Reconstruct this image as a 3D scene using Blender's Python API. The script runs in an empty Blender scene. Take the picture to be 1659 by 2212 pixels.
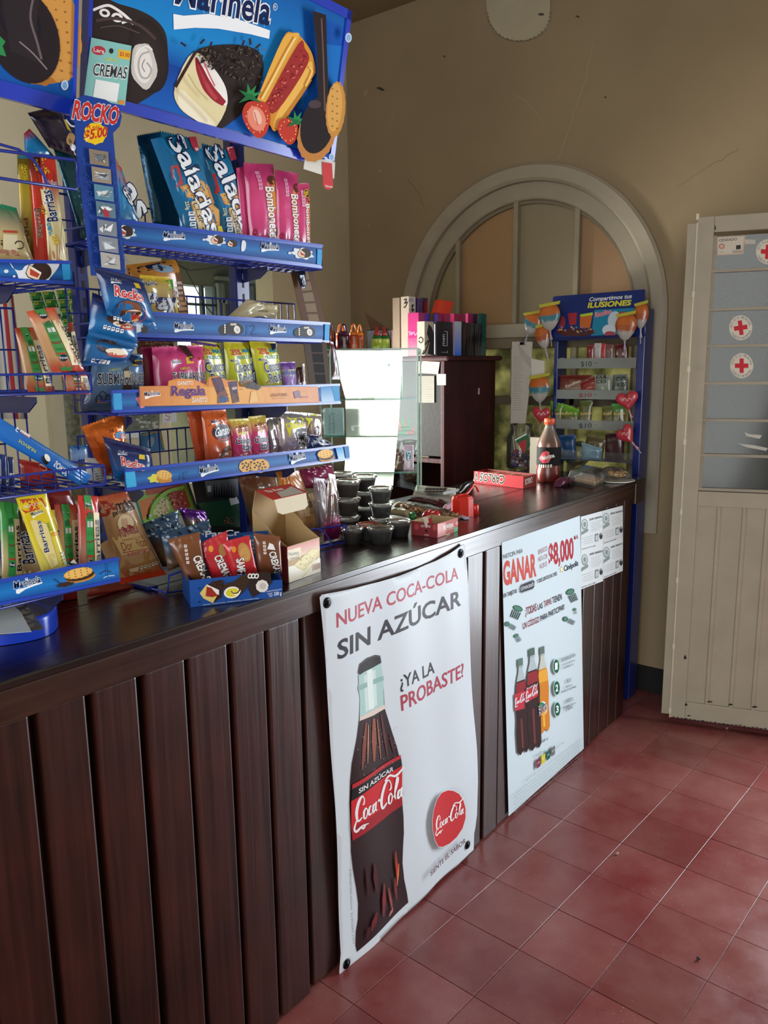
import bpy, bmesh, math, random
from mathutils import Vector, Matrix, noise
random.seed(7)
PI = math.pi
scn = bpy.context.scene
COL = scn.collection

# ------------------------------------------------------------------ camera
FPX = 1726.925
CAMPOS = Vector((1.163, 0.0, 1.4645))
def _rot(p, r, yaw):
    cp, sp = math.cos(p), math.sin(p)
    fw = Vector((0, cp, -sp)); up = Vector((0, sp, cp)); rt = Vector((1, 0, 0))
    cr, sr = math.cos(r), math.sin(r)
    rt2 = rt * cr + up * sr; up2 = up * cr - rt * sr
    Rz = Matrix.Rotation(yaw, 3, 'Z')
    return Rz @ rt2, Rz @ up2, Rz @ fw
RT, UP, FW = _rot(math.radians(10.401477), math.radians(-0.691198), math.radians(38.179328))
cam_d = bpy.data.cameras.new('camera'); cam = bpy.data.objects.new('camera', cam_d); COL.objects.link(cam)
m = Matrix(((RT.x, UP.x, -FW.x), (RT.y, UP.y, -FW.y), (RT.z, UP.z, -FW.z))).to_4x4()
m.translation = CAMPOS
cam.matrix_world = m
cam_d.sensor_fit = 'VERTICAL'; cam_d.sensor_height = 36.0; cam_d.lens = 36.0 * FPX / 2212.0
cam_d.clip_start = 0.02; cam_d.clip_end = 200
scn.camera = cam

# ------------------------------------------------------------------ daylight and exposure
vs = scn.view_settings
vs.view_transform = 'Standard'; vs.look = 'None'; vs.gamma = 1.0; vs.use_curve_mapping = False
vs.exposure = 0.0
world = bpy.data.worlds.new('world'); scn.world = world; world.use_nodes = True
bg = world.node_tree.nodes['Background']
bg.inputs['Color'].default_value = (0.86, 0.94, 1.0, 1); bg.inputs['Strength'].default_value = 1.8

def area(name, loc, target, sx, sy, power, col=(1, 1, 1), spread=180):
    l = bpy.data.lights.new(name, 'AREA'); l.shape = 'RECTANGLE'; l.size = sx; l.size_y = sy
    l.energy = power; l.color = col; l.spread = math.radians(spread)
    o = bpy.data.objects.new(name, l); COL.objects.link(o)
    o.location = loc
    o.rotation_euler = (Vector(target) - Vector(loc)).to_track_quat('-Z', 'Z').to_euler()
    return o
area('daylight_doorway', (1.38, 3.62, 1.05), (1.20, 1.0, 0.7), 1.04, 2.06, 100, (0.84, 0.92, 1.0))
area('daylight_street', (1.5, -2.4, 1.75), (0.2, 1.5, 1.5), 2.7, 2.7, 106, (0.95, 0.97, 1.0))
area('daylight_yard', (-2.08, 2.30, 1.22), (-0.8, 2.3, 1.25), 0.28, 0.6, 58, (1.0, 0.99, 0.92), 75)

# ------------------------------------------------------------------ pixel -> real surface
def ray(px, py):
    return RT * ((px - 829.5) / FPX) - UP * ((py - 1106.0) / FPX) + FW
def on(ax, val, px, py):
    d = ray(px, py); t = (val - CAMPOS[ax]) / d[ax]
    return CAMPOS + d * t
def gx(v, px, py): return on(0, v, px, py)
def gy(v, px, py): return on(1, v, px, py)
def gz(v, px, py): return on(2, v, px, py)

def lin(c):
    if isinstance(c, str):
        c = tuple(int(c[i:i + 2], 16) / 255 for i in (0, 2, 4))
    else:
        return (c[0], c[1], c[2], 1.0)
    return tuple(x / 12.92 if x <= 0.04045 else ((x + 0.055) / 1.055) ** 2.4 for x in c) + (1.0,)

# ------------------------------------------------------------------ materials
MATS = {}
def nmat(name, rough=0.5, metal=0.0, coat=0.0, bump=0.0, bscale=60, spec=0.5, rvar=0.0, dirt=0.0, dscale=6):
    mt = bpy.data.materials.new(name); mt.use_nodes = True
    nt = mt.node_tree; b = nt.nodes['Principled BSDF']
    at = nt.nodes.new('ShaderNodeAttribute'); at.attribute_name = 'Col'
    tc = nt.nodes.new('ShaderNodeTexCoord')
    colsock = at.outputs['Color']
    if dirt:
        n = nt.nodes.new('ShaderNodeTexNoise'); n.inputs['Scale'].default_value = dscale; n.inputs['Detail'].default_value = 6
        nt.links.new(tc.outputs['Object'], n.inputs['Vector'])
        mr = nt.nodes.new('ShaderNodeMapRange'); mr.inputs[1].default_value = 0.35; mr.inputs[2].default_value = 0.7
        mr.inputs[3].default_value = 1.0; mr.inputs[4].default_value = 1.0 - dirt
        nt.links.new(n.outputs['Fac'], mr.inputs[0])
        mx = nt.nodes.new('ShaderNodeMix'); mx.data_type = 'RGBA'; mx.blend_type = 'MULTIPLY'; mx.inputs[0].default_value = 1
        nt.links.new(at.outputs['Color'], mx.inputs[6]); nt.links.new(mr.outputs[0], mx.inputs[7])
        colsock = mx.outputs[2]
    nt.links.new(colsock, b.inputs['Base Color'])
    b.inputs['Roughness'].default_value = rough; b.inputs['Metallic'].default_value = metal
    b.inputs['Coat Weight'].default_value = coat; b.inputs['Coat Roughness'].default_value = 0.12
    b.inputs['Specular IOR Level'].default_value = spec
    if rvar:
        n = nt.nodes.new('ShaderNodeTexNoise'); n.inputs['Scale'].default_value = 9; n.inputs['Detail'].default_value = 5
        nt.links.new(tc.outputs['Object'], n.inputs['Vector'])
        mr = nt.nodes.new('ShaderNodeMapRange'); mr.inputs[3].default_value = max(0.02, rough - rvar); mr.inputs[4].default_value = rough + rvar
        nt.links.new(n.outputs['Fac'], mr.inputs[0]); nt.links.new(mr.outputs[0], b.inputs['Roughness'])
    if bump:
        n = nt.nodes.new('ShaderNodeTexNoise'); n.inputs['Scale'].default_value = bscale; n.inputs['Detail'].default_value = 4
        nt.links.new(tc.outputs['Object'], n.inputs['Vector'])
        bp = nt.nodes.new('ShaderNodeBump'); bp.inputs['Strength'].default_value = bump; bp.inputs['Distance'].default_value = 0.01
        nt.links.new(n.outputs['Fac'], bp.inputs['Height']); nt.links.new(bp.outputs[0], b.inputs['Normal'])
    MATS[name] = mt
    return mt
nmat('paper', 0.75, spec=0.2, bump=0.03, bscale=90)
nmat('vinyl', 0.42, bump=0.02, bscale=200, spec=0.25)
nmat('card', 0.6, spec=0.25, bump=0.04, bscale=70)
nmat('film', 0.24, coat=0.35, bump=0.12, bscale=28)
nmat('foil', 0.2, metal=0.55, coat=0.5, bump=0.35, bscale=34)
nmat('ink', 0.38, spec=0.35, coat=0.08, bump=0.1, bscale=28)
nmat('plastic', 0.28, coat=0.25, rvar=0.05)
nmat('enamel', 0.35, coat=0.3, rvar=0.08)
nmat('metal', 0.3, metal=0.9)
nmat('rubber', 0.6)
nmat('food', 0.6, bump=0.4, bscale=120)
nmat('board', 0.4, bump=0.05, bscale=30, rvar=0.1)
nmat('plaster', 0.85, bump=0.25, bscale=14, dirt=0.16, dscale=2.2)
nmat('paint', 0.6, spec=0.3, bump=0.12, bscale=25, dirt=0.12, dscale=7, rvar=0.1)

def glassmat(name, tint=(0.92, 0.97, 0.95), rough=0.02, ior=1.45, haze=0.0):
    mt = bpy.data.materials.new(name); mt.use_nodes = True; nt = mt.node_tree
    nt.nodes.remove(nt.nodes['Principled BSDF']); out = nt.nodes['Material Output']
    tr = nt.nodes.new('ShaderNodeBsdfTransparent'); tr.inputs[0].default_value = (*tint, 1)
    gl = nt.nodes.new('ShaderNodeBsdfGlossy'); gl.inputs['Roughness'].default_value = rough
    fr = nt.nodes.new('ShaderNodeFresnel'); fr.inputs[0].default_value = ior
    mx = nt.nodes.new('ShaderNodeMixShader')
    nt.links.new(fr.outputs[0], mx.inputs[0]); nt.links.new(tr.outputs[0], mx.inputs[1]); nt.links.new(gl.outputs[0], mx.inputs[2])
    last = mx
    if haze:
        df = nt.nodes.new('ShaderNodeBsdfDiffuse'); df.inputs[0].default_value = (0.8, 0.82, 0.8, 1)
        tl = nt.nodes.new('ShaderNodeBsdfTranslucent'); tl.inputs[0].default_value = (0.8, 0.82, 0.8, 1)
        m2 = nt.nodes.new('ShaderNodeMixShader'); m2.inputs[0].default_value = 0.5
        nt.links.new(df.outputs[0], m2.inputs[1]); nt.links.new(tl.outputs[0], m2.inputs[2])
        m3 = nt.nodes.new('ShaderNodeMixShader'); m3.inputs[0].default_value = haze
        nt.links.new(mx.outputs[0], m3.inputs[1]); nt.links.new(m2.outputs[0], m3.inputs[2]); last = m3
    nt.links.new(last.outputs[0], out.inputs[0])
    MATS[name] = mt; return mt
glassmat('glass', (0.9, 0.96, 0.94))
glassmat('clear', (0.96, 0.97, 0.97), 0.08, 1.4, 0.06)
glassmat('cello', (0.93, 0.93, 0.93), 0.12, 1.6, 0.10)
glassmat('frost', (0.55, 0.57, 0.52), 0.2, 1.5, 0.3)
glassmat('greyglass', (0.5, 0.52, 0.46), 0.1, 1.4, 0.06)

def translucent(name, col):
    mt = bpy.data.materials.new(name); mt.use_nodes = True; nt = mt.node_tree
    b = nt.nodes['Principled BSDF']; out = nt.nodes['Material Output']
    at = nt.nodes.new('ShaderNodeAttribute'); at.attribute_name = 'Col'
    b.inputs['Roughness'].default_value = 0.6; nt.links.new(at.outputs[0], b.inputs['Base Color'])
    tl = nt.nodes.new('ShaderNodeBsdfTranslucent'); nt.links.new(at.outputs[0], tl.inputs[0])
    mx = nt.nodes.new('ShaderNodeMixShader'); mx.inputs[0].default_value = col
    nt.links.new(b.outputs[0], mx.inputs[1]); nt.links.new(tl.outputs[0], mx.inputs[2]); nt.links.new(mx.outputs[0], out.inputs[0])
    MATS[name] = mt
translucent('thin_paper', 0.6)

def woodmat(name, dark, light, rough=0.3, coat=0.4, axis='Z', scale=1.0, wear=0.0, spec=0.5):
    mt = bpy.data.materials.new(name); mt.use_nodes = True; nt = mt.node_tree; b = nt.nodes['Principled BSDF']
    tc = nt.nodes.new('ShaderNodeTexCoord'); mp = nt.nodes.new('ShaderNodeMapping')
    oi = nt.nodes.new('ShaderNodeObjectInfo')
    cb = nt.nodes.new('ShaderNodeCombineXYZ'); ml = nt.nodes.new('ShaderNodeMath'); ml.operation = 'MULTIPLY'; ml.inputs[1].default_value = 37.0
    nt.links.new(oi.outputs['Random'], ml.inputs[0]); nt.links.new(ml.outputs[0], cb.inputs[0]); nt.links.new(ml.outputs[0], cb.inputs[1])
    nt.links.new(tc.outputs['Object'], mp.inputs[0]); nt.links.new(cb.outputs[0], mp.inputs[1])
    s = {'Z': (60, 60, 2.2), 'Y': (60, 2.2, 60), 'X': (2.2, 60, 60)}[axis]
    mp.inputs['Scale'].default_value = tuple(x * scale for x in s)
    n = nt.nodes.new('ShaderNodeTexNoise'); n.inputs['Scale'].default_value = 1.0; n.inputs['Detail'].default_value = 8; n.inputs['Distortion'].default_value = 0.6
    nt.links.new(mp.outputs[0], n.inputs['Vector'])
    n2 = nt.nodes.new('ShaderNodeTexNoise'); n2.inputs['Scale'].default_value = 5; n2.inputs['Detail'].default_value = 4
    nt.links.new(tc.outputs['Object'], n2.inputs['Vector'])
    ad = nt.nodes.new('ShaderNodeMath'); ad.operation = 'ADD'; nt.links.new(n.outputs['Fac'], ad.inputs[0]); nt.links.new(n2.outputs['Fac'], ad.inputs[1])
    rp = nt.nodes.new('ShaderNodeValToRGB'); rp.color_ramp.elements[0].position = 0.38; rp.color_ramp.elements[1].position = 0.66
    hv = nt.nodes.new('ShaderNodeMath'); hv.operation = 'MULTIPLY'; hv.inputs[1].default_value = 0.5
    nt.links.new(ad.outputs[0], hv.inputs[0]); nt.links.new(hv.outputs[0], rp.inputs[0])
    rp.color_ramp.elements[0].color = lin(dark); rp.color_ramp.elements[1].color = lin(light)
    src = rp.outputs[0]
    if wear:
        n3 = nt.nodes.new('ShaderNodeTexNoise'); n3.inputs['Scale'].default_value = 1.0; n3.inputs['Detail'].default_value = 10; n3.inputs['Roughness'].default_value = 0.75
        mp3 = nt.nodes.new('ShaderNodeMapping'); mp3.inputs['Scale'].default_value = tuple(x * 0.9 for x in s)
        nt.links.new(tc.outputs['Object'], mp3.inputs[0]); nt.links.new(mp3.outputs[0], n3.inputs['Vector'])
        r3 = nt.nodes.new('ShaderNodeMapRange'); r3.inputs[1].default_value = 0.66; r3.inputs[2].default_value = 0.74; r3.inputs[4].default_value = wear
        nt.links.new(n3.outputs['Fac'], r3.inputs[0])
        mx = nt.nodes.new('ShaderNodeMix'); mx.data_type = 'RGBA'; nt.links.new(r3.outputs[0], mx.inputs[0]); nt.links.new(src, mx.inputs[6])
        mx.inputs[7].default_value = lin('6a5a4c'); src = mx.outputs[2]
    nt.links.new(src, b.inputs['Base Color'])
    mr = nt.nodes.new('ShaderNodeMapRange'); mr.inputs[3].default_value = rough - 0.08; mr.inputs[4].default_value = rough + 0.14
    nt.links.new(n.outputs['Fac'], mr.inputs[0]); nt.links.new(mr.outputs[0], b.inputs['Roughness'])
    b.inputs['Coat Weight'].default_value = coat; b.inputs['Coat Roughness'].default_value = 0.25
    b.inputs['Specular IOR Level'].default_value = spec
    bp = nt.nodes.new('ShaderNodeBump'); bp.inputs['Strength'].default_value = 0.25; bp.inputs['Distance'].default_value = 0.003
    nt.links.new(ad.outputs[0], bp.inputs['Height']); nt.links.new(bp.outputs[0], b.inputs['Normal'])
    MATS[name] = mt
woodmat('wood_plank', '180a06', '3a160e', 0.33, 0.5, 'Z', wear=0.35)
woodmat('wood_trim', '22110c', '422419', 0.27, 0.5, 'Y', wear=0.5)
woodmat('wood_top', '100808', '22110e', 0.22, 0.6, 'Y', wear=0.15)
woodmat('wood_cabinet', '22070a', '430f14', 0.55, 0.0, 'Z', spec=0.25)

def floormat():
    mt = bpy.data.materials.new('cement_tile'); mt.use_nodes = True; nt = mt.node_tree; b = nt.nodes['Principled BSDF']
    tc = nt.nodes.new('ShaderNodeNewGeometry'); oi = nt.nodes.new('ShaderNodeObjectInfo')
    def nz(scale, det, rgh=0.5):
        n = nt.nodes.new('ShaderNodeTexNoise'); n.inputs['Scale'].default_value = scale; n.inputs['Detail'].default_value = det
        n.inputs['Roughness'].default_value = rgh; nt.links.new(tc.outputs['Position'], n.inputs['Vector']); return n
    n1 = nz(3.2, 6, 0.6); rp = nt.nodes.new('ShaderNodeValToRGB')
    rp.color_ramp.elements[0].position = 0.35; rp.color_ramp.elements[0].color = lin('6c2a2a')
    rp.color_ramp.elements[1].position = 0.68; rp.color_ramp.elements[1].color = lin('82504b')
    nt.links.new(n1.outputs['Fac'], rp.inputs[0])
    hs = nt.nodes.new('ShaderNodeHueSaturation')
    mr = nt.nodes.new('ShaderNodeMapRange'); mr.inputs[3].default_value = 0.86; mr.inputs[4].default_value = 1.1
    nt.links.new(oi.outputs['Random'], mr.inputs[0]); nt.links.new(mr.outputs[0], hs.inputs['Value']); nt.links.new(rp.outputs[0], hs.inputs['Color'])
    # worn greenish grey patches and pale specks
    n2 = nz(5.5, 8, 0.7); r2 = nt.nodes.new('ShaderNodeMapRange'); r2.inputs[1].default_value = 0.66; r2.inputs[2].default_value = 0.76; r2.inputs[4].default_value = 0.5
    nt.links.new(n2.outputs['Fac'], r2.inputs[0])
    m1 = nt.nodes.new('ShaderNodeMix'); m1.data_type = 'RGBA'; nt.links.new(r2.outputs[0], m1.inputs[0]); nt.links.new(hs.outputs[0], m1.inputs[6]); m1.inputs[7].default_value = lin('6f6a5e')
    n3 = nz(230, 1); r3 = nt.nodes.new('ShaderNodeMapRange'); r3.inputs[1].default_value = 0.745; r3.inputs[2].default_value = 0.78; r3.inputs[4].default_value = 0.7
    nt.links.new(n3.outputs['Fac'], r3.inputs[0])
    m2 = nt.nodes.new('ShaderNodeMix'); m2.data_type = 'RGBA'; nt.links.new(r3.outputs[0], m2.inputs[0]); nt.links.new(m1.outputs[2], m2.inputs[6]); m2.inputs[7].default_value = lin('c8a890')
    nt.links.new(m2.outputs[2], b.inputs['Base Color'])
    n4 = nz(7, 7, 0.65); r4 = nt.nodes.new('ShaderNodeMapRange'); r4.inputs[1].default_value = 0.3; r4.inputs[2].default_value = 0.7; r4.inputs[3].default_value = 0.16; r4.inputs[4].default_value = 0.42
    nt.links.new(n4.outputs['Fac'], r4.inputs[0]); nt.links.new(r4.outputs[0], b.inputs['Roughness'])
    bp = nt.nodes.new('ShaderNodeBump'); bp.inputs['Strength'].default_value = 0.08; bp.inputs['Distance'].default_value = 0.01
    nt.links.new(n4.outputs['Fac'], bp.inputs['Height']); nt.links.new(bp.outputs[0], b.inputs['Normal'])
    b.inputs['Specular IOR Level'].default_value = 0.55
    MATS['cement_tile'] = mt
floormat()

# ------------------------------------------------------------------ mesh builder
class MB:
    def __init__(s): s.v = []; s.f = []; s.c = []; s.smooth = []
    def add(s, vs, fs, col, sm=False):
        o = len(s.v); s.v += [tuple(v) for v in vs]
        if col and isinstance(col, list): s.c += [lin(c) if isinstance(c, str) else (*c[:3], 1.0) for c in col]
        else:
            c = lin(col); s.c += [c] * len(vs)
        s.f += [tuple(i + o for i in f) for f in fs]; s.smooth += [sm] * len(fs)
    def box(s, lo, hi, col, M=None, bev=0.0):
        x0, y0, z0 = lo; x1, y1, z1 = hi
        if bev > 0:
            bm = bmesh.new(); bmesh.ops.create_cube(bm, size=1)
            for v in bm.verts:
                v.co = Vector(((x0 + x1) / 2 + v.co.x * (x1 - x0), (y0 + y1) / 2 + v.co.y * (y1 - y0), (z0 + z1) / 2 + v.co.z * (z1 - z0)))
            bmesh.ops.bevel(bm, geom=list(bm.edges), offset=min(bev, 0.45 * min(x1 - x0, y1 - y0, z1 - z0)), segments=2, affect='EDGES', profile=0.6)
            bm.verts.index_update(); vs = [v.co.copy() for v in bm.verts]; fs = [tuple(v.index for v in f.verts) for f in bm.faces]; bm.free()
        else:
            vs = [Vector((x, y, z)) for z in (z0, z1) for y in (y0, y1) for x in (x0, x1)]
            fs = [(0, 2, 3, 1), (4, 5, 7, 6), (0, 1, 5, 4), (2, 6, 7, 3), (0, 4, 6, 2), (1, 3, 7, 5)]
        if M is not None: vs = [M @ v for v in vs]
        s.add(vs, fs, col)
    def tube(s, pts, r, col, n=6, closed=False, cap=True):
        pts = [Vector(p) for p in pts]; k = len(pts); vs = []
        for i, p in enumerate(pts):
            if closed: d = pts[(i + 1) % k] - pts[i - 1]
            else: d = pts[min(i + 1, k - 1)] - pts[max(i - 1, 0)]
            d.normalize(); a = Vector((0, 0, 1)) if abs(d.z) < 0.9 else Vector((1, 0, 0))
            x = d.cross(a).normalized(); y = d.cross(x)
            rr = r[i] if isinstance(r, (list, tuple)) else r
            vs += [p + (x * math.cos(2 * PI * j / n) + y * math.sin(2 * PI * j / n)) * rr for j in range(n)]
        fs = []
        for i in range(k if closed else k - 1):
            for j in range(n):
                a = i * n + j; b = i * n + (j + 1) % n; i2 = ((i + 1) % k) * n
                fs.append((a, b, i2 + (j + 1) % n, i2 + j))
        if not closed and cap: fs += [tuple(range(n)), tuple(range((k - 1) * n, k * n))]
        s.add(vs, fs, col, True)
    def lathe(s, prof, col, n=20, M=None, cap=True):
        vs = []; cs = []
        for i, (r, z) in enumerate(prof):
            for j in range(n):
                a = 2 * PI * j / n; v = Vector((r * math.cos(a), r * math.sin(a), z)); vs.append(M @ v if M is not None else v)
                cs.append(col[i] if isinstance(col, list) else col)
        k = len(prof); fs = [(i * n + j, i * n + (j + 1) % n, (i + 1) * n + (j + 1) % n, (i + 1) * n + j) for i in range(k - 1) for j in range(n)]
        if cap: fs += [tuple(reversed(range(n))), tuple(range((k - 1) * n, k * n))]
        s.add(vs, fs, cs, True)
    def grid(s, P, nu, nv, col, sm=True, flip=False):
        vs = [P(i / nu, j / nv) for j in range(nv + 1) for i in range(nu + 1)]
        fs = [(j * (nu + 1) + i, j * (nu + 1) + i + 1, (j + 1) * (nu + 1) + i + 1, (j + 1) * (nu + 1) + i) for j in range(nv) for i in range(nu)]
        if flip: fs = [tuple(reversed(f)) for f in fs]
        if callable(col): col = [col(i / nu, j / nv) for j in range(nv + 1) for i in range(nu + 1)]
        s.add(vs, fs, col, sm)
    def sphere(s, c, rad, col, n=10, m=6):
        c = Vector(c); rad = rad if hasattr(rad, '__len__') else (rad,) * 3
        P = lambda u, v: c + Vector((rad[0] * math.sin(PI * v) * math.cos(2 * PI * u), rad[1] * math.sin(PI * v) * math.sin(2 * PI * u), -rad[2] * math.cos(PI * v)))
        s.grid(P, n, m, col)
    def prism(s, pts, h, col):          # pts: 3-D outline, h: extrusion vector
        n = len(pts); h = Vector(h); a = [Vector(p) for p in pts]; b = [p + h for p in a]
        s.add(a + b, [tuple(reversed(range(n))), tuple(range(n, 2 * n))] + [(i, (i + 1) % n, n + (i + 1) % n, n + i) for i in range(n)], col)
    def build(s, name, mat, parent=None, kind=None, origin=None):
        me = bpy.data.meshes.new(name)
        o0 = Vector(origin) if origin is not None else Vector((0, 0, 0))
        if origin is None and s.v and parent is None:
            xs = [v[0] for v in s.v]; ys = [v[1] for v in s.v]; zs = [v[2] for v in s.v]
            o0 = Vector(((min(xs) + max(xs)) / 2, (min(ys) + max(ys)) / 2, min(zs)))
        elif origin is None and parent is not None:
            o0 = parent.matrix_world.translation if False else Vector(parent.get('_o', (0, 0, 0)))
        me.from_pydata([(v[0] - o0.x, v[1] - o0.y, v[2] - o0.z) for v in s.v], [], s.f)
        ca = me.color_attributes.new('Col', 'FLOAT_COLOR', 'POINT')
        ca.data.foreach_set('color', [x for c in s.c for x in c])
        me.polygons.foreach_set('use_smooth', s.smooth)
        me.update()
        me.materials.append(MATS[mat] if isinstance(mat, str) else mat)
        o = bpy.data.objects.new(name, me); COL.objects.link(o)
        if parent is not None:
            o.parent = parent
            po = Vector(parent.get('_o', (0, 0, 0))); o.location = o0 - po
        else: o.location = o0
        o['_o'] = tuple(o0)
        if kind: o['kind'] = kind
        return o
ORIG = []
def tag(o, label, cat, group=None, kind=None):
    o['label'] = label; o['category'] = cat
    if group: o['group'] = group
    if kind: o['kind'] = kind
    return o
def thing(name, loc, label, cat, group=None):
    o = bpy.data.objects.new(name, None); COL.objects.link(o); o.location = loc; o.empty_display_size = 0.05
    o['_o'] = tuple(loc); tag(o, label, cat, group)
    return o
def struct(o): o['kind'] = 'structure'; return o

# ------------------------------------------------------------------ flat surfaces and print
class Surf:
    """a real surface: plane O + a*U + b*V, optional relief f(a, b) along its normal"""
    def __init__(s, O, U, V, f=None):
        s.O = Vector(O); s.U = Vector(U).normalized(); s.V = Vector(V).normalized(); s.N = s.U.cross(s.V).normalized(); s.f = f
    def L(s, px, py):
        d = ray(px, py); t = (s.O - CAMPOS).dot(s.N) / d.dot(s.N); p = CAMPOS + d * t - s.O
        a = p.dot(s.U); b = p.dot(s.V) if abs(s.U.dot(s.V)) < 1e-6 else None
        if b is None:
            uv = s.U.dot(s.V); pb = p.dot(s.V); b = (pb - uv * a) / (1 - uv * uv); a = a - uv * b
        return (a, b)
    def S(s, a, b, off=0.0):
        return s.O + s.U * a + s.V * b + s.N * (off + (s.f(a, b) if s.f else 0.0))
def SX(x, f=None): return Surf((x, 0, 0), (0, 1, 0), (0, 0, 1), f)
def SY(y, f=None): return Surf((0, y, 0), (1, 0, 0), (0, 0, 1), f)
def SZ(z, f=None): return Surf((0, 0, z), (0, 1, 0), (-1, 0, 0), f)

_tc = {}
def textmesh(txt, bold, res=3):
    k = (txt, bold, res)
    if k in _tc: return _tc[k]
    cu = bpy.data.curves.new('t', 'FONT'); cu.body = txt; cu.resolution_u = res; cu.offset = bold; cu.fill_mode = 'FRONT'
    ob = bpy.data.objects.new('t', cu); COL.objects.link(ob)
    me = bpy.data.meshes.new_from_object(ob)
    v = [(p.co.x, p.co.y) for p in me.vertices]; f = [tuple(p.vertices) for p in me.polygons]
    bpy.data.objects.remove(ob); bpy.data.curves.remove(cu); bpy.data.meshes.remove(me)
    if not v: v = [(0, 0), (1, 0), (0, 1)]; f = [(0, 1, 2)]
    _tc[k] = (v, f); return _tc[k]

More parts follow.
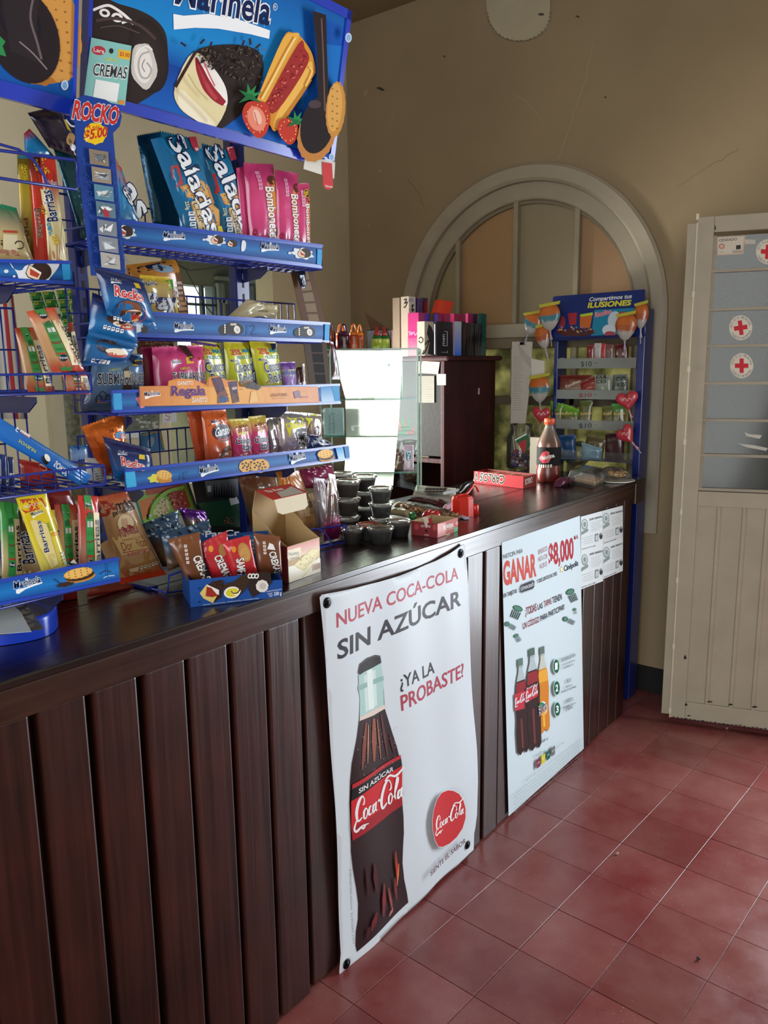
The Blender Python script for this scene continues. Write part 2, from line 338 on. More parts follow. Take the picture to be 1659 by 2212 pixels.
class Art:
    """printed shapes, given where they are seen and laid on the real surface"""
    def __init__(s, surf, m=(0, 0, 1.0), cut=None, step=0.00006, base=0.0003):
        s.s = surf; s.m = m; s.items = []; s.cut = cut; s.off = base; s.step = step
    def l(s, p):
        return s.s.L(s.m[0] + p[0] * s.m[2], s.m[1] + p[1] * s.m[2])
    def _put(s, vs, fs, cols):
        s.items.append((vs, fs, cols, s.off)); s.off += s.step
    def P(s, c, *pts):
        pts = [s.l(p) for p in pts]; s._put(pts, [tuple(range(len(pts)))], [c] * len(pts))
    def B(s, c, *pts):          # outline with rounded corners
        n = len(pts); q = []
        for i in range(n):
            p0, p1, p2, p3 = pts[i - 1], pts[i], pts[(i + 1) % n], pts[(i + 2) % n]
            q += [tuple(0.5 * (2 * p1[d] + (p2[d] - p0[d]) * t + (2 * p0[d] - 5 * p1[d] + 4 * p2[d] - p3[d]) * t * t + (3 * p1[d] - p0[d] - 3 * p2[d] + p3[d]) * t ** 3) for d in (0, 1)) for t in (0, .25, .5, .75)]
        s.P(c, *q)
    def G(s, c1, c2, tl, tr, br, bl):
        pts = [s.l(p) for p in (tl, tr, br, bl)]; s._put(pts, [(0, 1, 2, 3)], [c1, c1, c2, c2])
    def H(s, c1, c2, tl, tr, br, bl):
        pts = [s.l(p) for p in (tl, tr, br, bl)]; s._put(pts, [(0, 1, 2, 3)], [c1, c2, c2, c1])
    def E(s, c, cx, cy, rx, ry, rot=0, n=20, c2=None, wob=0, wn=9):
        cr, sr = math.cos(math.radians(rot)), math.sin(math.radians(rot)); pts = []
        for i in range(n):
            t = 2 * PI * i / n; k = 1 + wob * math.sin(wn * t); x = rx * k * math.cos(t); y = ry * k * math.sin(t)
            pts.append(s.l((cx + x * cr - y * sr, cy + x * sr + y * cr)))
        if c2:
            s._put(pts + [s.l((cx, cy))], [(i, (i + 1) % n, n) for i in range(n)], [c2] * n + [c])
        else: s._put(pts, [tuple(range(n))], [c] * n)
    def S(s, c, w, *pts):
        ws = w if isinstance(w, (list, tuple)) else [w] * len(pts); L = []; R = []
        for i, p in enumerate(pts):
            a = pts[max(i - 1, 0)]; b = pts[min(i + 1, len(pts) - 1)]; dx, dy = b[0] - a[0], b[1] - a[1]; d = math.hypot(dx, dy) or 1
            nx, ny = -dy / d * ws[i] / 2, dx / d * ws[i] / 2
            L.append(s.l((p[0] + nx, p[1] + ny))); R.append(s.l((p[0] - nx, p[1] - ny)))
        n = len(pts); s._put(L + R, [(i, i + 1, n + i + 1, n + i) for i in range(n - 1)], [c] * 2 * n)
    def C(s, c, w, *pts, k=4):          # smooth stroke (Catmull-Rom)
        q = []; ws = w if isinstance(w, (list, tuple)) else [w] * len(pts); wo = []
        for i in range(len(pts) - 1):
            p0, p1, p2, p3 = pts[max(i - 1, 0)], pts[i], pts[i + 1], pts[min(i + 2, len(pts) - 1)]
            for j in range(k):
                t = j / k
                q.append(tuple(0.5 * (2 * p1[d] + (p2[d] - p0[d]) * t + (2 * p0[d] - 5 * p1[d] + 4 * p2[d] - p3[d]) * t * t + (3 * p1[d] - p0[d] - 3 * p2[d] + p3[d]) * t ** 3) for d in (0, 1)))
                wo.append(ws[i] * (1 - t) + ws[i + 1] * t)
        q.append(pts[-1]); wo.append(ws[-1]); s.S(c, wo, *q)
    def T(s, c, txt, p0, p1, p2, b=0.0, o=None, ow=0.05, res=3):
        """text from baseline start p0 to baseline end p1, p2 above p0 at cap height"""
        b *= .4; ow *= .42; v, f = textmesh(txt, b, res)
        x0 = min(p[0] for p in v); x1 = max(p[0] for p in v); y1 = max(p[1] for p in v)
        P0 = Vector(s.l(p0)); P1 = Vector(s.l(p1)); P2 = Vector(s.l(p2)); A = (P1 - P0) / (x1 - x0); B = (P2 - P0) / y1
        if o:
            vo, fo = textmesh(txt, b + ow, 2)
            s._put([tuple(P0 + A * (x - x0) + B * y) for x, y in vo], fo, [o] * len(vo))
        s._put([tuple(P0 + A * (x - x0) + B * y) for x, y in v], f, [c] * len(v))
    def mesh(s, mb=None):
        mb = mb or MB()
        if s.cut:
            bm = bmesh.new(); lay = bm.verts.layers.float_color.new('c'); ol = bm.verts.layers.float.new('o')
            for vs, fs, cols, off in s.items:
                bv = []
                for (a, b), c in zip(vs, cols):
                    v = bm.verts.new((a, b, 0)); v[lay] = lin(c); v[ol] = off; bv.append(v)
                for f in fs:
                    try: bm.faces.new([bv[i] for i in f])
                    except ValueError: pass
            bmesh.ops.triangulate(bm, faces=[f for f in bm.faces if len(f.verts) > 4])
            xs = [v.co.x for v in bm.verts]; ys = [v.co.y for v in bm.verts]
            for ax, lo, hi in ((0, min(xs), max(xs)), (1, min(ys), max(ys))):
                k = max(1, min(40, int((hi - lo) / s.cut)))
                for i in range(1, k):
                    p = [0, 0, 0]; n = [0, 0, 0]; p[ax] = lo + (hi - lo) * i / k; n[ax] = 1
                    bmesh.ops.bisect_plane(bm, geom=list(bm.verts) + list(bm.edges) + list(bm.faces), plane_co=p, plane_no=n, dist=1e-7)
            bm.verts.index_update()
            mb.add([s.s.S(v.co.x, v.co.y, v[ol]) for v in bm.verts], [tuple(v.index for v in f.verts) for f in bm.faces], [tuple(v[lay]) for v in bm.verts], True)
            bm.free()
        else:
            for vs, fs, cols, off in s.items:
                mb.add([s.s.S(a, b, off) for a, b in vs], fs, [c for c in cols])
        return mb
    def build(s, name, mat, parent): return s.mesh().build(name, mat, parent)

def sheet(surf, pts, name, mat, col, cut=None, parent=None, th=0.0008, m=(0, 0, 1.0)):
    """a thin sheet of the outline seen at pts, lying on surf, with real thickness"""
    A = Art(surf, m, cut=cut, base=0.0); A.P(col, *pts); o = A.mesh().build(name, mat, parent)
    md = o.modifiers.new('thickness', 'SOLIDIFY'); md.thickness = th; md.offset = -1
    # faces must look along the normal of the surface
    me = o.data
    if me.polygons[0].normal.dot(surf.N) < 0: me.flip_normals()
    return o

# ================================================================== the room
from mathutils.geometry import tessellate_polygon
YB = 3.42; XL = -1.74; XR = 3.0; YF = -2.6; ZC = 3.18
def wall(name, S, outer, holes, depth, col, mat='plaster'):
    """S(a, b, d) -> point; front face with holes and reveals of depth"""
    mb = MB(); loops = [outer] + holes
    tris = tessellate_polygon([[Vector((a, b, 0)) for a, b in lp] for lp in loops]); flat = [p for lp in loops for p in lp]
    mb.add([S(a, b, 0) for a, b in flat], tris, col); mb.add([S(a, b, depth) for a, b in flat], tris, col)
    for lp in loops:
        n = len(lp); mb.add([S(a, b, 0) for a, b in lp] + [S(a, b, depth) for a, b in lp], [(i, (i + 1) % n, n + (i + 1) % n, n + i) for i in range(n)], col)
    return struct(mb.build(name, mat))
WALLC = '8c7a5c'
AX, AZ = -0.70, 1.66
def arch_pts(r, zb, n=28):
    return [(AX - r, zb)] + [(AX - r * math.cos(PI * i / n), AZ + r * math.sin(PI * i / n)) for i in range(n + 1)] + [(AX + r, zb)]
DOOR = [(0.84, 0.0), (0.84, 2.06), (1.92, 2.06), (1.92, 0.0)]
outer = [(XL - 0.2, 0), (XL - 0.2, ZC), (XR, ZC), (XR, 0), (1.92, 0.0), (1.92, 2.06), (0.84, 2.06), (0.84, 0)]
wb = wall('wall_back', lambda a, b, d: Vector((a, YB + d, b)), outer, [arch_pts(0.63, 0.76)], 0.18, WALLC)
# left wall: an opening into the yard room and a small window
oy0, oy1, oz0, oz1 = 2.19, gx(XL, 590, 640).y, 0.95, gx(XL, 500, 562).z
wy0, wy1, wz0, wz1 = gx(XL, 112, 950).y, gx(XL, 215, 950).y, 0.9, 1.72
lw = wall('wall_left', lambda a, b, d: Vector((XL - d, a, b)), [(YF, 0), (YF, ZC), (YB, ZC), (YB, 0)],
          [[(oy0, oz0), (oy0, oz1), (oy1, oz1), (oy1, oz0)], [(wy0, wz0), (wy0, wz1), (wy1, wz1), (wy1, wz0)]], 0.12, 'cdc2a2')  # paler than the back wall: light falling on it is put into the colour
struct(wall('wall_right', lambda a, b, d: Vector((XR + d, a, b)), [(YF, 0), (YF, ZC), (YB, ZC), (YB, 0)], [], 0.1, '9a8f78'))
struct(wall('wall_front', lambda a, b, d: Vector((a, YF - d, b)), [(XL, 0), (XL, ZC), (XR, ZC), (XR, 0), (2.9, 0), (2.9, 3.1), (0.1, 3.1), (0.1, 0)], [], 0.1, '9a8f78'))
mb = MB(); mb.box((XL - 0.2, YF - 0.1, ZC), (XR + 0.1, YB + 0.2, ZC + 0.1), '8a7656'); struct(mb.build('ceiling', 'plaster'))
# plaster marks on the back wall: cracks, chips and blisters of old paint
sb = SY(YB); sb = Surf((0, YB, 0), (1, 0, 0), (0, 0, 1))
A = Art(sb, base=0.0004)
random.seed(3)
def crack(c, w, *pts):
    q = []
    for i in range(len(pts) - 1):
        for j in range(6):
            t = j / 6; q.append((pts[i][0] * (1 - t) + pts[i + 1][0] * t + random.uniform(-2, 2), pts[i][1] * (1 - t) + pts[i + 1][1] * t + random.uniform(-2, 2)))
    q.append(pts[-1]); A.S(c, w, *q)
crack('9a8a6c', 1.6, (1282, 95), (1262, 180), (1240, 240), (1215, 320), (1205, 345))
crack('6c5c45', 1.3, (880, 385), (905, 420), (915, 445)); crack('6c5c45', 1.4, (1530, 360), (1570, 338), (1595, 322))
crack('75664c', 1.2, (1460, 405), (1500, 380), (1528, 362)); crack('9a8a6c', 2.0, (838, 275), (850, 250)); crack('9a8a6c', 1.5, (1108, 203), (1135, 218), (1172, 262))
for x, y, rx, ry in ((790, 200, 3, 9), (822, 192, 10, 3), (820, 370, 4, 3), (960, 122, 3, 2), (1308, 210, 3, 2), (1248, 36, 5, 2), (796, 486, 2, 2)):
    A.E('a08f70' if x % 3 else '3a3026', x, y, rx, ry, 20, 7, wob=0.25, wn=3)
A.build('plaster_crack', 'paint', wb)['kind'] = 'stuff'
# a pale rounded plate high on the wall
mb = MB(); pts = []
for px, py in ((1050, -60), (1053, 0), (1055, 28), (1062, 52), (1075, 72), (1092, 84), (1115, 90), (1140, 89), (1163, 80), (1180, 66), (1189, 48), (1191, 20), (1190, -60)):
    a, b = sb.L(px, py); pts.append(Vector((a, YB - 0.012, b)))
mb.prism(pts, (0, 0.0115, 0), 'a89e84'); pl = mb.build('wall_plate', 'paint')
tag(pl, 'cream rounded-bottom plate with chipped edges high on the back wall', 'plaque')
A = Art(Surf((0, YB - 0.0123, 0), (1, 0, 0), (0, 0, 1))); A.E('4a4032', 1169, 31, 7, 3, 0, 8, wob=0.3, wn=4)
for i in range(22):
    t = PI * i / 21; A.E('6a604c', 1121 + 67 * math.cos(t), 28 + 60 * math.sin(t), random.uniform(1, 3), 1.6, random.uniform(0, 90), 6)
A.build('chipped_edge', 'paint', pl)
mb = MB(); mb.box((-0.45, YB - 0.012, 0), (0.84, YB - 0.0003, 0.115), '181513'); struct(mb.build('baseboard_back', 'paint'))

# floor: cement tiles laid a little askew of the counter
mb = MB(); mb.box((XL, YF, -0.12), (XR, YB + 0.3, -0.005), '3a2620'); fl = struct(mb.build('floor', 'cement_tile'))
T0 = Vector((0.111, 1.627)); ta = math.radians(2.9); TU = Vector((math.sin(ta), math.cos(ta))); TV = Vector((math.cos(ta), -math.sin(ta))); TS = 0.2002
tm = None; rt = random.Random(5)
for i in range(-9, 10):
    for j in range(-1, 14):
        c = T0 + TU * (i + 0.5) * TS + TV * (j + 0.5) * TS
        if not (-0.02 < c.x < 2.5 and 0.15 < c.y < 3.36): continue
        if tm is None:
            mb = MB(); h = TS / 2 - 0.0008; k = h - 0.0007
            vs = [(-h, -h, -.009), (h, -h, -.009), (h, h, -.009), (-h, h, -.009), (-h, -h, -.0006), (h, -h, -.0006), (h, h, -.0006), (-h, h, -.0006), (-k, -k, 0), (k, -k, 0), (k, k, 0), (-k, k, 0)]
            fs = [(3, 2, 1, 0), (8, 9, 10, 11)] + [(a, (a + 1) % 4, 4 + (a + 1) % 4, 4 + a) for a in range(4)] + [(4 + a, 4 + (a + 1) % 4, 8 + (a + 1) % 4, 8 + a) for a in range(4)]
            mb.add(vs, fs, '7a3530'); o = mb.build('tile', 'cement_tile', fl, origin=(0, 0, 0)); tm = o.data
        else:
            o = bpy.data.objects.new('tile', tm); COL.objects.link(o); o.parent = fl
        fo = Vector(fl['_o'])
        o.location = (c.x - fo.x, c.y - fo.y, rt.uniform(-0.0011, 0.0) - fo.z)
        o.rotation_euler = (rt.uniform(-.002, .002), rt.uniform(-.002, .002), -ta + rt.choice((0, 1, 2, 3)) * PI / 2)
# litter on the floor
def crumb(px, py, r, col, name, lab, cat):
    p = gz(0.0, px, py); mb = MB(); rr = random.Random(px)
    P = lambda u, v: p + Vector((0, 0, r * 0.7)) + Vector((r * math.sin(PI * v) * math.cos(2 * PI * u), r * math.sin(PI * v) * math.sin(2 * PI * u), -r * .7 * math.cos(PI * v))) * (0.8 + 0.4 * noise.noise(Vector((u * 3, v * 3, px))))
    mb.grid(P, 7, 5, col); tag(mb.build(name, 'food'), lab, cat)
crumb(1508, 2074, 0.007, '2a1013', 'crumb', 'dark crumb lying on the red tiles in the foreground', 'crumb')
crumb(1333, 1846, 0.006, 'a08880', 'pebble', 'pale bit of grit on a tile joint before the far poster', 'crumb')
crumb(1570, 1575, 0.006, 'a89a88', 'pebble', 'pale bit of grit on the floor under the metal door', 'crumb')

# ------------------------------------------------------------------ the arched window in the back wall
wn = bpy.data.objects.new('window_1', None); COL.objects.link(wn); wn.location = (AX, YB, 0.76); wn['_o'] = (AX, YB, 0.76); struct(wn)
FR = '968c78'
def ringbar(r0, r1, y0, y1, zb, col, name, n=36, bevel=0.0):
    mb = MB(); prof = [(r1, y1), (r1, y0 + bevel), (r1 - bevel, y0), (r0 + bevel, y0), (r0, y0 + bevel), (r0, y1)]
    def P(i, k):
        r, y = prof[k]
        if i == 0: return Vector((AX - r, y, zb))
        if i == n + 2: return Vector((AX + r, y, zb))
        t = PI * (i - 1) / n; return Vector((AX - r * math.cos(t), y, AZ + r * math.sin(t)))
    vs = [P(i, k) for i in range(n + 3) for k in range(6)]
    fs = [(i * 6 + k, i * 6 + k + 1, (i + 1) * 6 + k + 1, (i + 1) * 6 + k) for i in range(n + 2) for k in range(5)]
    mb.add(vs, fs, col); return mb.build(name, 'paint', wn)
ringbar(0.615, 0.69, YB - 0.028, YB + 0.01, 0.73, '9a907c', 'arch_moulding', bevel=0.012)
ringbar(0.54, 0.625, YB + 0.012, YB + 0.07, 0.76, FR, 'arch_frame', bevel=0.006)
ringbar(0.525, 0.54, YB + 0.035, YB + 0.07, 0.76, '7a6e58', 'arch_bead')
mb = MB(); mb.box((AX - 0.62, YB - 0.002, 1.585), (AX + 0.62, YB + 0.07, 1.65), FR, bev=0.006); mb.box((AX - 0.62, YB + 0.01, 1.535), (AX + 0.62, YB + 0.07, 1.585), '786c56', bev=0.004)
mb.build('transom', 'paint', wn)
MX = [gy(YB + 0.03, 990, 560).x, gy(YB + 0.03, 1114, 560).x, gy(YB + 0.03, 1246, 560).x]
for x in MX:
    mb = MB(); zt = AZ + math.sqrt(max(0, 0.545 ** 2 - (x - AX) ** 2)); mb.box((x - 0.012, YB + 0.02, 1.65), (x + 0.012, YB + 0.07, zt), '8e836c', bev=0.004)
    mb.box((x - 0.014, YB + 0.02, 0.76), (x + 0.014, YB + 0.07, 1.54), 'a39878', bev=0.004); mb.build('mullion', 'paint', wn)
xs = [AX - 0.54] + MX + [AX + 0.54]
for i in range(4):
    mb = MB(); a, b = xs[i], xs[i + 1]; top = [(a + (b - a) * k / 8, AZ + math.sqrt(max(0, 0.545 ** 2 - (a + (b - a) * k / 8 - AX) ** 2))) for k in range(9)]
    mb.prism([(a, YB + 0.052, 1.64), (b, YB + 0.052, 1.64)] + [(x, YB + 0.052, z) for x, z in reversed(top)], (0, 0.012, 0), ('847858', '94744f', '84785e', '907050')[i])
    o = mb.build('panel', 'board', wn)
    if i in (1, 3): o['label'] = 'bare plywood panel'
mb = MB(); mb.box((AX - 0.56, YB + 0.02, 1.27), (AX + 0.56, YB + 0.07, 1.31), '6a5f4c', bev=0.004); mb.build('glazing_bar', 'paint', wn)
mt = bpy.data.materials.new('textured_pane'); mt.use_nodes = True; nt = mt.node_tree; pb_ = nt.nodes['Principled BSDF']; nz_ = nt.nodes.new('ShaderNodeTexNoise'); nz_.inputs['Scale'].default_value = 11; nz_.inputs['Detail'].default_value = 5
rp_ = nt.nodes.new('ShaderNodeValToRGB'); rp_.color_ramp.elements[0].position = .35; rp_.color_ramp.elements[1].position = .65; rp_.color_ramp.elements[0].color = lin('6c6a4c'); rp_.color_ramp.elements[1].color = lin('c0b98c')
tl_ = nt.nodes.new('ShaderNodeBsdfTranslucent'); mx_ = nt.nodes.new('ShaderNodeMixShader'); mx_.inputs[0].default_value = .8
tc_ = nt.nodes.new('ShaderNodeTexCoord'); nt.links.new(tc_.outputs['Object'], nz_.inputs[0]); nt.links.new(nz_.outputs[0], rp_.inputs[0]); nt.links.new(rp_.outputs[0], tl_.inputs[0]); nt.links.new(rp_.outputs[0], pb_.inputs['Base Color'])
nt.links.new(pb_.outputs[0], mx_.inputs[1]); nt.links.new(tl_.outputs[0], mx_.inputs[2]); nt.links.new(mx_.outputs[0], nt.nodes['Material Output'].inputs[0]); MATS['textured_pane'] = mt
for i in range(4):
    for z0, z1 in ((0.77, 1.27), (1.31, 1.54)):
        mb = MB(); mb.box((xs[i], YB + 0.048, z0), (xs[i + 1], YB + 0.053, z1), 'ffffff'); mb.build('pane', 'textured_pane', wn)

# ------------------------------------------------------------------ the little window and the yard room seen through the left wall
w2 = bpy.data.objects.new('window_2', None); COL.objects.link(w2); w2.location = (XL, wy0, wz0); w2['_o'] = (XL, wy0, wz0); struct(w2)
mb = MB(); fw = 0.05
for lo, hi in (((XL - .1, wy0, wz0), (XL + .02, wy0 + fw, wz1)), ((XL - .1, wy1 - fw, wz0), (XL + .02, wy1, wz1)), ((XL - .1, wy0 + fw, wz1 - fw), (XL + .019, wy1 - fw, wz1)), ((XL - .1, wy0 + fw, wz0), (XL + .019, wy1 - fw, wz0 + fw))):
    mb.box(lo, hi, 'b8ae92', bev=0.0)
mb.build('window_frame', 'paint', w2)
mt = bpy.data.materials.new('pebbled_glass'); mt.use_nodes = True; nt = mt.node_tree; pb_ = nt.nodes['Principled BSDF']; pb_.inputs['Roughness'].default_value = .2
nz_ = nt.nodes.new('ShaderNodeTexVoronoi'); nz_.inputs['Scale'].default_value = 60; rp_ = nt.nodes.new('ShaderNodeValToRGB'); rp_.color_ramp.elements[0].color = lin('f4f4f0'); rp_.color_ramp.elements[1].color = lin('8e9290')
tl_ = nt.nodes.new('ShaderNodeBsdfTranslucent'); mx_ = nt.nodes.new('ShaderNodeMixShader'); mx_.inputs[0].default_value = .85; tc_ = nt.nodes.new('ShaderNodeTexCoord')
nt.links.new(tc_.outputs['Object'], nz_.inputs['Vector']); nt.links.new(nz_.outputs[0], rp_.inputs[0]); nt.links.new(rp_.outputs[0], tl_.inputs[0]); nt.links.new(pb_.outputs[0], mx_.inputs[1]); nt.links.new(tl_.outputs[0], mx_.inputs[2])
nt.links.new(mx_.outputs[0], nt.nodes['Material Output'].inputs[0]); MATS['pebbled_glass'] = mt
mb = MB(); mb.box((XL - .06, wy0 + fw, wz0 + fw), (XL - .052, wy1 - fw, wz1 - fw), 'ffffff'); mb.build('pane', 'pebbled_glass', w2)

XY = -2.25                                  # far wall of the yard room, with its steel window
g = lambda px, py: gx(XY, px, py)
a0, a1, b0, b1 = g(380, 680).y, g(466, 680).y, g(430, 750).z, g(430, 617).z
S2 = lambda a, b, d: Vector((XY - d, a, b))
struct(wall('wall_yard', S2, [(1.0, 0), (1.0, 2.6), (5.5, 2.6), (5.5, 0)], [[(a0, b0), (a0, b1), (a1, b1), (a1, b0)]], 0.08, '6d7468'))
mb = MB(); mb.box((XY, 1.0, 2.3), (XL - 0.13, 5.5, 2.36), '5b5a44'); struct(mb.build('ceiling_yard', 'plaster'))  # unseen lid, added to keep the yard room dark
mb = MB(); mb.box((XY, 0.96, 0), (XL - 0.13, 1.0, 2.3), '5b5a44'); mb.box((XY, 5.5, 0), (XL - 0.13, 5.54, 2.3), '5b5a44'); struct(mb.build('wall_yard_end', 'plaster'))  # unseen closing walls, added to keep outside light out of the yard room
w3 = bpy.data.objects.new('window_3', None); COL.objects.link(w3); w3.location = (XY, a0, b0); w3['_o'] = (XY, a0, b0); struct(w3)
mb = MB()
for px in (438, 467): mb.box((XY - .01, g(px, 700).y - .008, b0), (XY + .012, g(px, 700).y + .008, b1), '3c4a44')
mb.box((XY - .01, a0, g(430, 658).z - .006), (XY + .012, a1, g(430, 658).z + .006), '3c4a44')
y2 = g(585, 700).y
for py in (606, 655, 700): mb.box((XY, a1, g(520, py).z - .01), (XY + .03, y2, g(520, py).z + .01), '848c80', bev=.003)
for px in (470, 478, 540): mb.box((XY, g(px, 700).y - .01, b0 - .2), (XY + .03, g(px, 700).y + .01, b1 + .02), '78807a', bev=.003)
mb.build('window_frame', 'paint', w3)
# leafy green ground and hedge outside that window
mb = MB(); rr = random.Random(2)
for i in range(240):
    c = Vector((XY - 1.1 + rr.uniform(-.25, .25), rr.uniform(1.5, 4.6), rr.uniform(0.9, 2.4))); s_ = rr.uniform(.05, .12); d = Vector((rr.uniform(-1, 1), rr.uniform(-1, 1), rr.uniform(-1, 1))).normalized() * s_; e = d.orthogonal().normalized() * s_ * .6
    mb.add([c - d, c + e, c + d, c - e], [(0, 1, 2, 3)], rr.choice(('c4dc98', 'b4cc80', 'dceab8')))
o = mb.build('foliage', 'food', kind='stuff'); tag(o, 'sunlit pale green foliage outside the far steel window', 'foliage', kind='stuff')
# black cable hanging across the opening
mb = MB(); pts = [gx(XL + .004, *p) for p in ((385, 572), (402, 584), (424, 625), (440, 655), (452, 670), (470, 690), (490, 712))]
mb.tube(pts, 0.0022, '1c1c1a'); pts = [gx(XL + .004, *p) for p in ((385, 572), (410, 584), (450, 580), (490, 572))]; mb.tube(pts, 0.0018, '1c1c1a')
tag(mb.build('cable', 'rubber'), 'thin black cable drooping across the window opening', 'cable')

# ------------------------------------------------------------------ metal door leaf standing open against the back wall
D0 = gz(0.032, 1447, 1548); da = math.radians(17.5)
DU = Vector((math.cos(da), math.sin(da), 0)); DS = Surf((D0.x, D0.y, 0), DU, (0, 0, 1)); DN = DS.N
door = bpy.data.objects.new('door_1', None); COL.objects.link(door); door.location = (D0.x, D0.y, 0.03); door['_o'] = tuple(door.location); struct(door)
DC = 'a39a86'
def dbox(mb, a0, a1, z0, z1, d0, d1, col=DC, bev=0.003):
    M = Matrix(((DU.x, -DN.x, 0, D0.x), (DU.y, -DN.y, 0, D0.y), (0, 0, 1, 0), (0, 0, 0, 1)))
    mb.box((a0, d0, z0), (a1, d1, z1), col, M, bev)
DW = 0.69; zt = DS.L(1520, 468)[1]; zb = 0.03
sa = DS.L(1513, 985)[0]; z_p = [DS.L(1540, y)[1] for y in (509, 586, 669, 748, 828, 908, 984, 1058)]
zr0, zr1 = DS.L(1530, 1062)[1], DS.L(1520, 1094)[1]; zb1 = DS.L(1490, 1518)[1]
mb = MB(); dbox(mb, 0, sa, zb, zt, 0, .035); dbox(mb, DW - sa, DW, zb, zt, 0, .035); mb.build('stile', 'paint', door)
mb = MB(); dbox(mb, sa, DW - sa, z_p[0] + .012, zt, 0.0005, .035); dbox(mb, sa, DW - sa, zr1, zr0, 0.0005, .035); dbox(mb, sa, DW - sa, zb, zb1, 0.0005, .035); mb.build('rail', 'paint', door)
mb = MB(); dbox(mb, -.034, -.001, zb + .01, zt - .02, .006, .012, 'a39a84', .002); dbox(mb, -.003, .002, zb, zt - .02, -.003, .004, 'c8bfa8', .001)
mb.build('edge_strip', 'paint', door)
rr = random.Random(9); mb = MB()
for k in range(8):
    z = zb + .02 + (zt - .06) * k / 7; dbox(mb, -.006, .004, z, z + .022, -.005, 0, 'ccc3ac', .002)
mb.build('weld', 'paint', door)
for i in range(7):
    hi, lo = z_p[i], z_p[i + 1]
    mb = MB(); dbox(mb, sa + .004, DW - sa, lo + .004, hi - .002, .014, .018, 'ffffff', 0); mb.build('pane', 'greyglass', door)
    mb = MB(); dbox(mb, sa, DW - sa, lo - .005, lo + .006, .003, .02, '9a9280', .001); dbox(mb, sa, sa + .012, lo, hi, .008, .02, '928a76', 0); mb.build('glazing_bar', 'paint', door)
ribs = [DS.L(1540, 1300)[0], DS.L(1594, 1300)[0], DS.L(1643, 1300)[0]]; ribs += [ribs[-1] + (ribs[1] - ribs[0]) * k for k in range(1, 6)]
mb = MB(); prof = [sa]
for r in ribs:
    if r < DW - sa - .03: prof += [r - .008, r - .004, r + .004, r + .012]
prof += [DW - sa]
vs = []; 
for z in (zb1, zr1):
    for k, a in enumerate(prof):
        d = .010 if (k == 0 or k == len(prof) - 1 or k % 4 in (1, 0)) else .003
        vs.append(DS.S(a, z, -d))
n = len(prof); mb.add(vs, [(i, i + 1, n + i + 1, n + i) for i in range(n - 1)], DC); mb.build('ribbed_panel', 'paint', door)
# chips where dark metal shows
A = Art(DS, base=0.0006)
for x, y, rx, ry in ((1545, 492, 1.5, 6), (1484, 548, 0, 0), (1466, 880, 0, 0), (1480, 1420, 3, 5), (1482, 1522, 3, 3), (1488, 1546, 4, 1.5), (1533, 1516, 6, 1.5), (1578, 1522, 5, 2), (1630, 1527, 6, 2)):
    if rx: A.E('1d1712', x, y, rx, ry, 0, 8, wob=.3, wn=3)
rr = random.Random(4)
for i in range(24): A.E('2a231b', 1455 + i * 9, 1549 + i * 1.15 + rr.uniform(-1, 1), rr.uniform(2, 5), rr.uniform(.8, 2), 6, 6)
A.build('rust_chip', 'paint', door)['kind'] = 'stuff'
# stickers on the panes
def crossst(cx, cy, r, rot, lab):
    A = Art(Surf(D0.xy.to_3d() + DN * -0.0138, DU, (0, 0, 1))); A.E('cfc9ba', cx, cy, r * .93, r, 0, 28)
    c, s_ = math.cos(math.radians(rot)), math.sin(math.radians(rot))
    R_ = lambda x, y: (cx + (x * c - y * s_) * r * .93, cy + (x * s_ + y * c) * r)
    A.P('c0303c', *[R_(*p) for p in ((-.18, -.58), (.18, -.58), (.18, .58), (-.18, .58))]); A.P('c0303c', *[R_(*p) for p in ((-.58, -.18), (.58, -.18), (.58, .18), (-.58, .18))])
    for txt, top in (('CRUZ ROJA MEXICANA', True), ('COLECTA NACIONAL', False)):
        for i, ch in enumerate(txt):
            if ch == ' ': continue
            if top: t = math.radians(-90 - 82 + 164 * i / (len(txt) - 1) + rot); ra, rb = .74, .92
            else: t = math.radians(90 + 66 - 132 * i / (len(txt) - 1) + rot); ra, rb = .92, .74
            w = .045 * (1 if ch not in 'IJ' else .45)
            dx, dy = math.cos(t), math.sin(t); tx, ty = (-dy, dx) if top else (dy, -dx)
            q = lambda rad, k: (cx + (dx * rad + tx * k) * r * .93, cy + (dy * rad + ty * k) * r)
            A.T('26231f', ch, q(ra, -w), q(ra, w), q(rb, -w), res=1)
    o = A.build('sticker', 'paper', door); o['label'] = lab
crossst(1600, 708, 27, -8, 'round red cross sticker on the third pane'); crossst(1602, 790, 27, 0, 'round red cross sticker on the fourth pane'); crossst(1658, 544, 27, 4, 'round red cross sticker with torn edge on the top pane')
A = Art(Surf(D0.xy.to_3d() + DN * -0.0138, DU, (0, 0, 1))); A.P('c3a792', (1549, 512), (1610, 509), (1606, 549), (1549, 552)); A.P('c8c0b0', (1551, 514), (1607, 511), (1603, 547), (1551, 550))
A.T('241d1c', 'CENSADO', (1553, 522), (1592, 519), (1553, 516.5), .02); A.E('b07a68', 1559, 532, 6.5, 6, 0, 16); A.E('c8b0a0', 1559, 532, 4, 3.6, 0, 12); A.P('3a3a34', (1590, 530), (1600, 529), (1600, 538), (1590, 539))
for k in range(3): A.S('8a7f74', 1, (1582, 542 + k * 2), (1603, 541 + k * 2))
A.S('8a7f74', 1, (1554, 545), (1563, 544.5)); A.build('sticker', 'paper', door)['label'] = 'small rectangular census sticker'
A = Art(Surf(D0.xy.to_3d() + DN * -0.0138, DU, (0, 0, 1))); A.P('b9b6a8', (1609, 517), (1632, 518), (1632, 527), (1609, 528)); A.P('b9b8ae', (1608, 934), (1620, 938), (1646, 940), (1641, 948), (1612, 942))
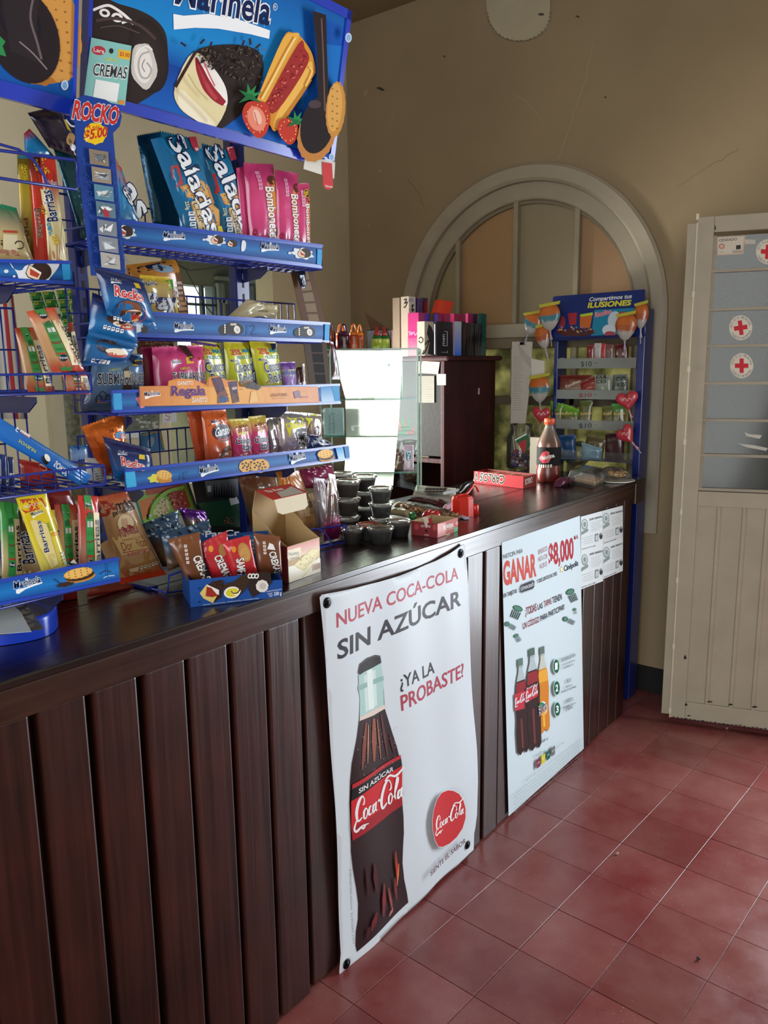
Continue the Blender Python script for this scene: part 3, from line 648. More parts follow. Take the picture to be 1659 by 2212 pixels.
A.P('b9b8ae', (1594, 958), (1630, 962), (1659, 968), (1655, 974), (1612, 966)); A.build('paper_residue', 'paper', door)

# ------------------------------------------------------------------ the counter
ctr = thing('counter', (-0.26, 1.3, 0), 'long dark-stained wooden shop counter of vertical planks', 'counter')
CY0, CY1 = -0.7, 3.106
mb = MB(); mb.box((-0.262, CY0, 0.985), (0.001, 3.215, 1.0), 'ffffff', bev=0.003); mb.build('worktop_board', 'wood_top', ctr)
mb = MB(); mb.box((-0.53, CY0, 0.985), (-0.2645, 3.215, 0.9995), 'ffffff', bev=0.002); mb.build('worktop_board', 'wood_top', ctr)
mb = MB(); mb.box((-0.022, CY0, 0.93), (-0.003, 3.12, 0.9845), 'ffffff', bev=0.003); mb.build('fascia', 'wood_trim', ctr)
mb = MB(); mb.box((-0.5, 3.12, 0.90), (-0.001, 3.21, 0.9848), 'ffffff', bev=0.003); mb.build('end_rail', 'wood_trim', ctr)
mb = MB(); mb.box((-0.05, CY0, 0.0), (-0.034, CY1, 0.985), 'ffffff'); mb.build('backing', 'wood_plank', ctr)
mb = MB(); mb.box((-0.5, CY1 - .018, 0.0), (-0.05, CY1, 0.9849), 'ffffff', bev=.002); mb.build('end_panel', 'wood_plank', ctr)
edges = [(-.69, -.62), (-.61, -.52), (-.51, -.42), (-.41, -.32), (-.31, -.22), (-.21, -.12), (-.11, -.02), (-.01, .08), (.09, .18), (.19, .28), (.29, .375), (.385, .475), (.487, .579), (.595, .678), (.694, .777), (.795, .881), (.892, .984), (.998, 1.084), (1.094, 1.184),
         (1.205, 1.29), (1.30, 1.395), (1.405, 1.495), (1.508, 1.595), (1.61, 1.70), (1.715, 1.805), (1.818, 1.861), (1.866, 1.949), (1.966, 2.048), (2.056, 2.15), (2.16, 2.25), (2.262, 2.35), (2.362, 2.45), (2.462, 2.55), (2.562, 2.65), (2.66, 2.75), (2.757, 2.84), (2.85, 2.935), (2.943, 3.02), (3.028, 3.104)]
rr = random.Random(11)
for a, b in edges:
    mb = MB(); d = rr.uniform(-.002, .002); deep = .008 if abs(a - 1.205) < .001 else 0
    mb.box((-0.034, a, 0.002 + rr.uniform(0, .006)), (-0.008 + d - deep, b, 0.9299), 'ffffff', bev=0.0035)
    mb.build('plank', 'wood_plank', ctr, origin=((-0.034), (a + b) / 2, 0))

# ================================================================== display racks on the counter
BLUE = '1f3fa8'; WIRE = '1c2f8c'; XBK = -0.415
def inv_quad(P, a, b):
    (x0, y0), (x1, y1), (x2, y2), (x3, y3) = P      # BL BR TR TL
    u = v = 0.5
    for _ in range(6):
        fx = (1 - u) * (1 - v) * x0 + u * (1 - v) * x1 + u * v * x2 + (1 - u) * v * x3 - a
        fy = (1 - u) * (1 - v) * y0 + u * (1 - v) * y1 + u * v * y2 + (1 - u) * v * y3 - b
        ux = (1 - v) * (x1 - x0) + v * (x2 - x3); uy = (1 - v) * (y1 - y0) + v * (y2 - y3)
        vx = (1 - u) * (x3 - x0) + u * (x2 - x1); vy = (1 - u) * (y3 - y0) + u * (y2 - y1)
        d = ux * vy - uy * vx
        if abs(d) < 1e-12: break
        u -= (fx * vy - fy * vx) / d; v -= (ux * fy - uy * fx) / d
    return u, v
_bs = [0]
class Bag:
    def __init__(s, surf, quad, th=0.02, seed=None, wr=1.0, crimp=0.07, m=(0, 0, 1.0), flatends=True):
        """quad: seen corners TL TR BR BL"""
        _bs[0] += 1; s.seed = seed if seed is not None else _bs[0] * 3.7
        s.base = surf; s.th = th; s.wr = wr; s.crimp = crimp; s.ends = flatends
        q = [surf.L(m[0] + p[0] * m[2], m[1] + p[1] * m[2]) for p in quad]; s.Q = [q[3], q[2], q[1], q[0]]
        s.W = math.dist(q[0], q[1]); s.H = math.dist(q[0], q[3]); s.th = min(th, .15 * (s.W + math.dist(q[2], q[3])) / 2, .2 * s.H)
        s.surf = Surf(surf.O, surf.U, surf.V, lambda a, b: s.bulge(*inv_quad(s.Q, a, b)))
    def bulge(s, u, v):
        u = min(1, max(0, u)); v = min(1, max(0, v)); c = s.crimp if s.ends else 0.01
        e = max(0.0, 1 - abs(2 * u - 1) ** 3.4) ** 0.6
        g = min(1, max(0, (min(v, 1 - v) - c) / 0.2)); g = math.sin(g * PI / 2) ** 0.8
        t = s.th * (0.08 + 0.92 * g) * e
        k = 0.10 * s.th * s.wr * e
        n = noise.noise(Vector((u * 3.5 + s.seed, v * 3.5, s.seed))) * 1.6
        # creases that fan out of the crimped ends
        fan = 0.7 * math.sin((u - 0.5) * 17 / (0.35 + min(v, 1 - v) * 2.2) + s.seed) * max(0, 1 - min(v, 1 - v) * 3.2)
        if min(v, 1 - v) < c: return t + s.th * 0.03 * math.sin(min(v, 1 - v) / c * 25)
        return t + k * (n + fan * 0.9)
    def pt(s, u, v):
        (x0, y0), (x1, y1), (x2, y2), (x3, y3) = s.Q
        return ((1 - u) * (1 - v) * x0 + u * (1 - v) * x1 + u * v * x2 + (1 - u) * v * x3, (1 - u) * (1 - v) * y0 + u * (1 - v) * y1 + u * v * y2 + (1 - u) * v * y3)
    def mesh(s, col, nu=14, nv=20):
        nu, nv = nu * 2, int(nv * 1.8)
        mb = MB()
        zz = 0.018
        def F(u, v):
            vv = v
            if v == 0 and s.ends: vv = zz * (round(u * nu) % 2)
            if v == 1 and s.ends: vv = 1 - zz * (round(u * nu) % 2)
            a, b = s.pt(u, vv); return s.base.S(a, b, s.bulge(u, v))
        def B(u, v):
            vv = v
            if v == 0 and s.ends: vv = zz * (round(u * nu) % 2)
            if v == 1 and s.ends: vv = 1 - zz * (round(u * nu) % 2)
            a, b = s.pt(u, vv); return s.base.S(a, b, -0.0006 - 0.25 * s.th * max(0.0, 1 - (2 * u - 1) ** 2) * math.sin(PI * v) ** 0.5)
        f = col if callable(col) else None
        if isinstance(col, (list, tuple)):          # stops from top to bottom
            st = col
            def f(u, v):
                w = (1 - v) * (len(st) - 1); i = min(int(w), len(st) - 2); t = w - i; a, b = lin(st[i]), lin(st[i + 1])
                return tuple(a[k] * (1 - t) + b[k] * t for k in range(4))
        mb.grid(F, nu, nv, f or col); mb.grid(B, nu, nv, f or col, flip=True)
        return mb
def bag(name, lab, cat, group, surf, quad, th=0.018, col='2050a0', art=None, mat='film', m=(0, 0, 1.0), wr=1.0, nu=14, nv=20, crimp=0.07, ends=True, cut=0.022, pmat='ink'):
    if not isinstance(surf, Surf): surf = SX(surf)
    B = Bag(surf, quad, th, wr=wr, crimp=crimp, m=m, flatends=ends)
    o = B.mesh(col, nu, nv).build(name, mat); tag(o, lab, cat, group)
    if art:
        A = Art(B.surf, m, cut=cut, base=0.0006); art(A); A.build('printed_design', pmat, o)
    return o
def marinela(A, x0, y0, x1, y1, h, swoosh=True, c='14224e', w='f4f6f8', ow=.11):
    """maker's logo: dark hand lettering with a white edge over a white brush stroke"""
    dx, dy = x1 - x0, y1 - y0; L = math.hypot(dx, dy); ux, uy = dx / L, dy / L; nx, ny = -uy, ux
    if swoosh: 
        q = lambda t, k: (x0 + ux * L * t + nx * h * k, y0 + uy * L * t + ny * h * k)
        A.P(w, q(.06, .15), q(.35, .22), q(.7, .08), q(1.05, .02), q(1.03, .24), q(.75, .3), q(.4, .46), q(.12, .86), q(.03, .7))
    A.T(c, 'Marinela', (x0, y0), (x1, y1), (x0 + dx * .04 - nx * h, y0 + dy * .04 - ny * h), .03, w, ow)
    A.E(w, (x0 + x1) / 2 + .02 * L - nx * h * 1.0, (y0 + y1) / 2 - ny * h * 1.0, h * .22, h * .22, 0, 10); A.E(c, (x0 + x1) / 2 + .02 * L - nx * h * 1.0, (y0 + y1) / 2 - ny * h * 1.0, h * .09, h * .09, 0, 8)
def otext(A, txt, p0, p1, p2, c='14224e', o='f2f2f2', b=.03, ow=.08, res=2): A.T(c, txt, p0, p1, p2, b, o, ow, res)
def cookie(A, cx, cy, rx, ry, rot=-20, dark=True):
    cr, sr = math.cos(math.radians(rot)), math.sin(math.radians(rot)); q = lambda x, y: (cx + x * cr - y * sr, cy + x * sr + y * cr)
    A.E('c8862e', *q(rx * .12, ry * .75), rx, ry * .7, rot, 40, wob=.04, wn=14)
    if dark: A.E('3a2014', *q(rx * .08, ry * .45), rx, ry * .72, rot, 30)
    A.E('e2a848', cx, cy, rx, ry * .8, rot, 44, c2=None, wob=.04, wn=15); A.E('edbb62', *q(0, -ry * .05), rx * .9, ry * .68, rot, 30)
    for i in range(4):
        for j in range(3):
            A.E('8a5a20', *q((i - 1.5) * rx * .42, (j - 1) * ry * .4), rx * .035 + .4, rx * .03 + .4, 0, 6)
def cake(A, cx, cy, r, splash=True):
    if splash: A.E('dfe4ea', cx, cy, r * 1.9, r * .95, 10, 26, wob=.16, wn=7); A.E('dfe4ea', cx - r * 2.3, cy - r * .1, r * .3, r * .22, 0, 10)
    A.E('35231c', cx + r * .55, cy - r * .1, r * 1.0, r * .85, 20, 16, wob=.03, wn=5)
    q = lambda x, y: (cx + x * r, cy + y * r)
    A.P('3a2018', q(-.95, -.1), q(-.45, -.85), q(.55, -.15), q(.35, .85), q(-.75, .55)); A.P('e6cfa8', q(-.85, -.05), q(-.42, -.72), q(.42, -.05), q(.28, .72), q(-.68, .48))
    A.P('f4efe8', q(-.42, -.7), q(.42, -.05), q(.36, .25), q(-.2, -.1)); A.P('b8412f', q(-.45, -.5), q(-.1, -.15), q(.36, .1), q(.28, .4), q(-.35, .25))

def price_strip(parent, x, tl, tr, br, bl, art=None, top='123a86', mid='2270b4'):
    S = SX(x); mb = MB(); q = [S.L(*p) for p in (tl, tr, br, bl)]; h = q[0][1] - q[3][1]
    P = lambda u, v: S.S((q[3][0] * (1 - u) + q[2][0] * u) * (1 - v) + (q[0][0] * (1 - u) + q[1][0] * u) * v, (q[3][1] * (1 - u) + q[2][1] * u) * (1 - v) + (q[0][1] * (1 - u) + q[1][1] * u) * v, 0.0)
    mb.grid(P, 8, 3, lambda u, v: lin('1d4fae') if v in (0, 1) else lin(mid))
    a, b, c, d = P(0, 0), P(1, 0), P(1, 1), P(0, 1); N = Vector((1, 0, 0))
    for p, r_ in ((a, b), (d, c)):
        mb.prism([p - N * .004 + Vector((0, 0, -.0028)), p + N * .003 + Vector((0, 0, -.0028)), p + N * .003 + Vector((0, 0, .0028)), p - N * .004 + Vector((0, 0, .0028))], r_ - p, '1b45b4')
    mb.prism([a - N * .003, a - N * .001, d - N * .001, d - N * .003], b - a, '1b3f96')
    o = mb.build('price_strip', 'plastic', parent)
    A = Art(SX(x), base=.0006)
    sh = lambda p, q_, t: (p[0] * (1 - t) + q_[0] * t, p[1] * (1 - t) + q_[1] * t)
    A.G(top, mid, sh(tl, bl, .12), sh(tr, br, .12), sh(tr, br, .55), sh(tl, bl, .55)); A.G(mid, top, sh(tl, bl, .55), sh(tr, br, .55), sh(tr, br, .88), sh(tl, bl, .88))
    if art: art(A)
    A.build('printed_insert', 'vinyl', o)
    return o
def basket(parent, xf, y0, y1, z, zf, zbk, x_b=XBK, rail=True, sp=0.026, name='wire_shelf'):
    mb = MB(); r = .0018
    mb.tube([(xf, y0, z), (xf, y1, z), (x_b, y1, z), (x_b, y0, z)], .0026, WIRE, 6, closed=True)
    n = int((y1 - y0) / sp)
    for i in range(n + 1):
        y = y0 + (y1 - y0) * i / n; pts = [(x_b, y, zbk), (x_b, y, z), (xf, y, z)]
        if zf > z: pts.append((xf, y, zf))
        mb.tube(pts, r, WIRE, 5)
    mb.tube([(x_b, y0, zbk), (x_b, y1, zbk)], .0024, WIRE, 6)
    mb.tube([(x_b, y0, (z + zbk) / 2), (x_b, y1, (z + zbk) / 2)], .0018, WIRE, 5)
    for t in (.33, .66): mb.tube([(xf + (x_b - xf) * t, y0, z - .002), (xf + (x_b - xf) * t, y1, z - .002)], .002, WIRE, 5)
    if zf > z: mb.tube([(xf, y0, zf), (xf, y1, zf)], .0024, WIRE, 6)
    zt = max(zf, z + .028)
    for y in (y0, y1):          # end hoops
        mb.tube([(xf, y, z), (xf, y, zt - .006), (xf - .008, y, zt), (x_b + .06, y, zt), (x_b, y, zt)], .0022, WIRE, 6)
    return mb.build(name, 'enamel', parent)
def bracket(parent, y, z, xf, x_b=XBK):
    mb = MB(); t = .003
    mb.prism([(x_b, y - t / 2, z - .006), (xf - .02, y - t / 2, z - .006), (xf - .02, y - t / 2, z - .016), (xf - .05, y - t / 2, z - .034), (x_b, y - t / 2, z - .04)], (0, t, 0), '161f52')
    return mb.build('bracket', 'enamel', parent)
def post(parent, y0, y1, z0, z1, x_b=XBK):
    mb = MB(); mb.box((x_b - .03, y0, z0), (x_b - .002, y1, z1), '16246c', bev=.003); o = mb.build('post', 'enamel', parent)
    A = MB(); z = z0 + .03
    while z < z1 - .04:
        A.box((x_b - .003, (y0 + y1) / 2 - .003, z), (x_b - .0012, (y0 + y1) / 2 + .003, z + .02), '05070f'); z += .035
    A.build('slot', 'rubber', o)['kind'] = 'stuff'
    return o

Y0R, Y1R = 0.945, 1.622
rk = thing('display_rack', (-0.36, 1.28, 1.0), 'tall blue wire snack rack nearer the arched window', 'display rack')
post(rk, gx(XBK, 512, 620).y, gx(XBK, 541, 620).y, 1.003, 2.1); post(rk, 0.975, 1.003, 1.003, 2.1)
STR = {1: (-.305, (262, 477), (696, 531), (694, 578), (266, 526)), 2: (-.285, (262, 672), (712, 699), (710, 738), (262, 724)), 3: (-.255, (240, 846), (733, 831), (735, 870), (243, 889)), 4: (-.235, (268, 1017), (752, 962), (755, 991), (272, 1057))}
def st1(A):
    cake(A, 266, 501, 14); marinela(A, 351, 511, 398, 515, 11); cake(A, 465, 519, 11); cake(A, 498, 527, 9, False); A.B('dfe4ea', (522, 520), (530, 524), (528, 540), (520, 542)); marinela(A, 562, 535, 600, 539, 11); cake(A, 652, 548, 12)
    A.P('2f9ad8', (684, 538), (694, 540), (693, 572), (683, 571))
def roll(A, x, y, r):
    A.E('2b2422', x, y, r * 1.5, r, 10, 24); A.E('2b2422', x - r * 1.5, y + r * .2, r * .9, r * .8, 0, 20); A.E('e8e6e0', x + r * .45, y + r * .15, r * .48, r * .62, -15, 16); A.E('c4c0b8', x + r * .5, y + r * .2, r * .22, r * .33, -15, 12)
    for k in range(3): A.E('f4f2ee', x - r * .4 + k * r * .28, y - r * .66, r * .2, r * .16, 0, 10); A.E('2b2422', x - r * .4 + k * r * .28, y - r * .66, r * .09, r * .07, 0, 8)
    for k in range(4): A.E('f4f2ee', x - r * 1.45, y - r * .5 + k * r * .35, r * .12, r * .16, 0, 8)
def st2(A):
    A.E('d8dce0', 300, 707, 8, 12, 20, 16, wob=.1); A.E('30302e', 312, 709, 8, 12); marinela(A, 375, 708, 417, 711, 12); roll(A, 505, 710, 14); marinela(A, 581, 713, 616, 716, 11); roll(A, 662, 716, 12)
    A.S('1c3c74', 1.4, (534, 702), (533, 722)); A.C('1c3c74', 1.4, (541, 706), (547, 702), (550, 708), (543, 722), (556, 722)); A.P('2f9ad8', (700, 700), (710, 701), (709, 736), (699, 735))
def st3(A):
    A.P('38a0dc', (244, 850), (262, 849), (264, 885), (246, 887)); A.P('e886a8', (292, 860), (300, 857), (312, 880), (304, 882)); A.G('2f86c8', 'b8d4ea', (692, 836), (715, 834), (722, 868), (694, 869)); A.P('1c8cc4', (716, 834), (732, 833), (733, 866), (722, 867))
def st4(A):
    A.P('3cb0e4', (270, 1020), (291, 1018), (295, 1052), (274, 1055)); A.E('dcd84a', 336, 1033, 16, 9, -8, 24, wob=.18, wn=6); cookie(A, 354, 1026, 17, 13, 10, False); marinela(A, 430, 1021, 470, 1014, 12)
    for k, (x, y) in enumerate(((535, 1007), (560, 1006))):
        A.E('dca656', x, y, 20, 15, -5, 26, wob=.03)
        for j in range(13): A.E('2a1c16', x + 15 * math.cos(j * 2.4) * (j / 13) ** .5, y + 11 * math.sin(j * 2.4) * (j / 13) ** .5, 2.3, 1.9, j * 30, 7)
    A.S('21407c', 1.5, (392, 1020), (390, 1036)); A.C('21407c', 1.5, (404, 1018), (398, 1024), (400, 1033), (406, 1034)); marinela(A, 624, 994, 657, 988, 12); cookie(A, 700, 980, 17, 12, -8); A.G('2f9ad8', 'bcdcf0', (722, 968), (738, 966), (742, 990), (728, 992)); A.P('1670b4', (740, 965), (751, 964), (753, 988), (744, 990))
for k, fn in ((1, st1), (2, st2), (3, st3), (4, st4)):
    xs_, tl, tr, br, bl = STR[k]; zf = gx(xs_, *bl).z; zf = (zf + gx(xs_, *br).z) / 2
    zb_ = {1: zf + .10, 2: gx(XBK, 540, 650).z, 3: zf + .08, 4: gx(XBK, 350, 928).z}[k]
    basket(rk, xs_ - .006, Y0R, Y1R, zf - .002, zf, zb_)
    for y in (0.989, (gx(XBK, 512, 620).y + gx(XBK, 541, 620).y) / 2): bracket(rk, y, zf - .002, xs_)
    price_strip(rk, xs_, tl, tr, br, bl, fn)
# low end hoops of the rack's wire base
mb = MB()
p = [gz(1.003, 362, 1277), gx(-.185, 365, 1240), gx(-.24, 420, 1225), gz(1.003, 400, 1258)]
mb.tube([gz(1.004, 296, 1262), gz(1.004, 361, 1281), gx(-.18, 366, 1243), gx(-.30, 448, 1215)], .0024, WIRE); mb.tube([gz(1.004, 361, 1281), gz(1.004, 470, 1262)], .0022, WIRE); mb.tube([gx(-.28, 420, 1222), gz(1.004, 410, 1275)], .002, WIRE)
mb.tube([gz(1.006, 640, 1193), gz(1.006, 741, 1172), gz(1.006, 746, 1168), gx(-.203, 749, 1136), gx(-.22, 744, 1134), gx(-.26, 672, 1145)], .0024, '2238b8'); mb.tube([gz(1.006, 652, 1187), gz(1.006, 742, 1168)], .002, '2238b8')
mb.tube([gx(-.25, 672, 1143), gx(-.235, 688, 1143), gx(-.22, 703, 1152), gx(-.21, 713, 1168), gz(1.006, 714, 1178)], .002, '2238b8')
mb.tube([(-.41, .99, 1.01), (-.41, 1.56, 1.01)], .004, WIRE)
for y in (0.989, 1.46): mb.box((-.44, y - .012, 1.0005), (-.24, y + .012, 1.008), '16246c', bev=.002)
mb.build('wire_base', 'enamel', rk)

# header sign
zhb = gx(-.265, 718, 356).z; HV = Vector((.065, 0, .315)).normalized()
HS = Surf((-.265, 0, zhb), (0, 1, 0), HV)
ya, yb_ = HS.L(187, 215)[0], 1.622; hh = .345; zb0 = -.004
mb = MB(); HN = HS.N
mb.prism([HS.S(ya, zb0, -.018), HS.S(yb_, zb0, -.018), HS.S(yb_, hh, -.018), HS.S(ya, hh, -.018)], HN * .0178, '16389c')
hd = mb.build('header_sign', 'plastic', rk)
mb = MB()
for a0_, a1_, b0_, b1_ in ((ya, yb_, zb0 - .006, zb0 + .014), (ya, yb_, hh - .02, hh), (ya - .004, ya + .004, zb0, hh), (yb_ - .016, yb_, zb0, hh)):
    mb.prism([HS.S(a0_, b0_, -.018), HS.S(a1_, b0_, -.018), HS.S(a1_, b1_, -.018), HS.S(a0_, b1_, -.018)], HN * .0225, '1b38b4')
mb.build('sign_frame', 'plastic', hd)
A = Art(HS, base=.0008)
def HG(c1, c2, a0_, a1_, b0_, b1_): A._put([(a0_, b1_), (a1_, b1_), (a1_, b0_), (a0_, b0_)], [(0, 1, 2, 3)], [c1, c1, c2, c2])
HG('0c5aa8', '1a8ad0', ya + .004, yb_ - .016, hh * .45, hh - .02); HG('1a8ad0', '0d4fa4', ya + .004, yb_ - .016, .10, hh * .45); HG('0e3f98', '1660b8', ya + .004, yb_ - .016, .014, .10)
A.P('0b56b4', (655, 20), (745, 60), (722, 345), (655, 322)); A.P('1672c8', (700, 95), (742, 100), (725, 330), (700, 300))
# chocolate roll with cream
A.B('2e2320', (196, -10), (255, 8), (300, 22), (335, 42), (357, 72), (362, 120), (360, 160), (340, 195), (300, 222), (280, 228), (262, 200), (255, 100), (196, 85)); A.E('3a2d2a', 320, 120, 42, 82, -10, 24, c2='231a18')
A.E('cfc9c2', 310, 142, 28, 50, -6, 24, wob=.05, wn=5); A.E('e8e4de', 308, 140, 20, 40, -6, 20); A.C('b4aca4', 4, (322, 112), (305, 118), (298, 140), (304, 165), (318, 168), (326, 150), (316, 135)); A.C('8d867f', 2, (312, 128), (306, 142), (312, 155))
for c_ in ((225, 28, 12, 9), (252, 38, 13, 10)): A.E('f0eeea', *c_, 20, 18); A.E('2e2320', c_[0], c_[1], c_[2] * .5, c_[3] * .45, 20, 12)
A.C('f0eeea', 6, (200, 22), (214, 16), (228, 12), (240, 14), (262, 28), (280, 44), (288, 52)); A.C('f0eeea', 5, (262, 50), (275, 46), (284, 50))
A.C('4a3a36', 7, (205, 45), (250, 40), (300, 55), (335, 85)); A.C('54443e', 3, (215, 60), (255, 56), (300, 72)); A.C('f8f6f2', 3, (292, 120), (300, 108), (314, 100), (328, 108))
# logo
otx = dict(c='0e1f50', o='f3f5f7'); A.P('f3f5f7', (373, 30), (395, 34), (450, 30), (520, 44), (582, 66), (580, 84), (540, 74), (470, 62), (420, 60), (374, 64)); A.T('0e1f50', 'Marinela', (376, 6), (580, 54), (384, -62), .05, 'f3f5f7', .09); A.E('e8ecf0', 593, 15, 5, 8, 0, 14); A.E('0c5aa8', 593, 15, 4, 6.5, 0, 14); A.T('e8ecf0', 'R', (590.5, 18), (595.5, 19), (590.5, 11))
# cake with jam
A.B('2c221f', (420, 112), (450, 100), (500, 96), (540, 102), (562, 118), (567, 150), (556, 190), (530, 232), (500, 262), (470, 278), (448, 250), (400, 150)); A.B('e6d8a8', (376, 188), (418, 112), (470, 165), (490, 222), (458, 281), (425, 262), (386, 232)); A.B('f2ead0', (384, 205), (392, 196), (460, 262), (455, 279), (425, 262), (388, 232))
A.B('f4f0ea', (420, 120), (452, 138), (482, 180), (490, 212), (486, 228), (470, 214), (440, 160)); A.C('9c2430', [3, 16, 22, 20, 12], (422, 124), (430, 150), (446, 186), (466, 210), (483, 224)); A.C('b8434c', [2, 6, 9, 8], (426, 140), (438, 168), (452, 196), (466, 214)); A.P('3a2018', (374, 186), (418, 110), (424, 112), (380, 190))
rr = random.Random(21)
for i in range(150):
    t = rr.random(); u = rr.random(); x = 425 + 135 * t; y = 100 + (30 + 100 * t * .6) * u + 8 * (1 - t); x += rr.uniform(-4, 4)
    a_ = rr.uniform(0, PI); A.S(rr.choice(('1c1412', '4a3a34', '2a1e1a', '6a5648')), 2.4, (x - 3.6 * math.cos(a_), y - 3.6 * math.sin(a_)), (x + 3.6 * math.cos(a_), y + 3.6 * math.sin(a_)))
for x, y, a_ in ((388, 96, .6), (429, 90, -.8), (447, 97, -1.2), (517, 94, -1.2), (532, 90, 1.4), (549, 100, -.7)): A.S('2b2030', 4.5, (x - 7 * math.cos(a_), y - 7 * math.sin(a_)), (x + 7 * math.cos(a_), y + 7 * math.sin(a_)))
A.C('f0e4bc', 5, (388, 196), (404, 214), (430, 240), (456, 268)); A.C('c8b480', 3, (398, 160), (416, 190), (440, 215)); A.C('d06068', 3, (432, 134), (444, 162), (456, 186))
# strawberry bar
A.B('d9932e', (624, 71), (640, 78), (664, 112), (673, 150), (664, 172), (594, 278), (572, 265), (540, 228), (546, 215), (602, 84)); A.B('ebb04a', (624, 73), (638, 80), (600, 150), (563, 222), (546, 222), (600, 90)); A.B('efb858', (655, 138), (668, 150), (660, 172), (596, 272), (588, 250))
A.B('a02e2c', (636, 95), (650, 105), (656, 140), (590, 240), (566, 232), (566, 222)); rr = random.Random(8)
for i in range(46): t = rr.random(); u = rr.random(); A.E(rr.choice(('c8443c', 'd66a58', '8a2020')), 572 + 76 * t + 14 * (u - .5), 226 - 118 * t + 16 * u, rr.uniform(1.5, 4), rr.uniform(1.2, 3), 0, 7)
A.C('f8d488', 5, (628, 82), (606, 120), (580, 170), (556, 214)); A.C('c87c20', 4, (662, 172), (640, 206), (616, 240), (594, 270)); A.C('f4c874', 4, (658, 146), (664, 156), (650, 186))
# strawberries
for cx_, cy_, rx_, ry_ in ((544, 256, 31, 42), (611, 282, 23, 30)):
    A.B('c23a2c', (cx_ - rx_, cy_ - ry_ * .25), (cx_ - rx_ * .7, cy_ - ry_ * .8), (cx_, cy_ - ry_ * .9), (cx_ + rx_ * .75, cy_ - ry_ * .75), (cx_ + rx_ * .95, cy_), (cx_ + rx_ * .7, cy_ + ry_ * .7), (cx_ + rx_ * .3, cy_ + ry_ * .98), (cx_ - rx_ * .1, cy_ + ry_ * .9), (cx_ - rx_ * .7, cy_ + ry_ * .4))
    if rx_ > 25: A.E('e88a72', cx_, cy_, rx_ * .62, ry_ * .66, -20, 18); A.E('f2c0a8', cx_ + 2, cy_ - 4, rx_ * .25, ry_ * .42, -20, 14); A.S('b04030', 1.5, (cx_ - 5, cy_ - 14), (cx_ + 3, cy_ + 14))
    for i in range(14): A.E('f0c070', cx_ + rx_ * .75 * math.cos(i * 2.4) , cy_ + ry_ * .72 * math.sin(i * 2.4), 1.4, 1.8, 0, 6)
for x, y, s_ in ((528, 208, 26), (628, 262, 22)):
    for a_ in (-150, -100, -60, -20, 30, 150): c_, q_ = math.cos(math.radians(a_)), math.sin(math.radians(a_)); A.P('1f6e3c' if a_ % 20 else '2c8a4a', (x - q_ * s_ * .25, y + c_ * s_ * .25), (x + c_ * s_ * 1.1, y + q_ * s_ * 1.1), (x + q_ * s_ * .25, y - c_ * s_ * .25), (x - c_ * s_ * .3, y - q_ * s_ * .3))
# chocolate poured over a cookie
A.E('c08040', 672, 290, 40, 60, 15, 40, wob=.03, wn=16); A.E('241a1c', 674, 270, 36, 62, 12, 26); A.P('2a1c1c', (663, 24), (692, 33), (694, 110), (700, 250), (676, 250), (672, 110)); A.S('6a5450', 3, (682, 40), (686, 120), (690, 240)); A.E('4a3c40', 668, 225, 14, 9, 0, 14)
A.E('c88c3e', 713, 236, 21, 60, 4, 44, wob=.03, wn=18); A.E('daa354', 711, 232, 16, 52, 4, 30)
for i in range(6):
    for j in range(2): A.E('8a5c28', 706 + j * 10, 192 + i * 16 + j * 5, 1.8, 1.8, 0, 6)
for x, y, r in ((740, 82, 7), (704, 339, 6)): A.E('c4d4ea', x, y, r, r * 1.5, 0, 16); A.E('8ab0d8', x, y, r * .7, r * 1.05, 0, 14)
A.build('printed_design', 'paper', hd)

# cards on the header
S_ = Surf(HS.O + HN * .006, HS.U, HS.V)
o = sheet(S_, [(197, 81), (284, 99), (270, 228), (181, 212)], 'price_card', 'card', '8ec6bc', th=.0012); tag(o, 'pale green hanging card with a blank white window, clipped on the big blue header sign', 'card')
A = Art(S_); A.P('86c4bc', (197, 81), (284, 99), (270, 228), (181, 212)); A.E('b8283c', 213, 109, 15, 10, 8, 20); A.T('f0eee8', 'Lara', (202, 111), (225, 116), (202, 102), .02); A.E('141414', 240, 110, 5, 6, 0, 14)
A.P('e8b41e', (256, 106), (283, 111), (279, 130), (254, 125)); A.T('b81c1c', '$5.00', (258, 120), (279, 124), (259, 111), .03); A.T('e8e23c', 'NUEVAS', (226, 130), (252, 134), (227, 124), .02)
A.T('24282c', 'CREMAS', (199, 162), (272, 170), (203, 136), .04, 'f4f4f4', .12); A.P('eef0ec', (206, 171), (258, 181), (252, 221), (200, 211)); A.E('d89030', 262, 221, 8, 5, 0, 12); A.build('printed_design', 'ink', o)
o = sheet(S_, [(660, 336), (724, 350), (722, 386), (656, 365)], 'price_card', 'card', 'd8d4c8', th=.0012); tag(o, 'blank white card hooked under the right corner of the blue header sign', 'card')
S__ = Surf(HS.O + HN * .0085, HS.U, HS.V)
o = sheet(S__, [(697, 350), (717, 353), (720, 404), (712, 410), (703, 408), (698, 399)], 'hang_tag', 'card', 'c42c30', th=.0012); tag(o, 'narrow red tag hanging beside the blank white card', 'tag')
A = Art(S__); A.T('f0e0e0', 'Marinela', (703, 404), (718, 406), (703, 399)); A.build('printed_design', 'ink', o)

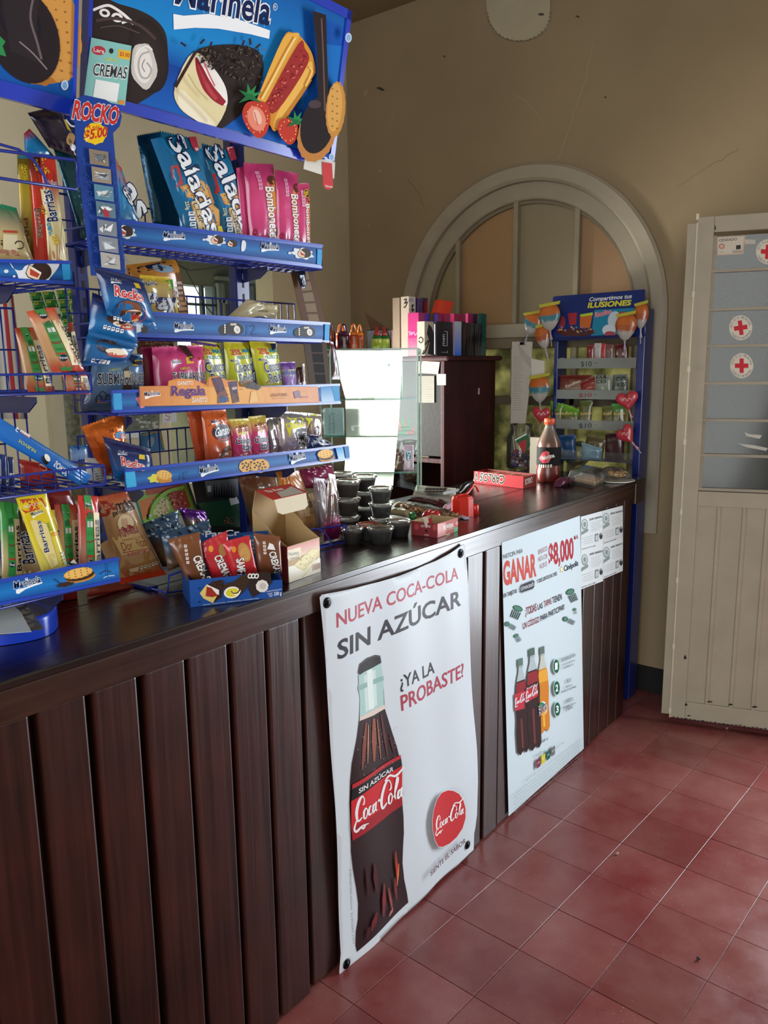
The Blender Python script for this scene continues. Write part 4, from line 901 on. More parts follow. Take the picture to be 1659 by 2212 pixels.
# ------------------------------------------------------------------ the second rack, cut by the left edge of the frame
lk = thing('display_rack', (-0.36, 0.55, 1.0), 'blue wire snack rack at the left edge beside the hanging strip of bags', 'display rack')
YL0, YL1 = 0.22, 0.862
post(lk, 0.72, 0.745, 1.003, 2.1); post(lk, 0.29, 0.318, 1.003, 2.1)
zl = gx(-.2, 160, 228).z; HS2 = Surf((-.24, 0, zl + .008), (0, 1, 0), HV); y2_ = HS2.L(161, 150)[0]
mb = MB(); mb.prism([HS2.S(.22, -.004, -.018), HS2.S(y2_, -.004, -.018), HS2.S(y2_, .35, -.018), HS2.S(.22, .35, -.018)], HN * .0178, '1458a8'); h2 = mb.build('header_sign', 'plastic', lk)
mb = MB()
for a0_, a1_, b0_, b1_ in ((.22, y2_, -.012, .014), (y2_ - .004, y2_ + .002, 0, .35)): mb.prism([HS2.S(a0_, b0_, -.018), HS2.S(a1_, b0_, -.018), HS2.S(a1_, b1_, -.018), HS2.S(a0_, b1_, -.018)], HN * .0225, '1b38b4')
mb.build('sign_frame', 'plastic', h2)
A = Art(HS2, base=.0008); HG('1060b0', '1a86cc', .22, y2_ - .004, .15, .35); HG('1a86cc', '0d4fa4', .22, y2_ - .004, .014, .15)
A.E('b4742e', 72, 60, 92, 128, -20, 60, wob=.02, wn=22); A.E('cf9448', 118, 62, 55, 118, -10, 50, wob=.025, wn=18); rr = random.Random(4)
for i in range(8):
    for j in range(3): A.E('8a5a24', 98 + j * 20 + i * 2, -6 + i * 22 + j * 5, 2.2, 2.4, 0, 6)
A.E('231a1e', 48, 75, 74, 110, -22, 36); A.E('3c3438', 40, 40, 40, 70, -25, 24, c2='15101a'); A.P('2a2226', (2, -10), (84, -10), (76, 60), (92, 140), (20, 110)); A.C('6a5c5e', 5, (70, -5), (64, 40), (78, 90), (88, 128)); A.C('8a7a78', 3, (40, 90), (70, 116), (100, 150))
A.P('2c8a4a', (-5, 75), (10, 90), (4, 100), (12, 122), (-5, 118)); A.E('c4d4ea', 138, 184, 8, 11, 0, 16); A.E('7aa6d4', 138, 184, 5, 8, 0, 14); A.build('printed_design', 'paper', h2)
# its shelves
def lst1(A):
    A.E('dfe4ea', 13, 586, 5, 4, 0, 12); A.E('dfe4ea', 30, 597, 3, 2.5, 0, 10); A.B('dfe4ea', (21, 567), (28, 580), (46, 584), (60, 572), (120, 568), (126, 576), (108, 600), (98, 606), (46, 606), (36, 590)); A.E('35231c', 88, 586, 23, 20, 10, 20)
    A.P('3a2018', (54, 590), (62, 571), (92, 588), (84, 609), (60, 600)); A.P('ead6b4', (56, 589), (63, 573), (89, 589), (82, 606), (61, 598)); A.P('b8412f', (64, 580), (86, 592), (80, 600), (64, 594)); A.P('f4efe8', (63, 573), (89, 589), (87, 594), (72, 582)); A.P('2f9ad8', (132, 568), (150, 568), (152, 604), (136, 605))
price_strip(lk, -.2, (-60, 562), (152, 567), (158, 612), (-60, 600), lst1); zf = gx(-.2, 120, 610).z
basket(lk, -.206, YL0, .838, zf - .002, zf, zf + .11)
bracket(lk, .732, zf - .002, -.2)
# open upper hoops above it
mb = MB(); P_ = lambda x, y: gx(-.19, x, y)
mb.tube([P_(-40, 310), P_(0, 312), P_(40, 323), P_(72, 345), P_(95, 380), P_(105, 404)], .0024, WIRE); mb.tube([P_(-40, 320), P_(0, 325), P_(160, 346), P_(167, 352), P_(169, 402), P_(163, 410), P_(0, 385), P_(-40, 379)], .0028, WIRE)
mb.build('wire_hoop', 'enamel', lk)
zc_ = gx(-.16, 100, 850).z; basket(lk, -.16, YL0, gx(-.16, 197, 830).y, zc_, gx(-.16, 100, 808).z, zc_ + .16, sp=.0245)
bracket(lk, .732, zc_, -.16)
zd_ = gx(-.15, 120, 1060).z; basket(lk, -.15, YL0, gx(-.15, 227, 1030).y, zd_, gx(-.15, 120, 1018).z, zd_ + .13, sp=.0245)
bracket(lk, .732, zd_, -.15)
def lst4(A):
    marinela(A, 30, 1272, 88, 1257, 15); cookie(A, 168, 1238, 32, 14, -12); A.E('3a2218', 140, 1262, 18, 5, -10, 16, wob=.2); A.C('2a2a5a', 2, (116, 1250), (124, 1256), (130, 1262)); A.C('2a2a5a', 1.6, (214, 1240), (228, 1232), (240, 1236)); A.C('d8e8f4', 1.6, (222, 1248), (232, 1244), (246, 1243)); A.S('1a3c80', 1.6, (229, 1216), (231, 1245))
price_strip(lk, -.13, (-60, 1266), (255, 1206), (258, 1252), (-60, 1316), lst4, top='1058a4', mid='1878c4'); zf4 = gx(-.13, 130, 1290).z
basket(lk, -.136, YL0, .835, zf4 + .004, zf4 + .004, zf4 + .1, x_b=-.3)
for y in (.732, .305): bracket(lk, y, zf4 + .004, -.13)

# ================================================================== the bags and packets on the racks
c1 = (0, 0, .4702); c2 = (0, 200, .2532); c3 = (0, 560, .2532); c4 = (250, 400, .3074); c5 = (180, 600, .3617); c6 = (0, 1000, .4219)
cT = (690, 680, .1266); c64 = (640, 600, .2773); cR = (1060, 600, .2411); cK = (500, 1000, .1688); cB = (400, 1160, .2411); cS = (800, 1030, .1567); cG = (220, 980, .2049); cBt = (0, 1040, .1627)
def cracker(A, *pts):
    A.P('c88f48', *pts); cx = sum(p[0] for p in pts) / len(pts); cy = sum(p[1] for p in pts) / len(pts)
    A.P('dcab66', *[(cx + (p[0] - cx) * .9, cy + (p[1] - cy) * .9) for p in pts])
    for p in pts:
        for t in (.35, .65): A.E('8a5a2c', cx + (p[0] - cx) * t, cy + (p[1] - cy) * t, 3.5, 3.5, 0, 6)
def nutri(A, x, y, dx, dy, n, w, h, c='e8ecee', k='2a3a6a'):
    for i in range(n):
        X, Y = x + dx * i, y + dy * i; A.P(c, (X - w, Y - h), (X + w, Y - h), (X + w, Y + h), (X - w, Y + h)); A.P(k, (X - w * .55, Y - h * .5), (X + w * .55, Y - h * .5), (X + w * .55, Y + h * .1), (X - w * .55, Y + h * .1))

# top shelf --------------------------------------------------------
TG = 'blue cracker bags on the top shelf'
def sal(dx):
    def f(A):
        q = lambda x, y: (x + dx * (1 - (y - 600) * .0), y + (0 if dx == 0 else 45 + (y - 620) * -.05))
        A.P('1a7ab4', q(735, 640), q(830, 625), q(1000, 1100), q(880, 1075)); A.P('146a9a', q(690, 640), q(742, 630), q(900, 1085), q(850, 1070))
        cracker(A, q(810, 860), q(905, 830), q(960, 860), q(985, 935), q(905, 930), q(840, 910)); cracker(A, q(855, 935), q(950, 915), q(1005, 965), q(1010, 1050), q(880, 1020))
        A.P('c43a3a', q(775, 765), q(800, 762), q(822, 850), q(797, 866)); A.P('b03040', q(862, 630), q(897, 628), q(912, 690), q(885, 700)); A.T('f2e8e0', 'Lara', q(868, 636), q(893, 696), q(892, 630), .03)
        otext(A, 'Saladas', q(762, 640), q(945, 1095), q(832, 612), 'eef2f4', '10204a', .05, .07, 3)
        A.P('d8be8a', q(858, 930), q(885, 925), q(925, 1060), q(897, 1065)); A.T('2a3040', 'Clásicas', q(863, 938), q(905, 1062), q(886, 934), .02)
        nutri(A, q(860, 985)[0], q(860, 985)[1], 4, 24, 4, 12, 9); A.T('f2e8a0', '233g', q(832, 930), q(840, 968), q(846, 928), .02); A.P('ecd840', q(985, 1040), q(1015, 1040), q(1025, 1080), q(990, 1085))
    return f
bag('cracker_bag', 'teal foil cracker bag side-on, standing left of the two big lettered cracker bags', 'bag', TG, -.395, [(628, 620), (740, 600), (880, 1130), (715, 1100)], .03, ['16597a', '0e4866', '12506e'], None, 'foil', c1, 1.6)
bag('cracker_bag', 'larger teal cracker bag with slanted white lettering, left of its pair', 'bag', TG, -.335, [(735, 598), (900, 636), (1022, 1150), (862, 1140)], .028, ['17607c', '1878a8', '14608c'], sal(0), 'film', c1, 1.3)
bag('cracker_bag', 'teal cracker bag with slanted white lettering beside the pink packets', 'bag', TG, -.372, [(925, 655), (1050, 690), (1150, 1150), (1012, 1140)], .026, ['1b6f8e', '1e86b4', '14608c'], sal(172), 'film', c1, 1.2)
def salR(A):
    A.P('1f86bc', (535, 820), (560, 780), (640, 1010), (560, 1010)); A.P('c84438', (540, 758), (556, 768), (592, 880), (572, 880)); otext(A, 'as', (548, 870), (632, 1010), (600, 832), 'eef2f4', '10204a', .06, .08)
bag('cracker_bag', 'cracker bag mostly hidden behind the hanging strip, only its last white letters showing', 'bag', TG, -.36, [(440, 640), (535, 730), (655, 1060), (520, 1080)], .025, ['c8743c', '1f86bc', '1a6fa4'], salR, 'film', c1)
def bom(pts, full=True):
    (x0, y0), (x1, y1), (x2, y2), (x3, y3) = pts
    def f(A):
        P = lambda u, v: ((x0 * (1 - u) + x1 * u) * (1 - v) + (x3 * (1 - u) + x2 * u) * v, (y0 * (1 - u) + y1 * u) * (1 - v) + (y3 * (1 - u) + y2 * u) * v)
        A.P('d98a2c', P(.62, .22), P(.9, .2), P(.97, .86), P(.7, .9), P(.55, .5)); A.E('5a2c20', *P(.8, .2), abs(x1 - x0) * .16, 22, 0, 14); A.E('a02850', *P(.1, .8), 8, 16, 0, 10); A.E('4a2018', *P(.88, .8), abs(x1 - x0) * .13, 20, 0, 14); A.E('e8e0dc', *P(.8, .86), abs(x1 - x0) * .12, 14, 0, 12)
        otext(A, 'Bombonetes', P(.52, .28), P(.62, .9), P(.84, .28), 'f6f0e8', '5a1c2c', .05, .08); nutri(A, *P(.36, .12), (x3 - x0) * .03, (y3 - y0) * .045, 5, 8, 7, 'e8a8c0', 'c04070')
        for i in range(10): A.E('e05080', *P(.08 + .06 * (i % 2), .1 + .08 * i), 2.2, 2.2, 0, 6)
    return f
for i, (q, lab) in enumerate((([(1085, 770), (1130, 762), (1165, 1140), (1115, 1130)], 'darker pink packet squeezed first against the teal cracker bag'), ([(1118, 745), (1256, 752), (1278, 1150), (1152, 1150)], 'pink chocolate-sweet packet with orange band, first of the wide pair'),
        ([(1264, 778), (1368, 792), (1382, 1180), (1276, 1160)], 'pink chocolate-sweet packet with a torn white glint, second of the wide pair'), ([(1366, 842), (1420, 838), (1425, 1200), (1372, 1180)], 'narrow pink packet with a black price disc at the shelf end'))):
    def art(A, q=q, i=i):
        bom(q)(A)
        if i == 3: A.E('e8c040', 1402, 890, 14, 20, 0, 14); A.E('1c1c1c', 1402, 890, 12, 17, 0, 14); A.T('f0c040', '8', (1396, 898), (1409, 898), (1396, 878), .04)
    bag('sweet_packet', lab, 'packet', 'pink sweet packets on the top shelf', -.36 + .008 * i, q, .018, ['c03868', 'd44880', 'c03a70'], art if i else None, 'film', c1, 1.4)
# dark bags behind the strip, left rack
bag('biscuit_bag', 'black and purple biscuit bag leaning behind the hanging strip, yellow flash on it', 'bag', 'bags on the top shelf of the left rack', -.34, [(235, 170), (500, 110), (665, 560), (420, 470)], .03, ['1c1722', '2a2030', '1c1822'], lambda A: (A.P('d8b828', (450, 140), (560, 240), (610, 340), (470, 250)), A.E('b8905a', 590, 400, 45, 60, 30, 16), A.E('e8e8e8', 615, 470, 30, 30, 0, 16), A.C('e8e8f0', 14, (560, 230), (600, 280), (635, 290))), 'film', c2, 1.5)
bag('foil_bag', 'dark teal foil bag leaning diagonally beside the hanging strip', 'bag', 'bags on the top shelf of the left rack', -.35, [(455, 470), (660, 500), (760, 1240), (690, 1250)], .03, ['12404c', '174e5c', '0f3a46'], None, 'foil', c2, 1.8)
bag('foil_bag', 'blue bag with a red serrated top edge at the upper left', 'bag', 'bags on the top shelf of the left rack', -.36, [(205, 350), (250, 305), (480, 560), (215, 560)], .02, ['c03028', '1f7ab0', '1b6c9c', '186290'], None, 'film', c2)
def bar1(A): A.P('6a5a14', (150, 560), (245, 560), (250, 700), (148, 700)); A.P('2c7c9c', (150, 540), (245, 530), (245, 575), (150, 590)); A.T('e4c43a', '20%', (176, 628), (195, 755), (215, 624), .04); A.T('7a4018', 'Piña', (190, 1075), (215, 1300), (225, 1070), .02)
bag('bar_packet', 'yellow filled-bar packet, leftmost on the shelf', 'packet', 'filled-bar packets on the left rack', -.29, [(145, 520), (250, 520), (330, 1480), (190, 1480)], .02, ['8a7a1c', 'b8a030', 'b49a4c', 'a08a40'], bar1, 'film', c2)
def bar2(A):
    A.P('c03222', (255, 700), (335, 700), (425, 1440), (290, 1440)); A.P('e4d49a', (330, 820), (400, 810), (490, 1440), (420, 1440)); A.T('e4c43a', '20%', (275, 570), (300, 670), (315, 566), .04)
    otext(A, 'Barritas', (283, 990), (318, 1240), (332, 985), '3a1418', 'e8c8b0', .02, .06)
bag('bar_packet', 'red filled-bar packet between the yellow one and the large striped one', 'packet', 'filled-bar packets on the left rack', -.28, [(242, 545), (345, 540), (480, 1480), (320, 1480)], .02, ['3a2018', 'c83a26', 'b82e20', 'b03020'], bar2, 'film', c2)
def bar3(A):
    A.P('c23224', (365, 560), (468, 580), (475, 800), (380, 800)); A.T('e8cc30', '20%', (378, 702), (352, 560), (415, 690), .04); A.P('e6d8a0', (345, 830), (400, 820), (480, 1430), (440, 1440)); A.P('dccf98', (520, 1100), (550, 1200), (560, 1440), (500, 1420))
    marinela(A, 375, 775, 470, 790, 28, True, '8a1c2c'); A.T('f0a828', 'Mini', (385, 1040), (372, 965), (352, 1035), .05, '7a3a10', .05); otext(A, 'Barritas', (480, 1100), (420, 835), (395, 1105), '16204e', 'eef0f0', .05, .07)
    A.T('3aa0d0', 'TUBO', (440, 1215), (415, 1110), (412, 1222), .06, '16204e', .05); A.T('f0c020', 'MAX', (492, 1290), (462, 1215), (452, 1300), .06, '3a1a10', .05)
bag('bar_packet', 'large long packet of mini filled bars with dark blue lettering', 'packet', 'filled-bar packets on the left rack', -.275, [(340, 530), (468, 545), (572, 1490), (418, 1500)], .022, ['8c2430', 'a83426', 'd8c890', 'c8b880', 'b85038'], bar3, 'film', c2)
def orej(A):
    A.P('1c7a54', (0, 950), (140, 985), (145, 1015), (0, 985)); A.P('d9cda6', (0, 1215), (195, 1225), (245, 1370), (0, 1345)); A.P('b43c2a', (0, 1180), (120, 1185), (122, 1205), (0, 1200))
    A.T('2c2418', 'Orejas', (180, 1270), (-150, 1258), (182, 1345), .0); otext(A, 'Tía Rosa', (140, 1350), (-60, 1340), (142, 1400), 'a82c2c', 'f0e4d0', .02, .04); A.P('cfc8b0', (155, 1120), (180, 1110), (205, 1185), (180, 1195))
bag('pastry_bag', 'upside-down bag of flaky pastries with cream label and green top', 'bag', 'bags on the top shelf of the left rack', -.27, [(-120, 930), (140, 985), (310, 1500), (-120, 1500)], .04, ['2a7a54', '8a8468', 'c4ae78', 'bfa870', 'b89c64'], orej, 'film', c2, 1.2)

# second shelf ----------------------------------------------------
def van(A):
    A.P('12183a', (80, 590), (425, 520), (430, 560), (82, 628)); A.P('d8902c', (80, 600), (260, 590), (230, 640), (80, 640)); A.E('8ea4b8', 300, 590, 75, 30, 5, 20); A.E('2c3444', 285, 588, 14, 20, 0, 12); A.P('6a4020', (385, 620), (440, 610), (500, 900), (440, 930))
    for i, w in enumerate(('100%', 'uso', 'fácil')): A.T('e8e0d0', w, (392, 700 + 34 * i), (445, 700 + 34 * i), (390, 680 + 34 * i), .03)
    for i in range(4): A.P('b88850', (400, 790 + 36 * i), (478, 786 + 36 * i), (484, 808 + 36 * i), (405, 812 + 36 * i))
bag('coffee_bag', 'brown and orange bag printed with a blue van, behind the yellow-topped bag', 'bag', 'bags on the second shelf', -.40, [(75, 560), (430, 520), (520, 960), (80, 960)], .02, ['d08a30', 'a87038', '6a3c1c', '5c3418'], van, 'film', c4, .6, ends=False)
def pay(A):
    A.P('3f9434', (1400, 185), (1470, 170), (1480, 260), (1410, 265)); A.T('d8e040', 'Fruta', (1412, 250), (1470, 248), (1412, 236), .04); A.P('f0f4f0', (1410, 232), (1425, 210), (1442, 228)); marinela(A, 1208, 228, 1318, 222, 36, False); A.P('e4c81c', (1490, 440), (1500, 300), (1520, 470), (1495, 480))
    otext(A, 'Pay', (1215, 430), (1490, 425), (1215, 290), 'c8ccd0', '1c1c5c', .08, .09, 3)
bag('pie_bag', 'gold foil pie bag with yellow top and big grey-white lettering', 'bag', 'bags on the second shelf', -.36, [(1190, 130), (1445, 150), (1520, 560), (1200, 560)], .035, ['d8b818', 'b8a268', 'a89258', 'a8904c', 'c8a838'], pay, 'film', c3, 1.6)
def crum(A): A.T('4a4030', 'HARINA', (548, 674), (566, 676), (549, 669), .0); A.P('2c4478', (512, 690), (545, 684), (588, 690), (580, 700), (505, 700)); A.C('dce4f0', 2.5, (520, 692), (545, 689), (575, 693))
bag('crumpled_bag', 'crumpled cream paper-like bag lying on the second shelf', 'bag', 'bags on the second shelf', -.35, [(534, 646), (600, 660), (594, 716), (468, 706)], .03, ['cfc5a2', 'b8ae8c', '9c8c6c'], crum, 'film', wr=3.5, crimp=.02, ends=False)
# third shelf ------------------------------------------------------
def subB(A):
    A.P('15294e', (1080, 800), (1205, 840), (1210, 1110), (1090, 1110)); A.P('3e2c24', (1010, 940), (1060, 900), (1080, 1120), (1000, 1130)); A.P('e0ae2c', (1085, 862), (1210, 860), (1208, 905), (1085, 908)); A.T('2a2010', 'IMAGEN', (1092, 900), (1204, 898), (1092, 866), .04); A.T('cfd45c', 'SUMÉRGETE', (885, 958), (985, 945), (883, 936), .02)
    otext(A, 'SUBMARINOS', (800, 1068), (1205, 1058), (800, 972), '101c3c', 'eef2f4', .03, .08); A.P('d6c9a8', (1010, 955), (1062, 950), (1072, 1005), (1012, 1012)); A.T('3a2818', 'BUSCA', (1015, 975), (1060, 973), (1015, 958), .02)
    A.C('10182c', 5, (800, 1180), (830, 1125), (880, 1180)); A.E('10182c', 805, 1190, 22, 34, 0, 16); A.E('44556c', 805, 1190, 15, 26, 0, 16); A.E('10182c', 875, 1185, 20, 32, 0, 16); A.E('44556c', 875, 1185, 13, 24, 0, 16); A.T('e08c28', 'CÓDIGO', (800, 1225), (890, 1222), (800, 1200), .04)
bag('sponge_cake_bag', 'steel-blue cake bag with a bicycle print at the left end of the third shelf', 'bag', 'cake bags on the third shelf', -.33, [(815, 770), (1215, 810), (1235, 1300), (700, 1300)], .035, ['2a5c8c', '5a86b0', '4a688c', '3a4454'], subB, 'film', c3, 1.3)
bag('brown_cake_bag', 'dark orange and brown bag peeping out above the pink cake bag', 'bag', 'cake bags on the third shelf', -.39, [(1160, 650), (1480, 690), (1480, 900), (1180, 900)], .02, ['9a4c28', '6a3c20', '5a3018'], lambda A: A.T('d8cc98', 'BIENVENIDO', (1215, 724), (1468, 722), (1215, 680), .03), 'film', c3)
bag('sponge_cake_bag', 'magenta cake bag seen from its dark side, left of the open pink one', 'bag', 'cake bags on the third shelf', -.35, [(340, 412), (440, 408), (460, 720), (370, 730)], .03, ['a82458', '8c1c48', '7a1840'], None, 'film', c5, 1.4)
def subP(A):
    A.P('3e2420', (560, 400), (610, 405), (650, 560), (600, 480)); A.P('e6c03a', (583, 478), (620, 468), (625, 510), (586, 515)); A.T('b84028', 'IMAG', (650, 494), (705, 490), (650, 472), .04); marinela(A, 497, 512, 555, 508, 20); A.T('d8dc50', 'SUMÉRGETE', (545, 550), (602, 545), (545, 534), .02); otext(A, 'SUBMARINOS', (500, 620), (722, 612), (500, 566), '14182c', 'f0f0f4', .03, .09)
    A.P('d8b8d8', (660, 520), (720, 520), (720, 600), (665, 560))
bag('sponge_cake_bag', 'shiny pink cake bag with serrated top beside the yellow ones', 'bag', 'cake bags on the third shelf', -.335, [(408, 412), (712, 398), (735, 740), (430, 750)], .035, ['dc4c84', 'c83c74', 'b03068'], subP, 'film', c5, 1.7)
def choco(q, first=False):
    (x0, y0), (x1, y1), (x2, y2), (x3, y3) = q
    def f(A):
        P = lambda u, v: ((x0 * (1 - u) + x1 * u) * (1 - v) + (x3 * (1 - u) + x2 * u) * v, (y0 * (1 - u) + y1 * u) * (1 - v) + (y3 * (1 - u) + y2 * u) * v)
        if first: A.P('5a2c84', P(.0, .02), P(1, .05), P(1, .09), P(0, .07))
        A.P('c8922c' if not first else 'c8b8d8', P(0, .78), P(.5, .66), P(1, .7), P(1, 1), P(0, 1)); A.T('c84a3a', '25%', P(.16, .24), P(.56, .24), P(.16, .14), .06, 'f0a088', .05); A.T('2088a8', 'MÁS', P(.6, .2), P(.98, .2), P(.6, .12), .06); A.T('2088a8', 'PRODUCTO', P(.35, .32), P(.95, .30), P(.35, .26), .04); marinela(A, *P(.1, .36), *P(.4, .36), 15, False)
        otext(A, 'Choco', P(.25, .56), P(.95, .5), P(.22, .38), '1c2c4c', 'eef2f2', .05, .09); otext(A, 'Roles', P(.42, .74), P(1.0, .66), P(.36, .58), '1c2c4c', 'eef2f2', .05, .09); A.E('8a4a20', *P(.6, .9), 26, 12, 0, 14); A.E('7a3c18', *P(.15, .86), 14, 16, 0, 12); A.E('58a838', *P(.75, .82), 11, 8, 0, 10)
    return f
for i, (q, lab) in enumerate((([(640, 368), (815, 388), (868, 720), (690, 720)], 'yellow chocolate-roll bag with purple edge beside the pink bag'), ([(838, 380), (990, 378), (1018, 720), (862, 720)], 'creased yellow chocolate-roll bag, middle of the three'), ([(988, 368), (1150, 382), (1196, 720), (1060, 720)], 'upright yellow chocolate-roll bag with orange base, right of the three'))):
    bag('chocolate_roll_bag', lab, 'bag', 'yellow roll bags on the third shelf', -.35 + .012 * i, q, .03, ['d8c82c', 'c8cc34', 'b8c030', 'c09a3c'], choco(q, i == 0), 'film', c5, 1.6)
def nap(A):
    A.P('7a44a8', (1180, 510), (1262, 508), (1258, 545), (1182, 548)); A.P('d8c878', (1178, 548), (1258, 545), (1258, 556), (1178, 560)); otext(A, 'Napolitano', (1140, 582), (1262, 575), (1140, 552), '2860a8', 'e0d8ec', .03, .06); A.P('8c4cb0', (1190, 592), (1262, 588), (1265, 625), (1195, 628)); A.S('2a2430', 4, (1195, 638), (1265, 632))
    for i in range(5): A.S('e8e0d8', 2, (1200 + i * 12, 642), (1206 + i * 12, 630))
bag('cake_packet', 'small lilac and gold cake packet right of the yellow roll bags', 'packet', 'cake bags on the third shelf', -.35, [(1168, 503), (1264, 500), (1275, 700), (1190, 700)], .022, ['8a50b4', 'b09ad0', '9a6cc0', '8c4cb0'], nap, 'film', c5)
bag('wrapped_bar', 'thin brown bar with silver twisted top on the third shelf', 'packet', 'small packets at the end of the third shelf', -.36, [(1308, 515), (1322, 512), (1330, 660), (1305, 660)], .012, ['b8b0a8', '5a2820', '4a2018'], lambda A: A.P('e8e8e8', (1308, 620), (1326, 619), (1326, 642), (1309, 642)), 'film', c5, 1.5, 6, 12)
bag('wrapped_bar', 'dark maroon packet beside the thin silver-topped bar', 'packet', 'small packets at the end of the third shelf', -.38, [(1266, 535), (1306, 532), (1306, 660), (1268, 660)], .012, ['3c2420', '5a2420', '4a1c1c'], lambda A: A.T('b08a50', 'ZZ', (1272, 560), (1296, 558), (1272, 548), .02), 'film', c5, 1, 8, 12)
# fourth shelf -----------------------------------------------------
def gans(A):
    marinela(A, 745, 864, 798, 861, 16); A.E('1c2038', 812, 925, 62, 50, 10, 28); A.C('c8d0e0', 3, (765, 900), (785, 880), (820, 872), (850, 885), (868, 910)); A.C('c0342c', 8, (770, 950), (800, 965), (835, 962), (862, 945)); otext(A, 'Gansito', (762, 950), (872, 925), (770, 895), 'eef0f2', '16183a', .05, .08)
    A.P('5a3428', (800, 1080), (815, 1020), (850, 1000), (885, 1040), (885, 1080)); A.P('e0d0c0', (810, 1075), (828, 1040), (850, 1045), (850, 1080)); A.E('b84030', 840, 1065, 12, 9, 0, 10)
    rr = random.Random(3)
    for i in range(22): A.E('7a3418', 730 + rr.random() * 130, 800 + rr.random() * 100, 4, 3, rr.random() * 90, 7)
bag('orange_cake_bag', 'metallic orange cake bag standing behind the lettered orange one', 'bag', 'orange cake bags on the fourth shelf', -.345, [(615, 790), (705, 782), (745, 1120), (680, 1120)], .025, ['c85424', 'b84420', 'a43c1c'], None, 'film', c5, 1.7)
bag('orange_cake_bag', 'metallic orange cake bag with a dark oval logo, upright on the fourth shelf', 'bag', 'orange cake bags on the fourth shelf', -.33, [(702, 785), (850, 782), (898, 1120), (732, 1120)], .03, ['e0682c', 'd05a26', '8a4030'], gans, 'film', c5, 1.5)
def chk(q):
    (x0, y0), (x1, y1), (x2, y2), (x3, y3) = q
    def f(A):
        P = lambda u, v: ((x0 * (1 - u) + x1 * u) * (1 - v) + (x3 * (1 - u) + x2 * u) * v, (y0 * (1 - u) + y1 * u) * (1 - v) + (y3 * (1 - u) + y2 * u) * v)
        A.P('d8cc2c', P(.02, .1), P(.98, .07), P(.96, .33), P(.06, .38)); A.T('4a2418', 'A SÓLO', P(.22, .22), P(.82, .18), P(.22, .16), .05); A.T('a84420', '$7.00', P(.28, .32), P(.82, .28), P(.28, .24), .05); A.T('14204e', 'Choco', P(.14, .56), P(.92, .54), P(.18, .42), .08, 'f2f2f4', .1); A.T('14204e', 'tor', P(.42, .70), P(.92, .68), P(.44, .57), .1, 'f2f2f4', .1); A.P('e0d4cc', P(.3, .8), P(.85, .72), P(.95, .86), P(.5, .9))
        for i in range(8): A.E('6a1c3c', *P(.1 + .1 * i, .74 + .05 * (i % 3)), 5, 3, 40, 6)
    return f
for i, (q, lab) in enumerate((([(862, 842), (988, 838), (1012, 1110), (890, 1110)], 'pink bag with yellow top label, left one of the pair on the fourth shelf'), ([(984, 828), (1088, 818), (1118, 1110), (1000, 1110)], 'pink bag with yellow top label, right one next to the silver bag'))):
    bag('pink_snack_bag', lab, 'bag', 'pink and yellow bags on the fourth shelf', -.335, q, .03, ['d8c83c', 'c43c6c', 'b83464', 'b8506c'], chk(q), 'film', c5, 1.5)
bag('silver_bag', 'silver foil bag seen edge-on between the pink and the yellow bags', 'bag', 'foil bags on the fourth shelf', -.34, [(90, 420), (360, 330), (500, 1150), (220, 1150)], .03, ['8a847c', 'a89ca0', '9a8c94'], None, 'foil', (560, 860, .1085), 2.4)
def tao(A):
    A.P('d6d024', (440, 330), (580, 400), (800, 380), (1060, 400), (960, 580), (800, 570), (560, 620), (540, 780), (480, 560)); A.T('2c2c14', 'AÚN A SÓLO', (625, 512), (925, 500), (625, 440), .04); A.T('b86a1c', '$7.00', (690, 560), (915, 545), (690, 515), .03); A.P('16161a', (625, 690), (680, 610), (800, 590), (920, 610), (960, 700), (900, 900), (880, 1040), (690, 1040), (700, 900))
    for i, w in enumerate(('DEL', 'MAIZ', 'TAO')): A.T('e8e6e6', w, (670 + 14 * i, 775 + 122 * i), (905 - 6 * i, 775 + 122 * i), (670 + 14 * i, 665 + 122 * i), .06)
    rr = random.Random(6)
    for i in range(16): A.E('1c1c20', 560 + rr.random() * 90, 620 + rr.random() * 420, 9, 6, rr.random() * 90, 7)
bag('black_logo_bag', 'silvery bag with yellow top and black block of white letters', 'bag', 'foil bags on the fourth shelf', -.325, [(420, 250), (960, 290), (960, 1180), (480, 1180)], .04, ['a8a49c', 'c8bcc0', 'c0b0b8', '8c8890'], tao, 'foil', (560, 860, .1085), 1.2)
bag('silver_bag', 'pinkish foil bag with a yellow corner at the right end of the fourth shelf', 'bag', 'foil bags on the fourth shelf', -.345, [(960, 290), (1230, 330), (1240, 780), (1000, 1000)], .035, ['c8c4b8', 'c0a8a8', 'b8a0a8'], lambda A: (A.P('ccc830', (990, 330), (1140, 310), (1150, 480), (1000, 640)), A.E('1a1a1e', 1100, 640, 50, 90, 15, 16), A.E('e8e8e8', 1110, 640, 26, 50, 15, 14)), 'foil', (560, 860, .1085), 1.8)
def prin(A): A.T('d8dce4', 'Principe', (1030, 960), (1180, 800), (1000, 890), .02, '16204c', .04); A.C('d0cca8', 14, (1180, 910), (1230, 880), (1260, 920), (1210, 980), (1280, 960)); A.C('c8c8c8', 10, (1330, 900), (1380, 920), (1420, 950))
bag('biscuit_packet', 'navy biscuit packet slumped at the end of the fourth shelf', 'packet', 'foil bags on the fourth shelf', -.29, [(985, 720), (1150, 740), (1540, 960), (950, 1050)], .02, ['1a2a58', '1c2c5c', '16224a'], prin, 'film', (560, 860, .1085), 2)
